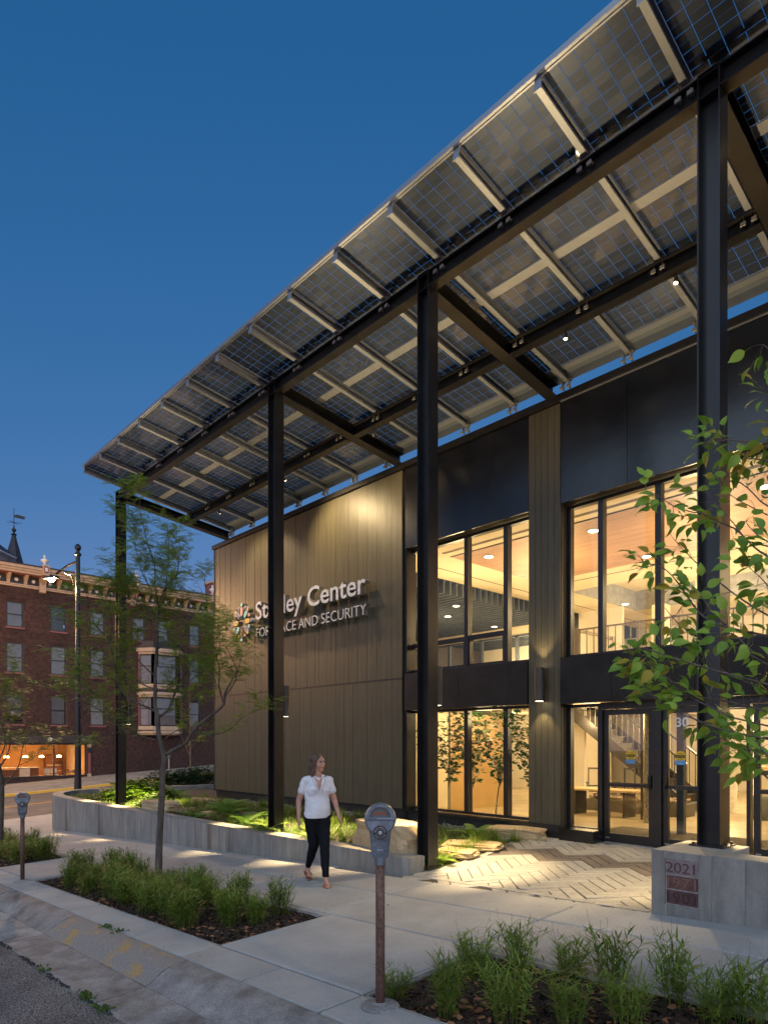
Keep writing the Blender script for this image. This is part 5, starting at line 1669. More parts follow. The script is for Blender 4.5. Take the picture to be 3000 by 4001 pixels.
# ---- foliage materials
def leafmat(name, c1, c2, sc=5, tr=.35, rough=.5):
    return mat(name, c1, rough, 0, .3, sc, rnd=.12, col2=c2, trans=tr, spec=.35)
oatm = leafmat('sea_oat_leaf', (.06, .14, .02), (.26, .34, .05), 14)
oatseed = mat('seed_head', (.06, .045, .025), .7)
sedge = leafmat('sedge_blade', (.08, .15, .02), (.2, .27, .035), 8)
fernm = leafmat('fern_green', (.09, .2, .025), (.17, .3, .045), 6)
fernl = leafmat('fern_lime', (.18, .3, .045), (.26, .38, .07), 6)
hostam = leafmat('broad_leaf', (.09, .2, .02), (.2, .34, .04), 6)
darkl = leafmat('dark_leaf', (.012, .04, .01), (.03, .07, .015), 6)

def blade(b, p, d, L, w_, droop, m=0, seg=3):
    """narrow leaf from p along d, bending down"""
    side = d.cross(Vector((0, 0, 1)))
    side = side.normalized() if side.length > .01 else Vector((1, 0, 0))
    o = len(b.v)
    q = p.copy(); dd = d.copy()
    for i in range(seg + 1):
        t = i / seg
        ww = w_ * (1 - t) ** .6 * (1 if i else .6)
        if i == seg: b.v.append(tuple(q))
        else:
            b.v.append(tuple(q - side * ww)); b.v.append(tuple(q + side * ww))
        dd = (dd + Vector((0, 0, -droop / seg))).normalized()
        q = q + dd * (L / seg)
    for i in range(seg - 1):
        b.f.append((o + 2 * i, o + 2 * i + 1, o + 2 * i + 3, o + 2 * i + 2)); b.m.append(m)
    b.f.append((o + 2 * seg - 2, o + 2 * seg - 1, o + 2 * seg)); b.m.append(m)
def oat_clump(seed, n=26, h=.5, spread=.13, seeds=.3):
    random.seed(seed)
    b = MB()
    for i in range(n):
        a = random.uniform(0, 2 * PI); r_ = spread * random.random() ** .5 * .55
        p0 = Vector((r_ * math.cos(a), r_ * math.sin(a), 0))
        lean = Vector((math.cos(a), math.sin(a), 0)) * random.uniform(.02, .32) + Vector((random.gauss(0, .05), random.gauss(0, .05), 0))
        H = h * random.uniform(.6, 1.0)
        top = p0 + lean * H + Vector((0, 0, H))
        mid = (p0 + top) / 2 + Vector((0, 0, .03)) - lean * .05
        b.tube([p0, mid, top], [.0022, .0018, .0012], 3, 0, False)
        nl = 10
        for k in range(nl):
            t = .22 + .78 * k / nl
            q = p0.lerp(mid, t * 2) if t < .5 else mid.lerp(top, t * 2 - 1)
            aa = a + (k % 2) * PI + random.gauss(0, .8)
            d = Vector((math.cos(aa), math.sin(aa), random.uniform(.5, 1.3))).normalized()
            blade(b, q, d, random.uniform(.1, .18) * (h / .5) ** .5, random.uniform(.007, .011), random.uniform(.2, .9))
        if random.random() < seeds:
            ext_ = top + lean * .15 + Vector((0, 0, random.uniform(.04, .14)))
            b.tube([top, ext_], .0009, 3, 1, False)
            for k in range(4):
                q = ext_ - Vector((0, 0, .02 * k)) + Vector((random.gauss(0, .008), random.gauss(0, .008), 0))
                blade(b, q, Vector((random.gauss(0, 1), random.gauss(0, 1), .3)).normalized(), .02, .003, .8, 1, 2)
    return b
def mesh_of(b, name, mats_):
    o = b.build(name, mats_); me = o.data; bpy.data.objects.remove(o); return me
oats = [mesh_of(oat_clump(100 + i, 42, .5, .22, .22), 'sea_oat_clump', [oatm, oatseed]) for i in range(5)]
oats_near = [mesh_of(oat_clump(200 + i, 34, .56, .2, .5), 'sea_oat_clump', [oatm, oatseed]) for i in range(4)]
ORD = ['first', 'second', 'third', 'fourth', 'fifth', 'sixth', 'seventh', 'eighth', 'ninth', 'tenth', 'eleventh', 'twelfth', 'thirteenth', 'fourteenth']
def clump(me, x, y, label, sc, grp):
    o = inst('sea_oat_clump', me, (x, y, bedz(x, y) - .01), None, (random.gauss(0, .05), random.gauss(0, .05), random.uniform(0, 6.28)), (sc * random.uniform(.9, 1.1), sc, sc * random.uniform(.82, 1.18)))
    tag(o, label, 'grass clump', grp)
random.seed(77)
rows = [('street-side', 3.3), ('second', 3.55), ('third', 3.82), ('back', 4.12)]
for rn, yy in rows:
    xs_ = [(-11.1 + (0.56 + .0) * k + random.uniform(-.12, .12) + (.28 if rn in ('second', 'back') else 0)) for k in range(10)]
    if rn == 'street-side': xs_ = xs_[:0] + [-10.2, -9.55, -8.9, -8.3, -7.6, -7.05, -6.5]
    if rn == 'back': xs_ = [-11.0, -10.5, -10.0, -9.55, -8.6, -8.1, -7.6, -7.0, -6.1]
    if rn == 'second': xs_ = [-10.9, -10.4, -9.9, -9.3, -8.7, -8.2, -7.7, -7.2, -6.2]
    for k, x in enumerate(xs_):
        clump(oats[random.randrange(5)], x, yy + random.uniform(-.05, .05), 'sea oat clump in the middle bed, %s row, %s from the far end' % (rn, ORD[k]), random.uniform(.68, .92), 'sea oat clumps in the middle bed')
for rn, yy in rows[1:]:
    for k in range(9):
        x = -14.0 - .52 * k + random.uniform(-.1, .1)
        clump(oats[random.randrange(5)], x, yy + random.uniform(-.06, .06), 'sea oat clump in the far left bed, %s row, %s from its near end' % (rn, ORD[k]), random.uniform(.75, 1.0), 'sea oat clumps in the far left bed')
near = [(1541, 3878, 'small sea oat clump right behind the near meter post', .62), (1741, 3962, 'sea oat clump in the near bed, left front of the group', .85), (1853, 3822, 'tall sea oat clump at the back corner of the near bed', .95),
        (2020, 3800, 'airy sea oat clump second along the back edge of the near bed', .85), (1985, 4000, 'dense sea oat clump in the centre left of the near bed', .9), (2232, 3835, 'slender sea oat clump third along the back edge of the near bed', .85),
        (2225, 4020, 'sea oat clump low in the centre of the near bed', .85), (2437, 3862, 'broad sea oat clump fourth along the back edge of the near bed', .95), (2450, 4040, 'sea oat clump cut by the bottom edge, right of centre', .85),
        (2694, 3930, 'sea oat clump fifth along the back edge, below the concrete block', .85), (2790, 4050, 'sea oat clump in the bottom right corner', .8), (2990, 3990, 'sea oat clump cut off by the right edge', .9)]
for i, (px, py, lab, sc) in enumerate(near):
    x, y = at(px, py, g(-2.6, 3.6) - .05)
    y = min(y, 4.25)
    clump(oats_near[i % 4], x, y, lab, sc * .86, 'sea oat clumps in the near bed')

def sedge_tuft(seed, n=110, L=.3):
    random.seed(seed)
    b = MB()
    for i in range(n):
        a = random.uniform(0, 2 * PI)
        p = Vector((random.gauss(0, .03), random.gauss(0, .03), 0))
        d = Vector((math.cos(a) * random.uniform(.1, .8), math.sin(a) * random.uniform(.1, .8), 1)).normalized()
        blade(b, p, d, L * random.uniform(.6, 1.15), .004, random.uniform(.7, 1.9), 0, 4)
    return b
sedges = [mesh_of(sedge_tuft(300 + i), 'sedge_tuft', sedge) for i in range(4)]
def fern(seed, n=11, L=.55, lime=False):
    random.seed(seed)
    b = MB()
    for i in range(n):
        a = 2 * PI * i / n + random.gauss(0, .25)
        out = Vector((math.cos(a), math.sin(a), 0))
        ln = L * random.uniform(.7, 1.1); el = random.uniform(.7, 1.5)
        q = Vector((0, 0, 0)); d = (out + Vector((0, 0, el * 1.3))).normalized()
        N = 15
        sd = out.cross(Vector((0, 0, 1)))
        pts = [q.copy()]
        for k in range(N):
            d = (d + out * .03 + Vector((0, 0, -.075))).normalized()
            q = q + d * ln / N; pts.append(q.copy())
            t = k / N
            w_ = .19 * ln * math.sin(PI * min(1, t * .88 + .16)) ** .8 * 1.15
            for s_ in (-1, 1):
                dd = (sd * s_ + d * .35 + Vector((0, 0, -.08))).normalized()
                # pinna with toothed edge
                hw = ln / N * .46
                tip = q + dd * w_
                o = len(b.v)
                m1_ = q + dd * w_ * .55
                b.v += [tuple(q - d * hw * .8), tuple(m1_ - d * hw * .75), tuple(tip), tuple(m1_ + d * hw * .65), tuple(q + d * hw * .8)]
                b.f.append((o, o + 1, o + 2, o + 3, o + 4)); b.m.append(0)
        b.tube(pts, .0025, 3, 0, False)
    return b
ferns = [mesh_of(fern(400 + i, 11 + i), 'fern', fernm) for i in range(3)]
fernsl = [mesh_of(fern(500 + i, 12), 'fern', fernl) for i in range(2)]
def place(me, px, py, z, sc, label, cat, grp, name, dz=0.):
    x, y = at(px, py, z)
    if y < 7.3: y += .3
    o = inst(name, me, (x, y, soilz(x, y) - .01 + dz), None, (0, 0, random.uniform(0, 6.28)), (sc, sc, sc))
    tag(o, label, cat, grp)
    return o
FG = 'ferns in the planter'
for px, py, sc, me, lab in ((1915 - 60, 3268, .75, 0, 'broad green fern right of the column by the slabs'), (1620, 3290, .7, 1, 'green fern tucked behind the boulder beside the column'), (1655, 3350, .65, 3, 'lime fern between the meter and the column'),
                            (1460, 3330, .45, 4, 'small lime fern peeking out left of the meter'), (975, 3262, .85, 3, 'bright lime fern spilling over the wall left of the column'), (905, 3225, .9, 0, 'dark green fern behind the lime fern'),
                            (890, 3172, 1.15, 1, 'tallest fern standing against the cedar wall'), (850, 3190, .9, 2, 'mid green fern left of the tallest fern'), (1160, 3290, .6, 3, 'lime fern just right of the column by the woman'), (1195, 3300, .5, 4, 'small lime fern behind the walking woman'),
                            (730, 3200, .6, 2, 'low green fern in the middle of the bed'), (700, 3105, .9, 0, 'dark fern near the cedar wall corner')):
    m_ = (ferns + fernsl)[me]
    place(m_, px, py, .03, sc * 1.25, lab, 'fern', FG, 'fern')
random.seed(41)
# sedge tufts: edge row along the paving first
k = 0
for y in [6.6, 6.8, 7.0, 7.25, 7.5, 7.75, 8.0, 8.2, 8.45, 8.7, 8.9]:
    x = left_edge(y) - .2 - random.random() * .1
    o = inst('sedge_tuft', sedges[k % 4], (x, y, soilz(x, y) - .01), None, (0, 0, random.uniform(0, 6)), (random.uniform(.95, 1.25),) * 3)
    tag(o, 'bright sedge tuft beside the pavers, %s from the wall end' % ORD[k], 'sedge tuft', 'sedge tufts beside the paving'); k += 1
for px, py, lab in ((1672, 3372, 'at the very foot of the column beside the planter wall'), (1712, 3362, 'just right of the column foot'), (1765, 3345, 'in the leaf litter right of the column'), (1830, 3330, 'in front of the pale low slab'), (1890, 3318, 'below the grey-brown flat slab'), (1955, 3304, 'left of the yellow slab front'), (2015, 3292, 'in front of the yellow slab'), (2055, 3280, 'at the right corner of the yellow slab')):
    x, y = at(px, py, -.03)
    s_ = random.uniform(.8, 1.1)
    o = inst('sedge_tuft', sedges[k % 4], (x, y, soilz(x, y) - .01), None, (0, 0, random.uniform(0, 6)), (s_, s_, s_)); k += 1
    tag(o, 'lime green sedge tuft ' + lab, 'sedge tuft', 'sedge tufts beside the paving')
zones = [('in front of the cedar wall', -17.5, -9.6, 8.7, 9.5, 30), ('behind the low wall', -17.5, -7.2, 6.75, 8.4, 46), ('at the far end of the bed', -21.3, -17.6, 7.3, 9.6, 30)]
def ordw(n):
    ones = 'first second third fourth fifth sixth seventh eighth ninth tenth eleventh twelfth thirteenth fourteenth fifteenth sixteenth seventeenth eighteenth nineteenth'.split()
    if n < 19: return ones[n]
    t, u = divmod(n + 1, 10)
    tens = {2: 'twent', 3: 'thirt', 4: 'fort', 5: 'fift'}[t]
    return tens + 'ieth' if u == 0 else tens + 'y-' + ones[u - 1]
for zn, xa, xb, ya, yb, n_ in zones:
    for i, x in enumerate(sorted(random.uniform(xa, xb) for _ in range(n_))):
        y = random.uniform(ya, yb)
        s_ = random.uniform(.7, 1.15)
        o = inst('sedge_tuft', sedges[i % 4], (x, y, soilz(x, y) - .01), None, (0, 0, random.uniform(0, 6)), (s_, s_, s_))
        tag(o, 'sedge tuft ' + zn + ', ' + ordw(i) + ' from the left', 'sedge tuft', 'sedge tufts growing ' + zn)
def bush(seed, n, R_, H, size, name, m_):
    random.seed(seed)
    b = MB()
    for i in range(n):
        a = random.uniform(0, 2 * PI); rr = R_ * random.random() ** .5
        z = H * (1 - (rr / R_) ** 2 * .6) * random.uniform(.35, 1)
        c_ = Vector((rr * math.cos(a), rr * math.sin(a), z))
        if i % 6 == 0: b.tube([Vector((c_.x * .3, c_.y * .3, 0)), c_], .004, 3, 0, False)
        for k in range(3):
            aa = random.uniform(0, 2 * PI)
            d = Vector((math.cos(aa), math.sin(aa), random.uniform(-.1, .6))).normalized()
            sd = d.cross(Vector((0, 0, 1))).normalized()
            s_ = size * random.uniform(.7, 1.2)
            o = len(b.v)
            b.v += [tuple(c_), tuple(c_ + d * s_ * .5 - sd * s_ * .3), tuple(c_ + d * s_ - Vector((0, 0, s_ * .15))), tuple(c_ + d * s_ * .5 + sd * s_ * .3)]
            b.f.append((o, o + 1, o + 2, o + 3)); b.m.append(0)
    return mesh_of(b, name, m_)
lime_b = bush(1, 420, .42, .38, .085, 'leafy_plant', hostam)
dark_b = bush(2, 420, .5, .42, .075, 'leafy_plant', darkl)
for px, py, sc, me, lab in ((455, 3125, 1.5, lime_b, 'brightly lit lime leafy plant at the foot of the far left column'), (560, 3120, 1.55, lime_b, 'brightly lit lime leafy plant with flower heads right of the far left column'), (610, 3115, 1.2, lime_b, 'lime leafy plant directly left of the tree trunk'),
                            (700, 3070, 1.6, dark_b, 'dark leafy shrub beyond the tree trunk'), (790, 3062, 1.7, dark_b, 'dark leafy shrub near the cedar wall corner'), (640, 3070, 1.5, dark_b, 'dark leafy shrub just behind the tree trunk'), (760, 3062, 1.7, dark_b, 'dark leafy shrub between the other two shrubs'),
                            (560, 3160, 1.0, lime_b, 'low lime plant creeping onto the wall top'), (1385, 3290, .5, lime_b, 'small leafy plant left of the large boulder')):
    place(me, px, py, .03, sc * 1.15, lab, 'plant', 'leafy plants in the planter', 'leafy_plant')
# ground cover
gc = MB()
for i in range(15000):
    x, y = random.uniform(-22, -7.0), random.uniform(6.5, 9.4)
    if not insoil(x, y) or noise.noise((x * 1.1, y * 1.1, 8)) < -.2: continue
    p = Vector((x, y, soilz(x, y)))
    a = random.uniform(0, 6.3)
    blade(gc, p, Vector((math.cos(a) * .6, math.sin(a) * .6, 1)).normalized(), random.uniform(.08, .28), .007, random.uniform(.4, 1.4), 0, 3)
gc.build('ground_cover', leafmat('ground_cover_leaf', (.06, .13, .018), (.15, .22, .03), 3), kind='stuff')
# ================================================================== trees
random.seed(61)
barkm = mat('locust_bark', (.075, .06, .048), .85, 0, .35, 12, .8, 30, stretch=(1, 1, .35))
bark2 = mat('grey_twig_bark', (.12, .085, .07), .8, 0, .3, 14, .6, 40)
locl = leafmat('locust_leaf', (.12, .24, .035), (.32, .38, .055), 5, .4)
RV, FV = Vector((SA, CA, 0)), Vector((-CA, SA, 0))
def limb(b, pts, r0, r1, n=7, m=0):
    """smooth a polyline and sweep it with a taper"""
    P = [Vector(p) for p in pts]
    out = []
    for i in range(len(P) - 1):
        p0, p1, p2, p3 = P[max(0, i - 1)], P[i], P[i + 1], P[min(len(P) - 1, i + 2)]
        for k in range(3):
            t = k / 3
            out.append(.5 * ((2 * p1) + (p2 - p0) * t + (2 * p0 - 5 * p1 + 4 * p2 - p3) * t * t + (3 * p1 - p0 - 3 * p2 + p3) * t ** 3))
    out.append(P[-1])
    L = len(out) - 1
    b.tube(out, [r0 + (r1 - r0) * (i / L) ** .8 for i in range(L + 1)], n, m)
    return out
def pinnate(b, p, d, L, up=Vector((0, 0, 1))):
    """one feathery compound leaf"""
    side = d.cross(up)
    side = side.normalized() if side.length > .05 else Vector((1, 0, 0))
    N = 8
    q = p.copy(); dd = d.copy()
    lw = L * .19
    for k in range(N):
        dd = (dd + Vector((0, 0, -.07))).normalized()
        q2 = q + dd * L / N
        for s_ in (-1, 1):
            v = (side * s_ + dd * .45 + up * random.uniform(-.25, .15)).normalized()
            ll = lw * (1.15 - .5 * abs(k / N - .45))
            a = q2 + v * ll * .5
            o = len(b.v)
            b.v += [tuple(q2), tuple(a - dd * ll * .24), tuple(q2 + v * ll), tuple(a + dd * ll * .24)]
            b.f.append((o, o + 1, o + 2, o + 3)); b.m.append(0)
        q = q2
    o = len(b.v)
    b.v += [tuple(p - side * .0008), tuple(p + side * .0008), tuple(q + side * .0005), tuple(q - side * .0005)]
    b.f.append((o, o + 1, o + 2, o + 3)); b.m.append(0)
def grow(bt, bl, path_, r, depth, leafL, dens, spread=1.):
    """twigs with leaves along a limb path"""
    n_ = len(path_)
    for i in range(2, n_):
        if random.random() > dens: continue
        p = path_[i]
        d = (path_[i] - path_[i - 1]).normalized()
        az = random.uniform(0, 2 * PI)
        perp = (RV * math.cos(az) + FV * math.sin(az))
        td = (d * .7 + perp * random.uniform(.4, .9) * spread + Vector((0, 0, random.uniform(-.05, .45)))).normalized()
        L = random.uniform(.18, .46) * (1.0 if depth else .6)
        pts = [p]
        q = p.copy()
        for k in range(4):
            td = (td + Vector((random.gauss(0, .13), random.gauss(0, .13), random.gauss(.05, .12)))).normalized()
            q = q + td * L / 4
            pts.append(q.copy())
        bt.tube(pts, [r * .55, r * .42, r * .32, r * .25, r * .15], 4, 0, False)
        for k in range(1, 5):
            for s_ in range(random.choice([2, 2, 3, 3])):
                a2 = random.uniform(0, 2 * PI)
                ld = (td * .5 + (RV * math.cos(a2) + FV * math.sin(a2)) * .9 + Vector((0, 0, random.uniform(-.2, .35)))).normalized()
                pinnate(bl, pts[k], ld, leafL * random.uniform(.7, 1.15))
        if depth > 0:
            grow(bt, bl, pts, r * .5, depth - 1, leafL, .6)
def tree_from(label, base, depth0, limbs, seed, leafL, dens, dvar=.5, name='honey_locust_tree', mats_=(barkm, locl)):
    random.seed(seed)
    bx_, by_ = base
    bt, bl = MB(), MB()
    for (pts, r0, r1, dz, leafy) in limbs:
        L = len(pts) - 1
        w_ = [ondepth(px, py, depth0 + dz * (i / max(1, L)) + (off or 0)) for i, (px, py, off) in enumerate([(p + (0,) if len(p) == 2 else p) for p in pts])]
        o = limb(bt, w_, r0, r1, 8 if r0 > .02 else 5)
        if leafy:
            grow(bt, bl, o, max(.006, r1 * 1.2), 1, leafL, dens * leafy)
    p0 = ondepth(*limbs[0][0][0][:2], depth0)
    t = thing(name, label, 'tree', (p0.x, p0.y, g(p0.x, p0.y) - .1))
    bt.build('trunk', mats_[0], parent=t, smooth=True)
    bl.build('crown', mats_[1], parent=t, kind='stuff')
    return t
C = lambda x, y: (500 + .2712 * x, 2500 + .2712 * y)
S6 = lambda x, y: (200 + .678 * x, 1900 + .678 * y)
L1 = [
 ([(620, 3462), (622, 3330), (628, 3200), (634, 3100), (636, 3030), (642, 2950), (622, 2880), (617, 2800), (606, 2755), (608, 2690), (607, 2635), (613, 2541), (617, 2442), (620, 2368)], .058, .016, .0, .0),
 ([(617, 2600), (617, 2442), (620, 2368), (590, 2307), (552, 2225), (535, 2160), (523, 2110)], .012, .004, .25, 1),
 ([(620, 2368), (607, 2290), (605, 2205), (580, 2130), (560, 2050), (545, 1975)], .012, .003, -.2, .8),
 ([(620, 2368), (650, 2290), (688, 2255), (700, 2180), (704, 2110)], .012, .003, -.4, 1),
 ([(620, 2380), (645, 2330), (655, 2230), (661, 2160), (664, 2085)], .010, .003, .45, 1),
 ([(620, 2440), (590, 2400), (540, 2350), (500, 2300), (480, 2240)], .011, .003, -.5, 1),
 ([(646, 2950), (690, 2925), (730, 2901), (752, 2861), (793, 2820), (840, 2785), (874, 2752), (880, 2711), (896, 2676)], .032, .014, -.7, .0),
 ([(880, 2711), (905, 2660), (925, 2620), (905, 2570), (885, 2530)], .012, .004, -.6, .6),
 ([(874, 2752), (862, 2700), (855, 2676), (858, 2622), (845, 2540), (850, 2480)], .012, .004, -.9, 1),
 ([(880, 2720), (910, 2680), (925, 2640), (935, 2600), (940, 2570)], .01, .004, -.9, .6),
 ([(625, 2798), (645, 2785), (663, 2766), (690, 2695), (730, 2622), (766, 2554), (800, 2500), (812, 2400), (800, 2266)], .022, .005, .6, .9),
 ([(690, 2695), (740, 2660), (800, 2620), (850, 2560), (860, 2500), (850, 2440)], .012, .004, .3, .7),
 ([(690, 2690), (700, 2600), (705, 2520), (735, 2430), (745, 2330)], .010, .004, -.3, .9),
 ([(606, 2779), (580, 2765), (554, 2755), (500, 2725), (464, 2673), (451, 2612), (430, 2510), (400, 2470), (370, 2442)], .020, .008, -.5, .45),
 ([(370, 2442), (355, 2380), (342, 2334), (322, 2239)], .007, .003, -.55, .5),
 ([(430, 2510), (440, 2440), (430, 2380), (435, 2300)], .008, .003, -.35, .9),
 ([(451, 2612), (400, 2590), (350, 2560), (310, 2480)], .008, .003, -.7, .9),
 ([(464, 2673), (420, 2640), (370, 2660), (310, 2620), (262, 2590)], .008, .003, -.9, .8),
 ([(614, 2893), (580, 2885), (541, 2874), (480, 2845), (424, 2802), (370, 2761), (310, 2755), (254, 2747)], .014, .004, .3, .35),
 ([(541, 2874), (500, 2850), (440, 2870), (400, 2900)], .007, .003, .4, .4),
 ([(424, 2802), (400, 2770), (360, 2700), (330, 2690)], .007, .003, .4, .8),
 ([(752, 2861), (800, 2868), (844, 2869), (900, 2850), (950, 2800), (993, 2785)], .01, .003, -.2, .45),
 ([(641, 2890), (690, 2855), (740, 2850), (790, 2870)], .008, .003, .4, .5),
 ([(607, 2640), (560, 2600), (520, 2540), (500, 2460), (470, 2410)], .012, .004, .5, .9),
 ([(608, 2690), (570, 2680), (520, 2640), (480, 2560)], .010, .004, .2, .9),
 ([(615, 2541), (650, 2500), (680, 2440), (690, 2390)], .010, .004, .6, .9),
 ([(617, 2442), (580, 2420), (545, 2380), (530, 2330)], .010, .004, .1, .9),
 ([(793, 2820), (800, 2760), (790, 2700), (800, 2640), (820, 2590)], .010, .004, .2, .8),
]
tree_from('slim honey locust tree with feathery leaves growing in the middle bed', (-9, 4), 9.4, L1, 5, .165, .85)
# left-edge tree
L0 = [
 ([(0, 3330), (4, 3200), (8, 3080), (-2, 3000), (-30, 2900), (-60, 2800)], .075, .03, 0, 0),
 ([(6, 3080), (40, 3045), (75, 2990), (95, 2900), (120, 2850)], .02, .004, -.4, .7),
 ([(-2, 3000), (30, 2950), (45, 2880), (40, 2800), (60, 2740)], .02, .004, .2, .9),
 ([(-10, 2980), (20, 2920), (20, 2860), (0, 2790), (20, 2700)], .02, .004, -.3, .9),
 ([(75, 2990), (120, 2970), (160, 2930), (175, 2900)], .008, .003, .2, .8),
 ([(-60, 2850), (-20, 2760), (20, 2700), (40, 2640), (50, 2600)], .02, .004, .3, .9),
 ([(-40, 2800), (0, 2740), (50, 2720), (90, 2700)], .02, .004, -.3, .9),
 ([(-40, 2900), (10, 2860), (60, 2850), (100, 2800)], .02, .004, .5, .9),
]
tree_from('honey locust tree cut off by the left edge of the picture', (-14, 4), 13.9, L0, 6, .2, .6)
# small street trees far up the cross street
L2 = [([(745, 3080), (746, 3000), (744, 2900), (742, 2800), (741, 2700)], .06, .02, 0, 0),
      ([(745, 2960), (720, 2900), (700, 2850)], .02, .006, .8, .8), ([(745, 2930), (780, 2880), (810, 2850)], .02, .006, -.8, .8),
      ([(744, 2880), (770, 2820), (780, 2760)], .02, .006, .6, .8), ([(743, 2850), (715, 2790), (705, 2740)], .02, .006, -.6, .8), ([(741, 2750), (742, 2700), (745, 2660)], .02, .006, -.2, .8)]
tree_from('thin young street tree standing far up the cross street', (-30, 20), 33, L2, 8, .3, .5, name='street_tree')
# pole beside it
px_, py_ = ondepth(661, 3030, 37).x, ondepth(661, 3030, 37).y
b = MB(); b.tube([(px_, py_, g(px_, py_) - .05), (px_, py_, g(px_, py_) + 1.15)], .035, 8); 
pm_ = thing('parking_meter', 'small distant parking meter against the brick wall', 'parking meter', (px_, py_, g(px_, py_)))
b.build('post', galv, parent=pm_)
b = MB(); b.lathe((px_, py_, g(px_, py_) + 1.15), [(.05, 0), (.09, .12), (.11, .3), (.08, .42), (.02, .47)], 10); b.build('dial_head', mblue, parent=pm_)

# ---- broad-leaved tree reaching in from the right, each leaf a piece
random.seed(71)
rleaf = [leafmat('elm_leaf_green', (.19, .34, .04), (.3, .45, .06), 9, .4, .45), leafmat('elm_leaf_dark', (.12, .25, .03), (.2, .34, .045), 9, .35, .45), leafmat('elm_leaf_yellow', (.34, .33, .04), (.42, .3, .045), 9, .4, .5)]
def leaf_mesh(mt, k):
    b = MB()
    prof = [(0, .0), (.12, .2), (.3, .3), (.5, .28), (.7, .18), (.86, .07), (1, 0)]
    bend = [.0, .02, .03, .02, -.03, -.1, -.18][:7] if k == 0 else [0, .03, .07, .09, .08, .03, -.05] if k == 1 else [0, -.02, -.03, -.06, -.13, -.22, -.33]
    for i, (t, w_) in enumerate(prof):
        b.v += [(t, -w_, bend[i] + .09 * w_ / .3 * (1 if k != 2 else -.4)), (t, 0, bend[i]), (t, w_, bend[i] + .09 * w_ / .3)]
    for i in range(len(prof) - 1):
        for j in range(2):
            o = i * 3 + j
            b.f.append((o, o + 3, o + 4, o + 1)); b.m.append(0)
    b.tube([(-.35, 0, .02), (0, 0, 0)], .012, 3, 0, False)
    o = b.build('leaf', mt, smooth=True); me = o.data; bpy.data.objects.remove(o)
    return me
LM = [[leaf_mesh(m_, k) for k in range(3)] for m_ in rleaf]
C4 = lambda x, y: (2550 + x * .768, 1300 + y * .768)
D4 = lambda x, y: (2100 + x * .5425, 2500 + y * .5425)
tb = ondepth(3560, 3300, 3.2)
rt = thing('elm_tree', 'broad-leaved tree reaching in with long twigs from the right edge', 'tree', (tb.x, tb.y, g(tb.x, tb.y) - .05))
B = []
def rb(pts, r0, f=C4, d0=3.9, d1=4.1, n=1.0):
    B.append(([f(*p) for p in pts], r0, d0, d1, n))
rb([(760, 900), (586, 885), (480, 790), (390, 730), (300, 680)], .006, d0=3.6, d1=4.2, n=.25)
rb([(760, 1000), (586, 930), (400, 830), (330, 750)], .005, d0=3.5, d1=4.0, n=.3)
rb([(760, 1200), (586, 1140), (480, 1060), (400, 960), (320, 870), (250, 790)], .007, d0=3.4, d1=3.9, n=.7)
rb([(480, 1060), (420, 1000), (330, 960), (250, 920), (190, 910), (100, 880), (30, 830), (-40, 800)], .005, d0=3.6, d1=3.8, n=1.25)
rb([(760, 1500), (586, 1440), (400, 1320), (230, 1180), (150, 1100), (90, 1030)], .007, d0=3.4, d1=4.2, n=.6)
rb([(760, 1600), (586, 1545), (380, 1500), (250, 1440), (160, 1320), (100, 1240), (40, 1190), (0, 1180), (-60, 1170)], .008, d0=3.3, d1=4.1, n=1.1)
rb([(760, 1720), (586, 1690), (420, 1600), (250, 1560), (130, 1480), (60, 1400)], .008, d0=3.3, d1=4.0, n=.55)
rb([(380, 1500), (300, 1420), (250, 1350), (200, 1330), (140, 1400), (110, 1450)], .005, d0=3.6, d1=3.7, n=1.0)
rb([(760, 1900), (586, 1820), (430, 1760), (330, 1700), (250, 1620), (200, 1580)], .007, d0=3.3, d1=3.9, n=.7)
rb([(760, 2000), (586, 1930), (400, 1880), (200, 1840), (60, 1740), (0, 1660), (-60, 1640)], .007, d0=3.3, d1=4.0, n=.9)
rb([(760, 2100), (586, 2060), (430, 2070), (330, 2030), (230, 1980), (110, 1880), (50, 1780)], .006, d0=3.3, d1=4.0, n=.6)
rb([(760, 1760), (586, 1680), (480, 1600), (400, 1530), (300, 1560), (250, 1640)], .006, d0=3.3, d1=3.6, n=1.1)
rb([(720, 2250), (640, 2180), (560, 2140), (480, 2120), (420, 2140)], .005, d0=3.3, d1=3.5, n=1.0)
rb([(760, 1400), (640, 1330), (586, 1290), (540, 1240), (480, 1190)], .006, d0=3.2, d1=3.5, n=1.2)
rb([(760, 620), (660, 560), (560, 560), (440, 550), (370, 545), (300, 560), (250, 575)], .007, d0=3.3, d1=3.9, n=1.5)
rb([(720, 700), (600, 660), (500, 640), (430, 650), (380, 700)], .006, d0=3.4, d1=3.8, n=1.2)
rb([(760, 520), (660, 440), (600, 330), (540, 270)], .006, d0=3.3, d1=3.6, n=1.0)
rb([(740, 150), (660, 110), (600, 90), (560, 60)], .006, d0=3.3, d1=3.6, n=1.2)
rb([(760, 1150), (660, 1100), (560, 1050), (500, 1000), (470, 960)], .006, d0=3.3, d1=3.6, n=1.1)
rb([(1500, 280), (1200, 200), (950, 120), (760, 60), (690, 65), (640, 90)], .006, f=D4, d0=3.4, d1=3.8, n=1.0)
rb([(1400, 560), (1150, 440), (1000, 340), (880, 230), (760, 150), (700, 90)], .006, f=D4, d0=3.5, d1=3.9, n=1.1)
rb([(1300, 640), (1100, 560), (950, 500), (850, 430), (800, 350), (720, 345), (640, 370)], .005, f=D4, d0=3.5, d1=3.9, n=.7)
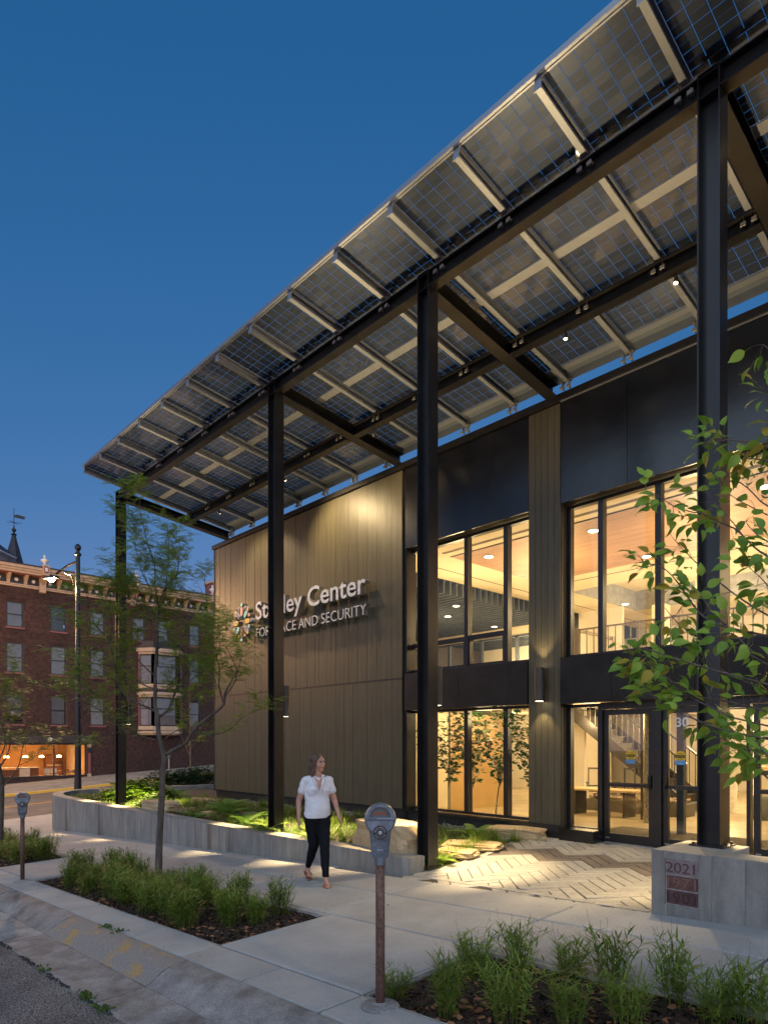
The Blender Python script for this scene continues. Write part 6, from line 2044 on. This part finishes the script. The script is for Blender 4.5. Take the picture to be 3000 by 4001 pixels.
rb([(1659, 1000), (1560, 900), (1480, 820), (1400, 760), (1340, 700), (1300, 600)], .006, f=D4, d0=3.4, d1=3.7, n=1.1)
rb([(1700, 900), (1600, 780), (1500, 720), (1400, 690)], .006, f=D4, d0=3.3, d1=3.5, n=1.0)
bt = MB()
nl = 0
cand = []
def projx(p):
    zc = -p.x * CA + p.y * SA
    return CXP + FPX * (p.x * SA + p.y * CA) / zc
for pts, r0, d0, d1, n_ in B:
    L = len(pts) - 1
    w_ = [ondepth(px, py, d0 + (d1 - d0) * i / L) for i, (px, py) in enumerate(pts)]
    o = limb(bt, w_, r0, .0016, 5)
    for i in range(2, len(o)):
        p, d = o[i], (o[i] - o[i - 1]).normalized()
        if projx(p) > 3080: continue
        if random.random() > n_ * .62: continue
        a0_ = random.uniform(0, 2 * PI)
        for q_ in range(random.choice([3, 3, 4, 4])):
            a = a0_ + random.gauss(0, .8)
            out = (d * .5 + (RV * math.cos(a) + Vector((0, 0, 1)) * math.sin(a)) * .8 + FV * random.uniform(-.5, .3)).normalized()
            p2 = p + out * random.uniform(.02, .09)
            bt.tube([p, (p + p2) / 2 + Vector((0, 0, .005)), p2], [.0014, .0011, .0008], 3, 0, False)
            ld = (out + d * .4 + Vector((0, 0, random.uniform(-.75, .05)))).normalized()
            nrm_ = (Vector((0, 0, 1)) * random.uniform(.2, 1) - FV * random.uniform(-.2, .9) + RV * random.gauss(0, .4)).normalized()
            cand.append((p2, ld, nrm_))
# main hidden limbs and trunk outside the frame carry the twigs
for d_, py_ in ((3.3, 1900), (3.3, 2600), (3.3, 1400), (3.4, 2900)):
    limb(bt, [ondepth(3560, 3000, 3.2), ondepth(3480, (py_ + 2900) / 2, 3.25), ondepth(3380, py_ + 80, 3.3), ondepth(3120, py_, d_)], .03, .008, 7)
limb(bt, [Vector((tb.x, tb.y, g(tb.x, tb.y) - .05)), ondepth(3570, 3300, 3.2), ondepth(3560, 3000, 3.2), ondepth(3540, 2000, 3.2), ondepth(3500, 900, 3.3)], .06, .03, 9)
for pts, r0, d0, d1, n_ in B:
    a = ondepth(*pts[0], d0)
    bt.tube([ondepth(3500, pts[0][1] + 150, 3.25), a], [r0 * 1.4, r0], 4, 0, False)
bt.build('trunk', bark2, parent=rt, smooth=True)
ntot = len(cand)
random.shuffle(cand)
vis = lambda p: True
rest = cand[300:]
mass = MB()
def leaf_place(p, ld, nn):
    z = (nn - ld * nn.dot(ld)).normalized()
    y = z.cross(ld)
    s_ = random.uniform(.058, .1)
    M = Matrix((ld, y, z)).transposed().to_4x4()
    return M, s_
for p, ld, nn in cand[:300]:
    k = random.choices([0, 1, 2], [6, 3, 1.3])[0]
    M, s_ = leaf_place(p, ld, nn)
    inst('leaf', LM[k][random.randrange(3)], p - WLOC[rt.name] + ld * s_ * .3, rt, M.to_euler(), (s_, s_ * random.uniform(.85, 1.15), s_))
for p, ld, nn in rest:
    k = random.choices([0, 1, 2], [6, 3, 1.3])[0]
    M, s_ = leaf_place(p, ld, nn)
    me = LM[k][random.randrange(3)]
    T = Matrix.Translation(p + ld * s_ * .3) @ M @ Matrix.Diagonal((s_, s_, s_, 1))
    mass.add([T @ v.co for v in me.vertices], [tuple(q.vertices) for q in me.polygons], k)
mass.build('further_leaves', rleaf, parent=rt, kind='stuff', smooth=True)
print('leaves', len(cand), ntot)

# ---- indoor trees behind the lower window
random.seed(81)
inl = leafmat('indoor_leaf', (.03, .12, .03), (.1, .22, .05), 12, .3, .4)
pale = mat('pale_stem', (.5, .4, .24), .7)
stonem = mat('pot_stone', (.5, .44, .33), .8)
def indoor_tree(label, x, y, h, seed, spread=.5, lean=0.):
    random.seed(seed)
    t = thing('indoor_tree', label, 'tree', (x, y, .0), 'indoor trees behind the lower window')
    bt, bl = MB(), MB()
    def lf(p, d):
        s_ = random.uniform(.08, .13)
        sd = d.cross(Vector((0, 0, 1))); sd = sd.normalized() if sd.length > .05 else Vector((1, 0, 0))
        sd = (sd + Vector((random.gauss(0, .4), random.gauss(0, .4), random.gauss(0, .5)))).normalized()
        o = len(bl.v)
        bl.v += [tuple(p), tuple(p + d * s_ * .35 + sd * s_ * .28), tuple(p + d * s_ * .75 + sd * s_ * .22), tuple(p + d * s_), tuple(p + d * s_ * .75 - sd * s_ * .22), tuple(p + d * s_ * .35 - sd * s_ * .28)]
        bl.f.append(tuple(range(o, o + 6))); bl.m.append(0)
    tr = [Vector((x, y, 0)), Vector((x + .01, y, .35)), Vector((x + lean * .3, y, .75)), Vector((x + lean * .6, y, 1.1))]
    bt.tube(tr, [.022, .018, .016, .013], 7)
    for k in range(9):
        a = 2 * PI * k / 9 + random.gauss(0, .3)
        st = tr[2].lerp(tr[3], random.random()) if k > 2 else tr[1].lerp(tr[2], .8)
        q = st.copy(); d = (Vector((math.cos(a) * spread, math.sin(a) * spread * .6, 1.3))).normalized()
        pts = [q.copy()]
        for j in range(8):
            d = (d + Vector((random.gauss(0, .12), random.gauss(0, .12), random.gauss(0, .08)))).normalized()
            q = q + d * (h - 1.0) / 8
            pts.append(q.copy())
            for e in range(11):
                a2 = random.uniform(0, 2 * PI)
                dd = Vector((math.cos(a2), math.sin(a2), random.uniform(-.4, .6))).normalized()
                p2 = q + dd * random.uniform(.01, .08)
                if p2.z < 2.5: lf(p2, dd)
        bt.tube(pts, [.008 - .0007 * j for j in range(9)], 4)
    bt.build('trunk', pale, parent=t, smooth=True)
    bl.build('crown', inl, parent=t, kind='stuff')
indoor_tree('left indoor tree with a thin pale stem behind the lower window', -8.85, 10.85, 2.6, 1, .45)
indoor_tree('middle indoor tree leaning behind the window mullion', -8.15, 10.75, 2.7, 2, .6, .25)
indoor_tree('right indoor tree next to the cedar pier', -7.25, 10.6, 2.7, 3, .4, .1)
indoor_tree('indoor tree partly hidden behind the dark column', -9.55, 10.9, 2.4, 4, .4)
for lab, x, y in (('small round floor stone between the indoor trees', -8.05, 10.6), ('round floor stone at the foot of the left indoor tree', -8.95, 10.95)):
    b = MB(); b.lathe((x, y, .0), [(.12, .0), (.14, .03), (.1, .07), (.02, .085)], 12); o = b.build('floor_stone', stonem, smooth=True); tag(o, lab, 'stone')
# ================================================================== things seen through the glass
random.seed(91)
dsteel = mat('dark_stair_steel', (.05, .045, .04), .45, .4, .1)
perf = mat('perforated_riser', (.1, .085, .06), .6, .3, .1)
st = thing('staircase', 'dark steel staircase with perforated risers and bar railing inside the entrance', 'staircase', (-6.5, 15.6, 0))
# flight falls towards +X: top at x=-10.6 z=3.05, foot at x=-6.2
xa, za, xb, zb_ = -10.1, 3.05, -6.25, .05
for y in (15.35, 16.55):
    b = MB(); b.add([(xa, y, za - .1), (xb, y, zb_ - .1), (xb, y, zb_ + .25), (xa, y, za + .25), (xa, y + .04, za - .1), (xb, y + .04, zb_ - .1), (xb, y + .04, zb_ + .25), (xa, y + .04, za + .25)],
                    [(0, 1, 2, 3), (7, 6, 5, 4), (0, 4, 5, 1), (3, 2, 6, 7), (1, 5, 6, 2), (0, 3, 7, 4)])
    b.build('stringer', dsteel, parent=st)
N = 17
for k in range(N):
    t = (k + .5) / N
    x, z = xb + (xa - xb) * t, zb_ + (za - zb_) * (k + 1) / N
    b = MB(); b.box(x - .14, x + .13, 15.4, 16.54, z - .03, z); b.build('tread', dsteel, parent=st)
    b = MB()
    b.box(x + .1, x + .105, 15.4, 16.54, z - .17, z - .03)
    b.build('riser', perf, parent=st)
for y in (15.37, 16.57):
    b = MB(); b.bar((xa, y, za + 1.1), (xb, y, zb_ + 1.1), .04, .04); b.build('handrail', dsteel, parent=st)
    for k in range(28):
        t = k / 27
        x, z = xb + (xa - xb) * t, zb_ + (za - zb_) * t
        b = MB(); b.box(x - .008, x + .008, y - .008, y + .008, z + .2, z + 1.08); b.build('baluster', dsteel, parent=st)
rl = thing('landing_railing', 'grey bar railing along the upper landing behind the big window', 'railing', (-6, 13, 3.05))
railm = mat('grey_railing', (.28, .24, .17), .5, .3)
b = MB(); b.box(-7.6, 2.8, 12.98, 13.02, 4.1, 4.13); b.box(-7.6, 2.8, 12.98, 13.02, 3.12, 3.15); b.build('top_rail', railm, parent=rl)
k = 0
x = -7.58
while x < 2.8:
    b = MB(); b.box(x - .009, x + .009, 12.99, 13.01, 3.15, 4.1); b.build('baluster', railm, parent=rl); x += .165
b = MB(); b.box(-7.7, -7.6, 12.95, 13.05, 3.05, 4.15); b.box(-7.7, -7.6, 14.5, 14.6, 3.05, 4.15); b.box(-7.68, -7.62, 13.05, 14.5, 4.08, 4.14); b.build('newel', railm, parent=rl)
pn = thing('pendant_lamp', 'large pale drum pendant hanging upstairs behind the branches', 'pendant lamp', (-5.4, 14.2, 4.7))
b = MB(); b.lathe((-5.4, 14.2, 4.75), [(.16, 0), (.2, .02), (.19, .3), (.15, .38)], 18); b.build('lamp_shade', cream, parent=pn)
b = MB(); b.tube([(-5.4, 14.2, 5.1), (-5.4, 14.2, 5.9)], .008, 4); b.build('cord', blackb, parent=pn)
# meeting table and mesh chairs seen past the side light
def office_chair(label, x, y, rz, col=None, z=0.0):
    t = thing('office_chair', label, 'chair', (x, y, z), 'mesh office chairs', rz)
    WLOC[t.name] = Vector((0, 0, 0))
    cm = mat('chair_frame', (.1, .1, .09), .5) if 'chair_frame' not in bpy.data.materials else bpy.data.materials['chair_frame']
    b = MB(); b.box(-.24, .24, -.24, .22, .44, .49); b.build('seat', cm, parent=t, bevel=.02)
    b = MB(); b.box(-.22, -.19, .22, .25, .5, 1.02); b.box(.19, .22, .22, .25, .5, 1.02); b.box(-.22, .22, .22, .25, .98, 1.02); b.box(-.22, .22, .22, .25, .55, .58); b.build('back_frame', cm, parent=t)
    b = MB(); b.box(-.28, -.25, -.1, .15, .64, .67); b.box(.25, .28, -.1, .15, .64, .67); b.box(-.275, -.255, .0, .03, .47, .64); b.box(.255, .275, .0, .03, .47, .64); b.build('armrest', cm, parent=t)
    b = MB(); b.tube([(0, 0, .1), (0, 0, .44)], .025, 8); b.build('stem', cm, parent=t)
    for k in range(5):
        a = 2 * PI * k / 5
        b = MB(); b.bar((0, 0, .1), (.28 * math.cos(a), .28 * math.sin(a), .06), .03, .03); b.lathe((.28 * math.cos(a), .28 * math.sin(a), 0), [(.02, 0), (.03, .03), (.02, .05)], 6); b.build('caster_leg', cm, parent=t)
office_chair('mesh office chair nearest the glass, seen through the sidelight', -8.25, 15.0, .6)
office_chair('mesh office chair just right of the first in the sidelight', -7.75, 15.2, -.5)
office_chair('mesh office chair behind the indoor trees', -9.6, 15.3, 2.2)
tb_ = thing('meeting_table', 'pale wooden meeting table with dark panel legs in the side window', 'table', (-7.6, 14.0, 0))
wt = mat('pale_oak', (.6, .42, .22), .4)
b = MB(); b.box(-8.3, -6.6, 13.5, 14.2, .56, .6); b.build('tabletop', wt, parent=tb_)
for x in (-8.1, -6.9):
    b = MB(); b.box(x, x + .05, 13.6, 14.1, 0, .56); b.build('leg', dsteel, parent=tb_)
# stone bed under the stair
rkm = mat('river_stone', (.34, .27, .18), .7, 0, .3, 3, rnd=.2)
b = MB(); b.box(-8.4, -6.0, 14.6, 15.2, .0, .28); o = b.build('stone_bed_curb', mat('bed_curb', (.1, .09, .07), .6)); tag(o, 'low dark planter box of stones under the staircase', 'planter')
rs = MB()
for i in range(260):
    x, y = random.uniform(-8.3, -6.1), random.uniform(14.65, 15.15)
    M = Matrix.Translation((x, y, .3 + random.random() * .06)) @ Matrix.Rotation(random.uniform(0, 6), 4, Vector((random.random(), random.random(), 1)))
    s_ = random.uniform(.03, .06)
    rs.lathe((0, 0, 0), [(.2 * s_, -.5 * s_), (.9 * s_, -.2 * s_), (s_, .1 * s_), (.3 * s_, .5 * s_)], 6, M=None) if False else rs.obox(M, s_, s_ * .7, s_ * .45)
rs.build('river_stones', rkm, kind='stuff')
# water feature / glass tube by the door
b = MB(); b.tube([(-6.15, 13.2, 0), (-6.15, 13.2, 2.6)], .09, 14); o = b.build('glass_column', mat('hammered_glass', (.3, .28, .2), .15, .6, .4, 30, .8)); tag(o, 'tall shimmering glass column inside the entrance door', 'column')
b = MB(); b.box(-6.5, -6.4, 13.6, 13.7, 0, 2.6); o = b.build('dark_steel_post', dsteel); tag(o, 'dark steel post inside left of the glass column', 'post')
# reception desk, pouf, plant shelves on the right
dkk = thing('reception_desk', 'light wood counter with drawers at the right edge inside', 'desk', (-4.6, 18, 0))
b = MB(); b.box(-5.6, -3.2, 17.8, 18.5, .98, 1.05); b.build('desktop', wt, parent=dkk)
b = MB(); b.box(-4.4, -3.25, 17.9, 18.4, 0, .98); b.build('desk_panel', orange, parent=dkk)
b = MB(); b.box(-5.5, -5.2, 17.85, 17.9, .84, .96); b.box(-4.9, -4.6, 17.85, 17.9, .84, .96); b.build('drawer', blackb, parent=dkk)
b = MB(); b.tube([(-5.5, 17.9, 0), (-5.5, 17.9, .98)], .03, 6); b.build('leg', dsteel, parent=dkk)
pf = thing('pouf', 'round grey-green pouf stool standing by the wood counter', 'stool', (-4.6, 15.6, 0))
b = MB(); b.lathe((-4.72, 15.6, .02), [(.27, 0), (.29, .02), (.3, .4), (.28, .47), (.0, .49)], 26); b.build('seat', mat('pouf_fabric', (.13, .15, .14), .9, 0, .1, 30), parent=pf, smooth=True)
shf = thing('plant_shelf', 'black wall shelves filled with trailing green plants', 'shelf', (-5, 20.5, 0))
for z in (1.15, 1.75, 2.3):
    b = MB(); b.box(-6.2, -3.0, 20.2, 20.5, z, z + .05); b.build('board', blackb, parent=shf)
random.seed(15)
b = MB()
for z in (1.2, 1.8, 2.35):
    for i in range(700):
        p = Vector((random.uniform(-6.2, -3.0), 20.2 + random.uniform(-.1, .25), z + random.uniform(-.05, .2)))
        d = Vector((random.gauss(0, 1), random.gauss(-.5, 1), random.gauss(.2, .7))).normalized(); s_ = .11
        sd = d.cross(Vector((0, 0, 1))).normalized()
        b.add([p, p + d * s_ * .5 + sd * s_ * .3, p + d * s_, p + d * s_ * .5 - sd * s_ * .3], [(0, 1, 2, 3)])
b.build('shelf_plants', hostam, parent=shf, kind='stuff')
pp = thing('potted_plant', 'spiky green potted plant near the foot of the staircase', 'plant', (-5.8, 16.6, 0))
b = MB(); b.lathe((-5.8, 16.6, 0), [(.15, 0), (.2, .5), (.2, .8), (.15, .8)], 14); b.build('pot', whp, parent=pp)
b = MB()
for i in range(26):
    a = random.uniform(0, 6.3)
    blade(b, Vector((-5.8, 16.6, .8)), Vector((math.cos(a) * .5, math.sin(a) * .5, 1)).normalized(), random.uniform(.35, .75), .03, random.uniform(.2, 1.2), 0, 4)
b.build('leaves', hostam, parent=pp)
pic = thing('picture_frame', 'small black picture frame on the white wall inside', 'picture', (-5.6, 18.98, 1.6))
b = MB(); b.box(-6.05, -5.85, 18.96, 18.99, 1.4, 1.75); b.build('frame', blackb, parent=pic); b = MB(); b.box(-6.02, -5.88, 18.955, 18.96, 1.43, 1.72); b.build('print', whp, parent=pic)
# ================================================================== the walking woman
random.seed(1)
HD = R(-24)
FW = Vector((math.cos(HD), math.sin(HD), 0)); LF = Vector((-math.sin(HD), math.cos(HD), 0)); UPV = Vector((0, 0, 1))
PO = Vector((-6.98, 5.34, g(-6.98, 5.34)))
def W(l, f, z): return PO + LF * l + FW * f + UPV * z     # l = to her left, f = forward
def cone(bm, a, b, ra, rb, n=14, sq=1.0, sd=None):
    """tapered capsule"""
    a, b = Vector(a), Vector(b)
    d = b - a; L = d.length; d.normalize()
    u = (sd - d * sd.dot(d)).normalized() if sd else d.orthogonal().normalized()
    v = d.cross(u)
    rings = []
    prof = [(-ra * .98, ra * .2), (-ra * .75, ra * .66), (-ra * .4, ra * .92), (0, ra)] + [(L * k / 4, ra + (rb - ra) * k / 4) for k in (1, 2, 3)] + [(L, rb), (L + rb * .4, rb * .92), (L + rb * .75, rb * .66), (L + rb * .98, rb * .2)]
    for t, r_ in prof:
        rings.append([bm.verts.new(a + d * t + (u * math.cos(2 * PI * k / n) + v * sq * math.sin(2 * PI * k / n)) * r_) for k in range(n)])
    for i in range(len(rings) - 1):
        for k in range(n):
            bm.faces.new((rings[i][k], rings[i][(k + 1) % n], rings[i + 1][(k + 1) % n], rings[i + 1][k]))
    bm.faces.new(list(reversed(rings[0]))); bm.faces.new(rings[-1])
def ell(bm, c, rx, ry, rz_, ax=None, n=16):
    """ellipsoid with axes (left, forward, up) or given 3x3"""
    A = ax or (LF, FW, UPV)
    rs_ = []
    for i in range(1, 10):
        th_ = PI * i / 10
        rs_.append([bm.verts.new(Vector(c) + A[0] * rx * math.sin(th_) * math.cos(2 * PI * k / n) + A[1] * ry * math.sin(th_) * math.sin(2 * PI * k / n) + A[2] * rz_ * math.cos(th_)) for k in range(n)])
    t = bm.verts.new(Vector(c) + A[2] * rz_); bt_ = bm.verts.new(Vector(c) - A[2] * rz_)
    for i in range(8):
        for k in range(n):
            bm.faces.new((rs_[i + 1][k], rs_[i + 1][(k + 1) % n], rs_[i][(k + 1) % n], rs_[i][k]))
    for k in range(n):
        bm.faces.new((t, rs_[0][k], rs_[0][(k + 1) % n])); bm.faces.new((bt_, rs_[8][(k + 1) % n], rs_[8][k]))
def finish(bm, name, m_, parent, vox, smooth=3, disp=None):
    bmesh.ops.recalc_face_normals(bm, faces=bm.faces)
    me = bpy.data.meshes.new(name); bm.to_mesh(me); bm.free()
    o = bpy.data.objects.new('tmp', me); COL.objects.link(o)
    r_ = o.modifiers.new('r', 'REMESH'); r_.mode = 'VOXEL'; r_.voxel_size = vox; r_.use_smooth_shade = True
    s_ = o.modifiers.new('s', 'SMOOTH'); s_.iterations = smooth; s_.factor = .5
    dg = bpy.context.evaluated_depsgraph_get()
    me2 = bpy.data.meshes.new_from_object(o.evaluated_get(dg))
    bpy.data.objects.remove(o)
    me2.name = name
    off = WLOC[parent.name]
    for v in me2.vertices:
        if disp: v.co += disp(v.co)
        v.co -= off
    me2.materials.clear(); me2.materials.append(m_)
    me2.polygons.foreach_set('use_smooth', [True] * len(me2.polygons))
    q = bpy.data.objects.new(name, me2); COL.objects.link(q); q.parent = parent
    WLOC[q.name] = off
    return q
wm = thing('person', 'woman in white short-sleeved blouse and black trousers walking along the pavement', 'person', PO)
skin = mat('skin', (.45, .24, .17), .5, 0, .05, 20, spec=.4)
skin.node_tree.nodes['Principled BSDF'].inputs['Subsurface Weight'].default_value = .08
blouse = mat('white_linen', (.66, .66, .68), .8, 0, .03, 40, .35, 90)
trous = mat('black_trousers', (.006, .007, .01), .85, 0, .2, 60, spec=.15)
hairm = mat('brown_hair', (.075, .042, .028), .5, 0, .35, 60, .6, 120, stretch=(1, 1, .12))
sandm = mat('red_sandal', (.42, .09, .045), .5, 0, .1, 30)
solem = mat('sandal_sole', (.2, .1, .06), .7)
# joints
hipL, hipR = W(.085, .0, .90), W(-.085, -.0, .90)
knL, knR = W(.055, .18, .49), W(-.045, .0, .49)
anL, anR = W(.03, .36, .085), W(-.055, -.33, .13)
shL, shR = W(.152, .01, 1.345), W(-.152, -.01, 1.345)
elL, elR = W(.235, .0, 1.08), W(-.235, -.06, 1.08)
wrL, wrR = W(.27, .14, .86), W(-.245, -.0, .84)
neck0, neck1 = W(0, .0, 1.36), W(0, .03, 1.50)
LOOK = R(38)
hf = (FW * math.cos(LOOK) + LF * math.sin(LOOK)).normalized(); hl = Vector((-hf.y, hf.x, 0))
HC = W(.005, .035, 1.585)
def HP(l, f, z): return HC + hl * l + hf * f + UPV * z
bm = bmesh.new()
cone(bm, W(0, 0, .93), W(0, 0, 1.1), .14, .12, 18, .72, LF)
cone(bm, W(0, 0, 1.1), W(0, .0, 1.28), .12, .145, 18, .68, LF)
cone(bm, shL, shR, .05, .05); cone(bm, neck0, neck1, .056, .05)
for q in (shL, shR): cone(bm, W(0, -.01, 1.42), q, .045, .045)
for h, k_, a in ((hipL, knL, anL), (hipR, knR, anR)):
    cone(bm, h, k_, .085, .055); cone(bm, k_, a, .052, .032); 
for s_, e, w_ in ((shL, elL, wrL), (shR, elR, wrR)):
    cone(bm, s_, e, .05, .038); cone(bm, e, w_, .037, .023)
for (w_, sg_, el_) in ((wrL, 1, elL), (wrR, -1, elR)):      # hands, slightly curled
    d = (w_ - el_).normalized(); inn = -LF * sg_
    fwd = (FW - d * FW.dot(d)).normalized()
    pc = w_ + d * .045
    ell(bm, pc, .018, .036, .05, (inn, fwd, d), 10)
    for k in range(4):
        b0 = pc + d * .035 + fwd * (.026 - .017 * k)
        ln = [.032, .036, .034, .027][k]
        p1 = b0 + d * ln + inn * .006; p2 = p1 + (d * .8 + inn * .6).normalized() * ln * .7; p3 = p2 + (d * .5 + inn * .85).normalized() * ln * .5
        cone(bm, b0, p1, .0088, .008, 8); cone(bm, p1, p2, .008, .0074, 8); cone(bm, p2, p3, .0074, .0065, 8)
    t0 = w_ + d * .03 + fwd * .025
    t1 = t0 + (d * .6 + fwd * .7 + inn * .3).normalized() * .035; t2 = t1 + (d * .9 + inn * .5).normalized() * .03
    cone(bm, t0, t1, .0115, .0095, 8); cone(bm, t1, t2, .0095, .008, 8)
# feet
for a, pitch in ((anL, .0), (anR, -.32)):
    toe_d = (FW * math.cos(pitch) + UPV * math.sin(pitch)).normalized()
    hl0 = a - UPV * .045 - toe_d * .03
    if pitch < 0: hl0 = a - UPV * .04 - toe_d * .03
    cone(bm, hl0, hl0 + toe_d * .15 - UPV * .005, .032, .03, 12, .9)
    cone(bm, a, hl0 + toe_d * .12, .032, .024)
    for k in range(5):
        q = hl0 + toe_d * (.15 - .008 * abs(k - 1)) + LF * (.026 - .013 * k) * (1 if a is anR else -1) - UPV * .012
        cone(bm, q, q + toe_d * (.035 - .003 * k), .0105 - .0008 * k, .0085, 8)
# head
ell(bm, HP(0, -.012, .03), .076, .092, .088, (hl, hf, UPV), 20)
ell(bm, HP(0, .018, -.03), .06, .068, .083, (hl, hf, UPV), 20)
cone(bm, HP(0, .062, -.095), HP(0, .05, -.09), .024, .024, 10)
cone(bm, HP(0, .083, .012), HP(0, .102, -.022), .009, .0135, 10)
cone(bm, HP(-.014, .088, -.026), HP(.014, .088, -.026), .009, .009, 8)
cone(bm, HP(-.022, .076, -.055), HP(.022, .076, -.055), .0075, .0075, 8)
cone(bm, HP(-.02, .073, -.067), HP(.02, .073, -.067), .008, .008, 8)
for s_ in (-1, 1):
    cone(bm, HP(s_ * .015, .082, .03), HP(s_ * .048, .07, .028), .0095, .008, 8)
    ell(bm, HP(s_ * .042, .055, -.028), .022, .022, .022, (hl, hf, UPV), 10)
    ell(bm, HP(s_ * .076, -.002, -.008), .009, .018, .03, (hl, hf, UPV), 10)
cone(bm, neck1, HP(0, -.01, -.05), .05, .05)
body = finish(bm, 'body', skin, wm, .0065, 2)
bm = bmesh.new()
for s_ in (-1, 1): ell(bm, HP(s_ * .03, .072, .008), .0115, .0105, .0075, (hl, hf, UPV), 10)
finish(bm, 'eyes', mat('eye_dark', (.04, .03, .03), .3), wm, .003, 1)
bm = bmesh.new(); cone(bm, HP(-.021, .0815, -.061), HP(.021, .0815, -.061), .0042, .0042, 8)
finish(bm, 'lips', mat('lips', (.4, .12, .1), .5), wm, .003, 1)
# hair: parted bob to the shoulders
bm = bmesh.new()
ell(bm, HP(0, -.03, .045), .086, .098, .09, (hl, hf, UPV), 20)
ell(bm, HP(0, -.065, -.04), .078, .055, .11, (hl, hf, UPV), 18)
for s_ in (-1, 1):
    cone(bm, HP(s_ * .068, .0, .03), HP(s_ * .074, -.035, -.17), .028, .024, 12)
    cone(bm, HP(s_ * .05, .045, .085), HP(s_ * .077, .0, -.0), .022, .018, 10)
    cone(bm, HP(s_ * .03, -.1, -.05), HP(s_ * .04, -.09, -.17), .035, .028, 12)
finish(bm, 'hair', hairm, wm, .007, 2, lambda p: Vector((noise.noise(p * 60), noise.noise(p * 60 + Vector((5, 0, 0))), 0)) * .004)
# blouse
bm = bmesh.new()
cone(bm, W(0, .008, .90), W(0, .01, 1.06), .182, .165, 20, .7, LF)
cone(bm, W(0, .01, 1.06), W(0, .0, 1.25), .165, .16, 20, .68, LF)
cone(bm, W(0, .0, 1.2), W(0, 0, 1.31), .15, .13, 20, .66, LF)
for s_ in (-1, 1): ell(bm, W(s_ * .07, .075, 1.2), .07, .045, .07)
cone(bm, shL, shR, .064, .064)
for q in (shL, shR): cone(bm, W(.085 if q is shL else -.085, -.012, 1.375), q, .048, .062)
cone(bm, shL, shL.lerp(elL, .48), .063, .06); cone(bm, shR, shR.lerp(elR, .48), .063, .06)
cone(bm, shL.lerp(elL, .45), shL.lerp(elL, .5), .062, .062); cone(bm, shR.lerp(elR, .45), shR.lerp(elR, .5), .062, .062)
me_b = finish(bm, 'blouse', blouse, wm, .009, 3, lambda p: Vector((noise.noise(p * 7), noise.noise(p * 7 + Vector((3, 1, 0))), 0)) * .016 + Vector((noise.noise(p * 22), noise.noise(p * 22 + Vector((9, 0, 0))), 0)) * .005)
# flatten the hem and open the neckline
hz = PO.z + .86 - WLOC[wm.name].z
for v in me_b.data.vertices:
    if v.co.z < hz: v.co.z = hz - (hz - v.co.z) * .08
bm = bmesh.new()                                          # skin of the open neckline
n0 = W(0, .112, 1.245)
vs = [bm.verts.new(p) for p in (W(-.062, .055, 1.41), W(.062, .055, 1.41), W(.028, .106, 1.29), W(.0, .121, 1.21), W(-.028, .106, 1.29), W(0, .098, 1.35))]
bm.faces.new((vs[0], vs[5], vs[4])); bm.faces.new((vs[5], vs[1], vs[2])); bm.faces.new((vs[5], vs[2], vs[3], vs[4]))
me = bpy.data.meshes.new('neckline'); bm.to_mesh(me); bm.free(); me.materials.append(skin)
for v in me.vertices: v.co -= WLOC[wm.name]
o = inst('neckline', me, (0, 0, 0), wm); o.location = FW * .012
for s_ in (-1, 1):
    b = MB()
    a, c_, d = W(s_ * .066, .05, 1.425), W(s_ * .04, .118, 1.3), W(0, .135, 1.2)
    b.bar(a, c_, .034, .007); b.bar(c_, d, .022, .007)
    b.build('collar', blouse, parent=wm)
    q = W(s_ * .08, .145, 1.235)
    b = MB(); b.bar(q - LF * .04, q + LF * .04, .008, .028); b.build('pocket_flap', blouse, parent=wm)
for k in range(5):
    b = MB(); b.lathe(W(.0, .137 - .002 * k, 1.16 - .062 * k), [(.006, 0), (.005, .003)], 8, M=FW.to_track_quat('Z', 'Y').to_matrix())
    b.build('button', blouse, parent=wm)
# trousers
bm = bmesh.new()
cone(bm, W(0, -.005, .88), W(0, -.005, .95), .152, .142, 18, .74, LF)
for h, k_, a in ((hipL, knL, anL), (hipR, knR, anR)):
    cone(bm, h - UPV * .03, k_, .1, .068); cone(bm, k_, k_.lerp(a, .3), .068, .062); cone(bm, k_.lerp(a, .3), k_.lerp(a, .86), .062, .043)
finish(bm, 'trousers', trous, wm, .009, 2, lambda p: Vector((noise.noise(p * 14), noise.noise(p * 14 + Vector((3, 1, 0))), 0)) * .006)
# sandals
for a, pitch in ((anL, .0), (anR, -.32)):
    toe_d = (FW * math.cos(pitch) + UPV * math.sin(pitch)).normalized()
    hl0 = a - UPV * .04 - toe_d * .03
    upd = LF.cross(toe_d) * -1
    upd = toe_d.cross(LF) * -1 if toe_d.cross(LF).z < 0 else toe_d.cross(LF)
    b = MB()
    q = hl0 - upd * .042
    M = Matrix.Translation(q + toe_d * .08) @ Matrix((toe_d, LF, upd)).transposed().to_4x4()
    b.obox(M, .13, .042, .008)
    b.build('sandal_sole', solem, parent=wm, bevel=.012)
    b = MB()
    for s_ in (-1, 1):
        pts = []
        for k in range(7):
            t = k / 6
            an_ = PI * t
            pts.append(hl0 + toe_d * (.075 + .05 * (t if s_ > 0 else 1 - t)) + LF * .038 * math.cos(an_) + upd * (-.03 + .048 * math.sin(an_)))
        for p, p2 in zip(pts[:-1], pts[1:]):
            b.bar(p, p2, .03, .008)
    b.build('sandal_strap', sandm, parent=wm)
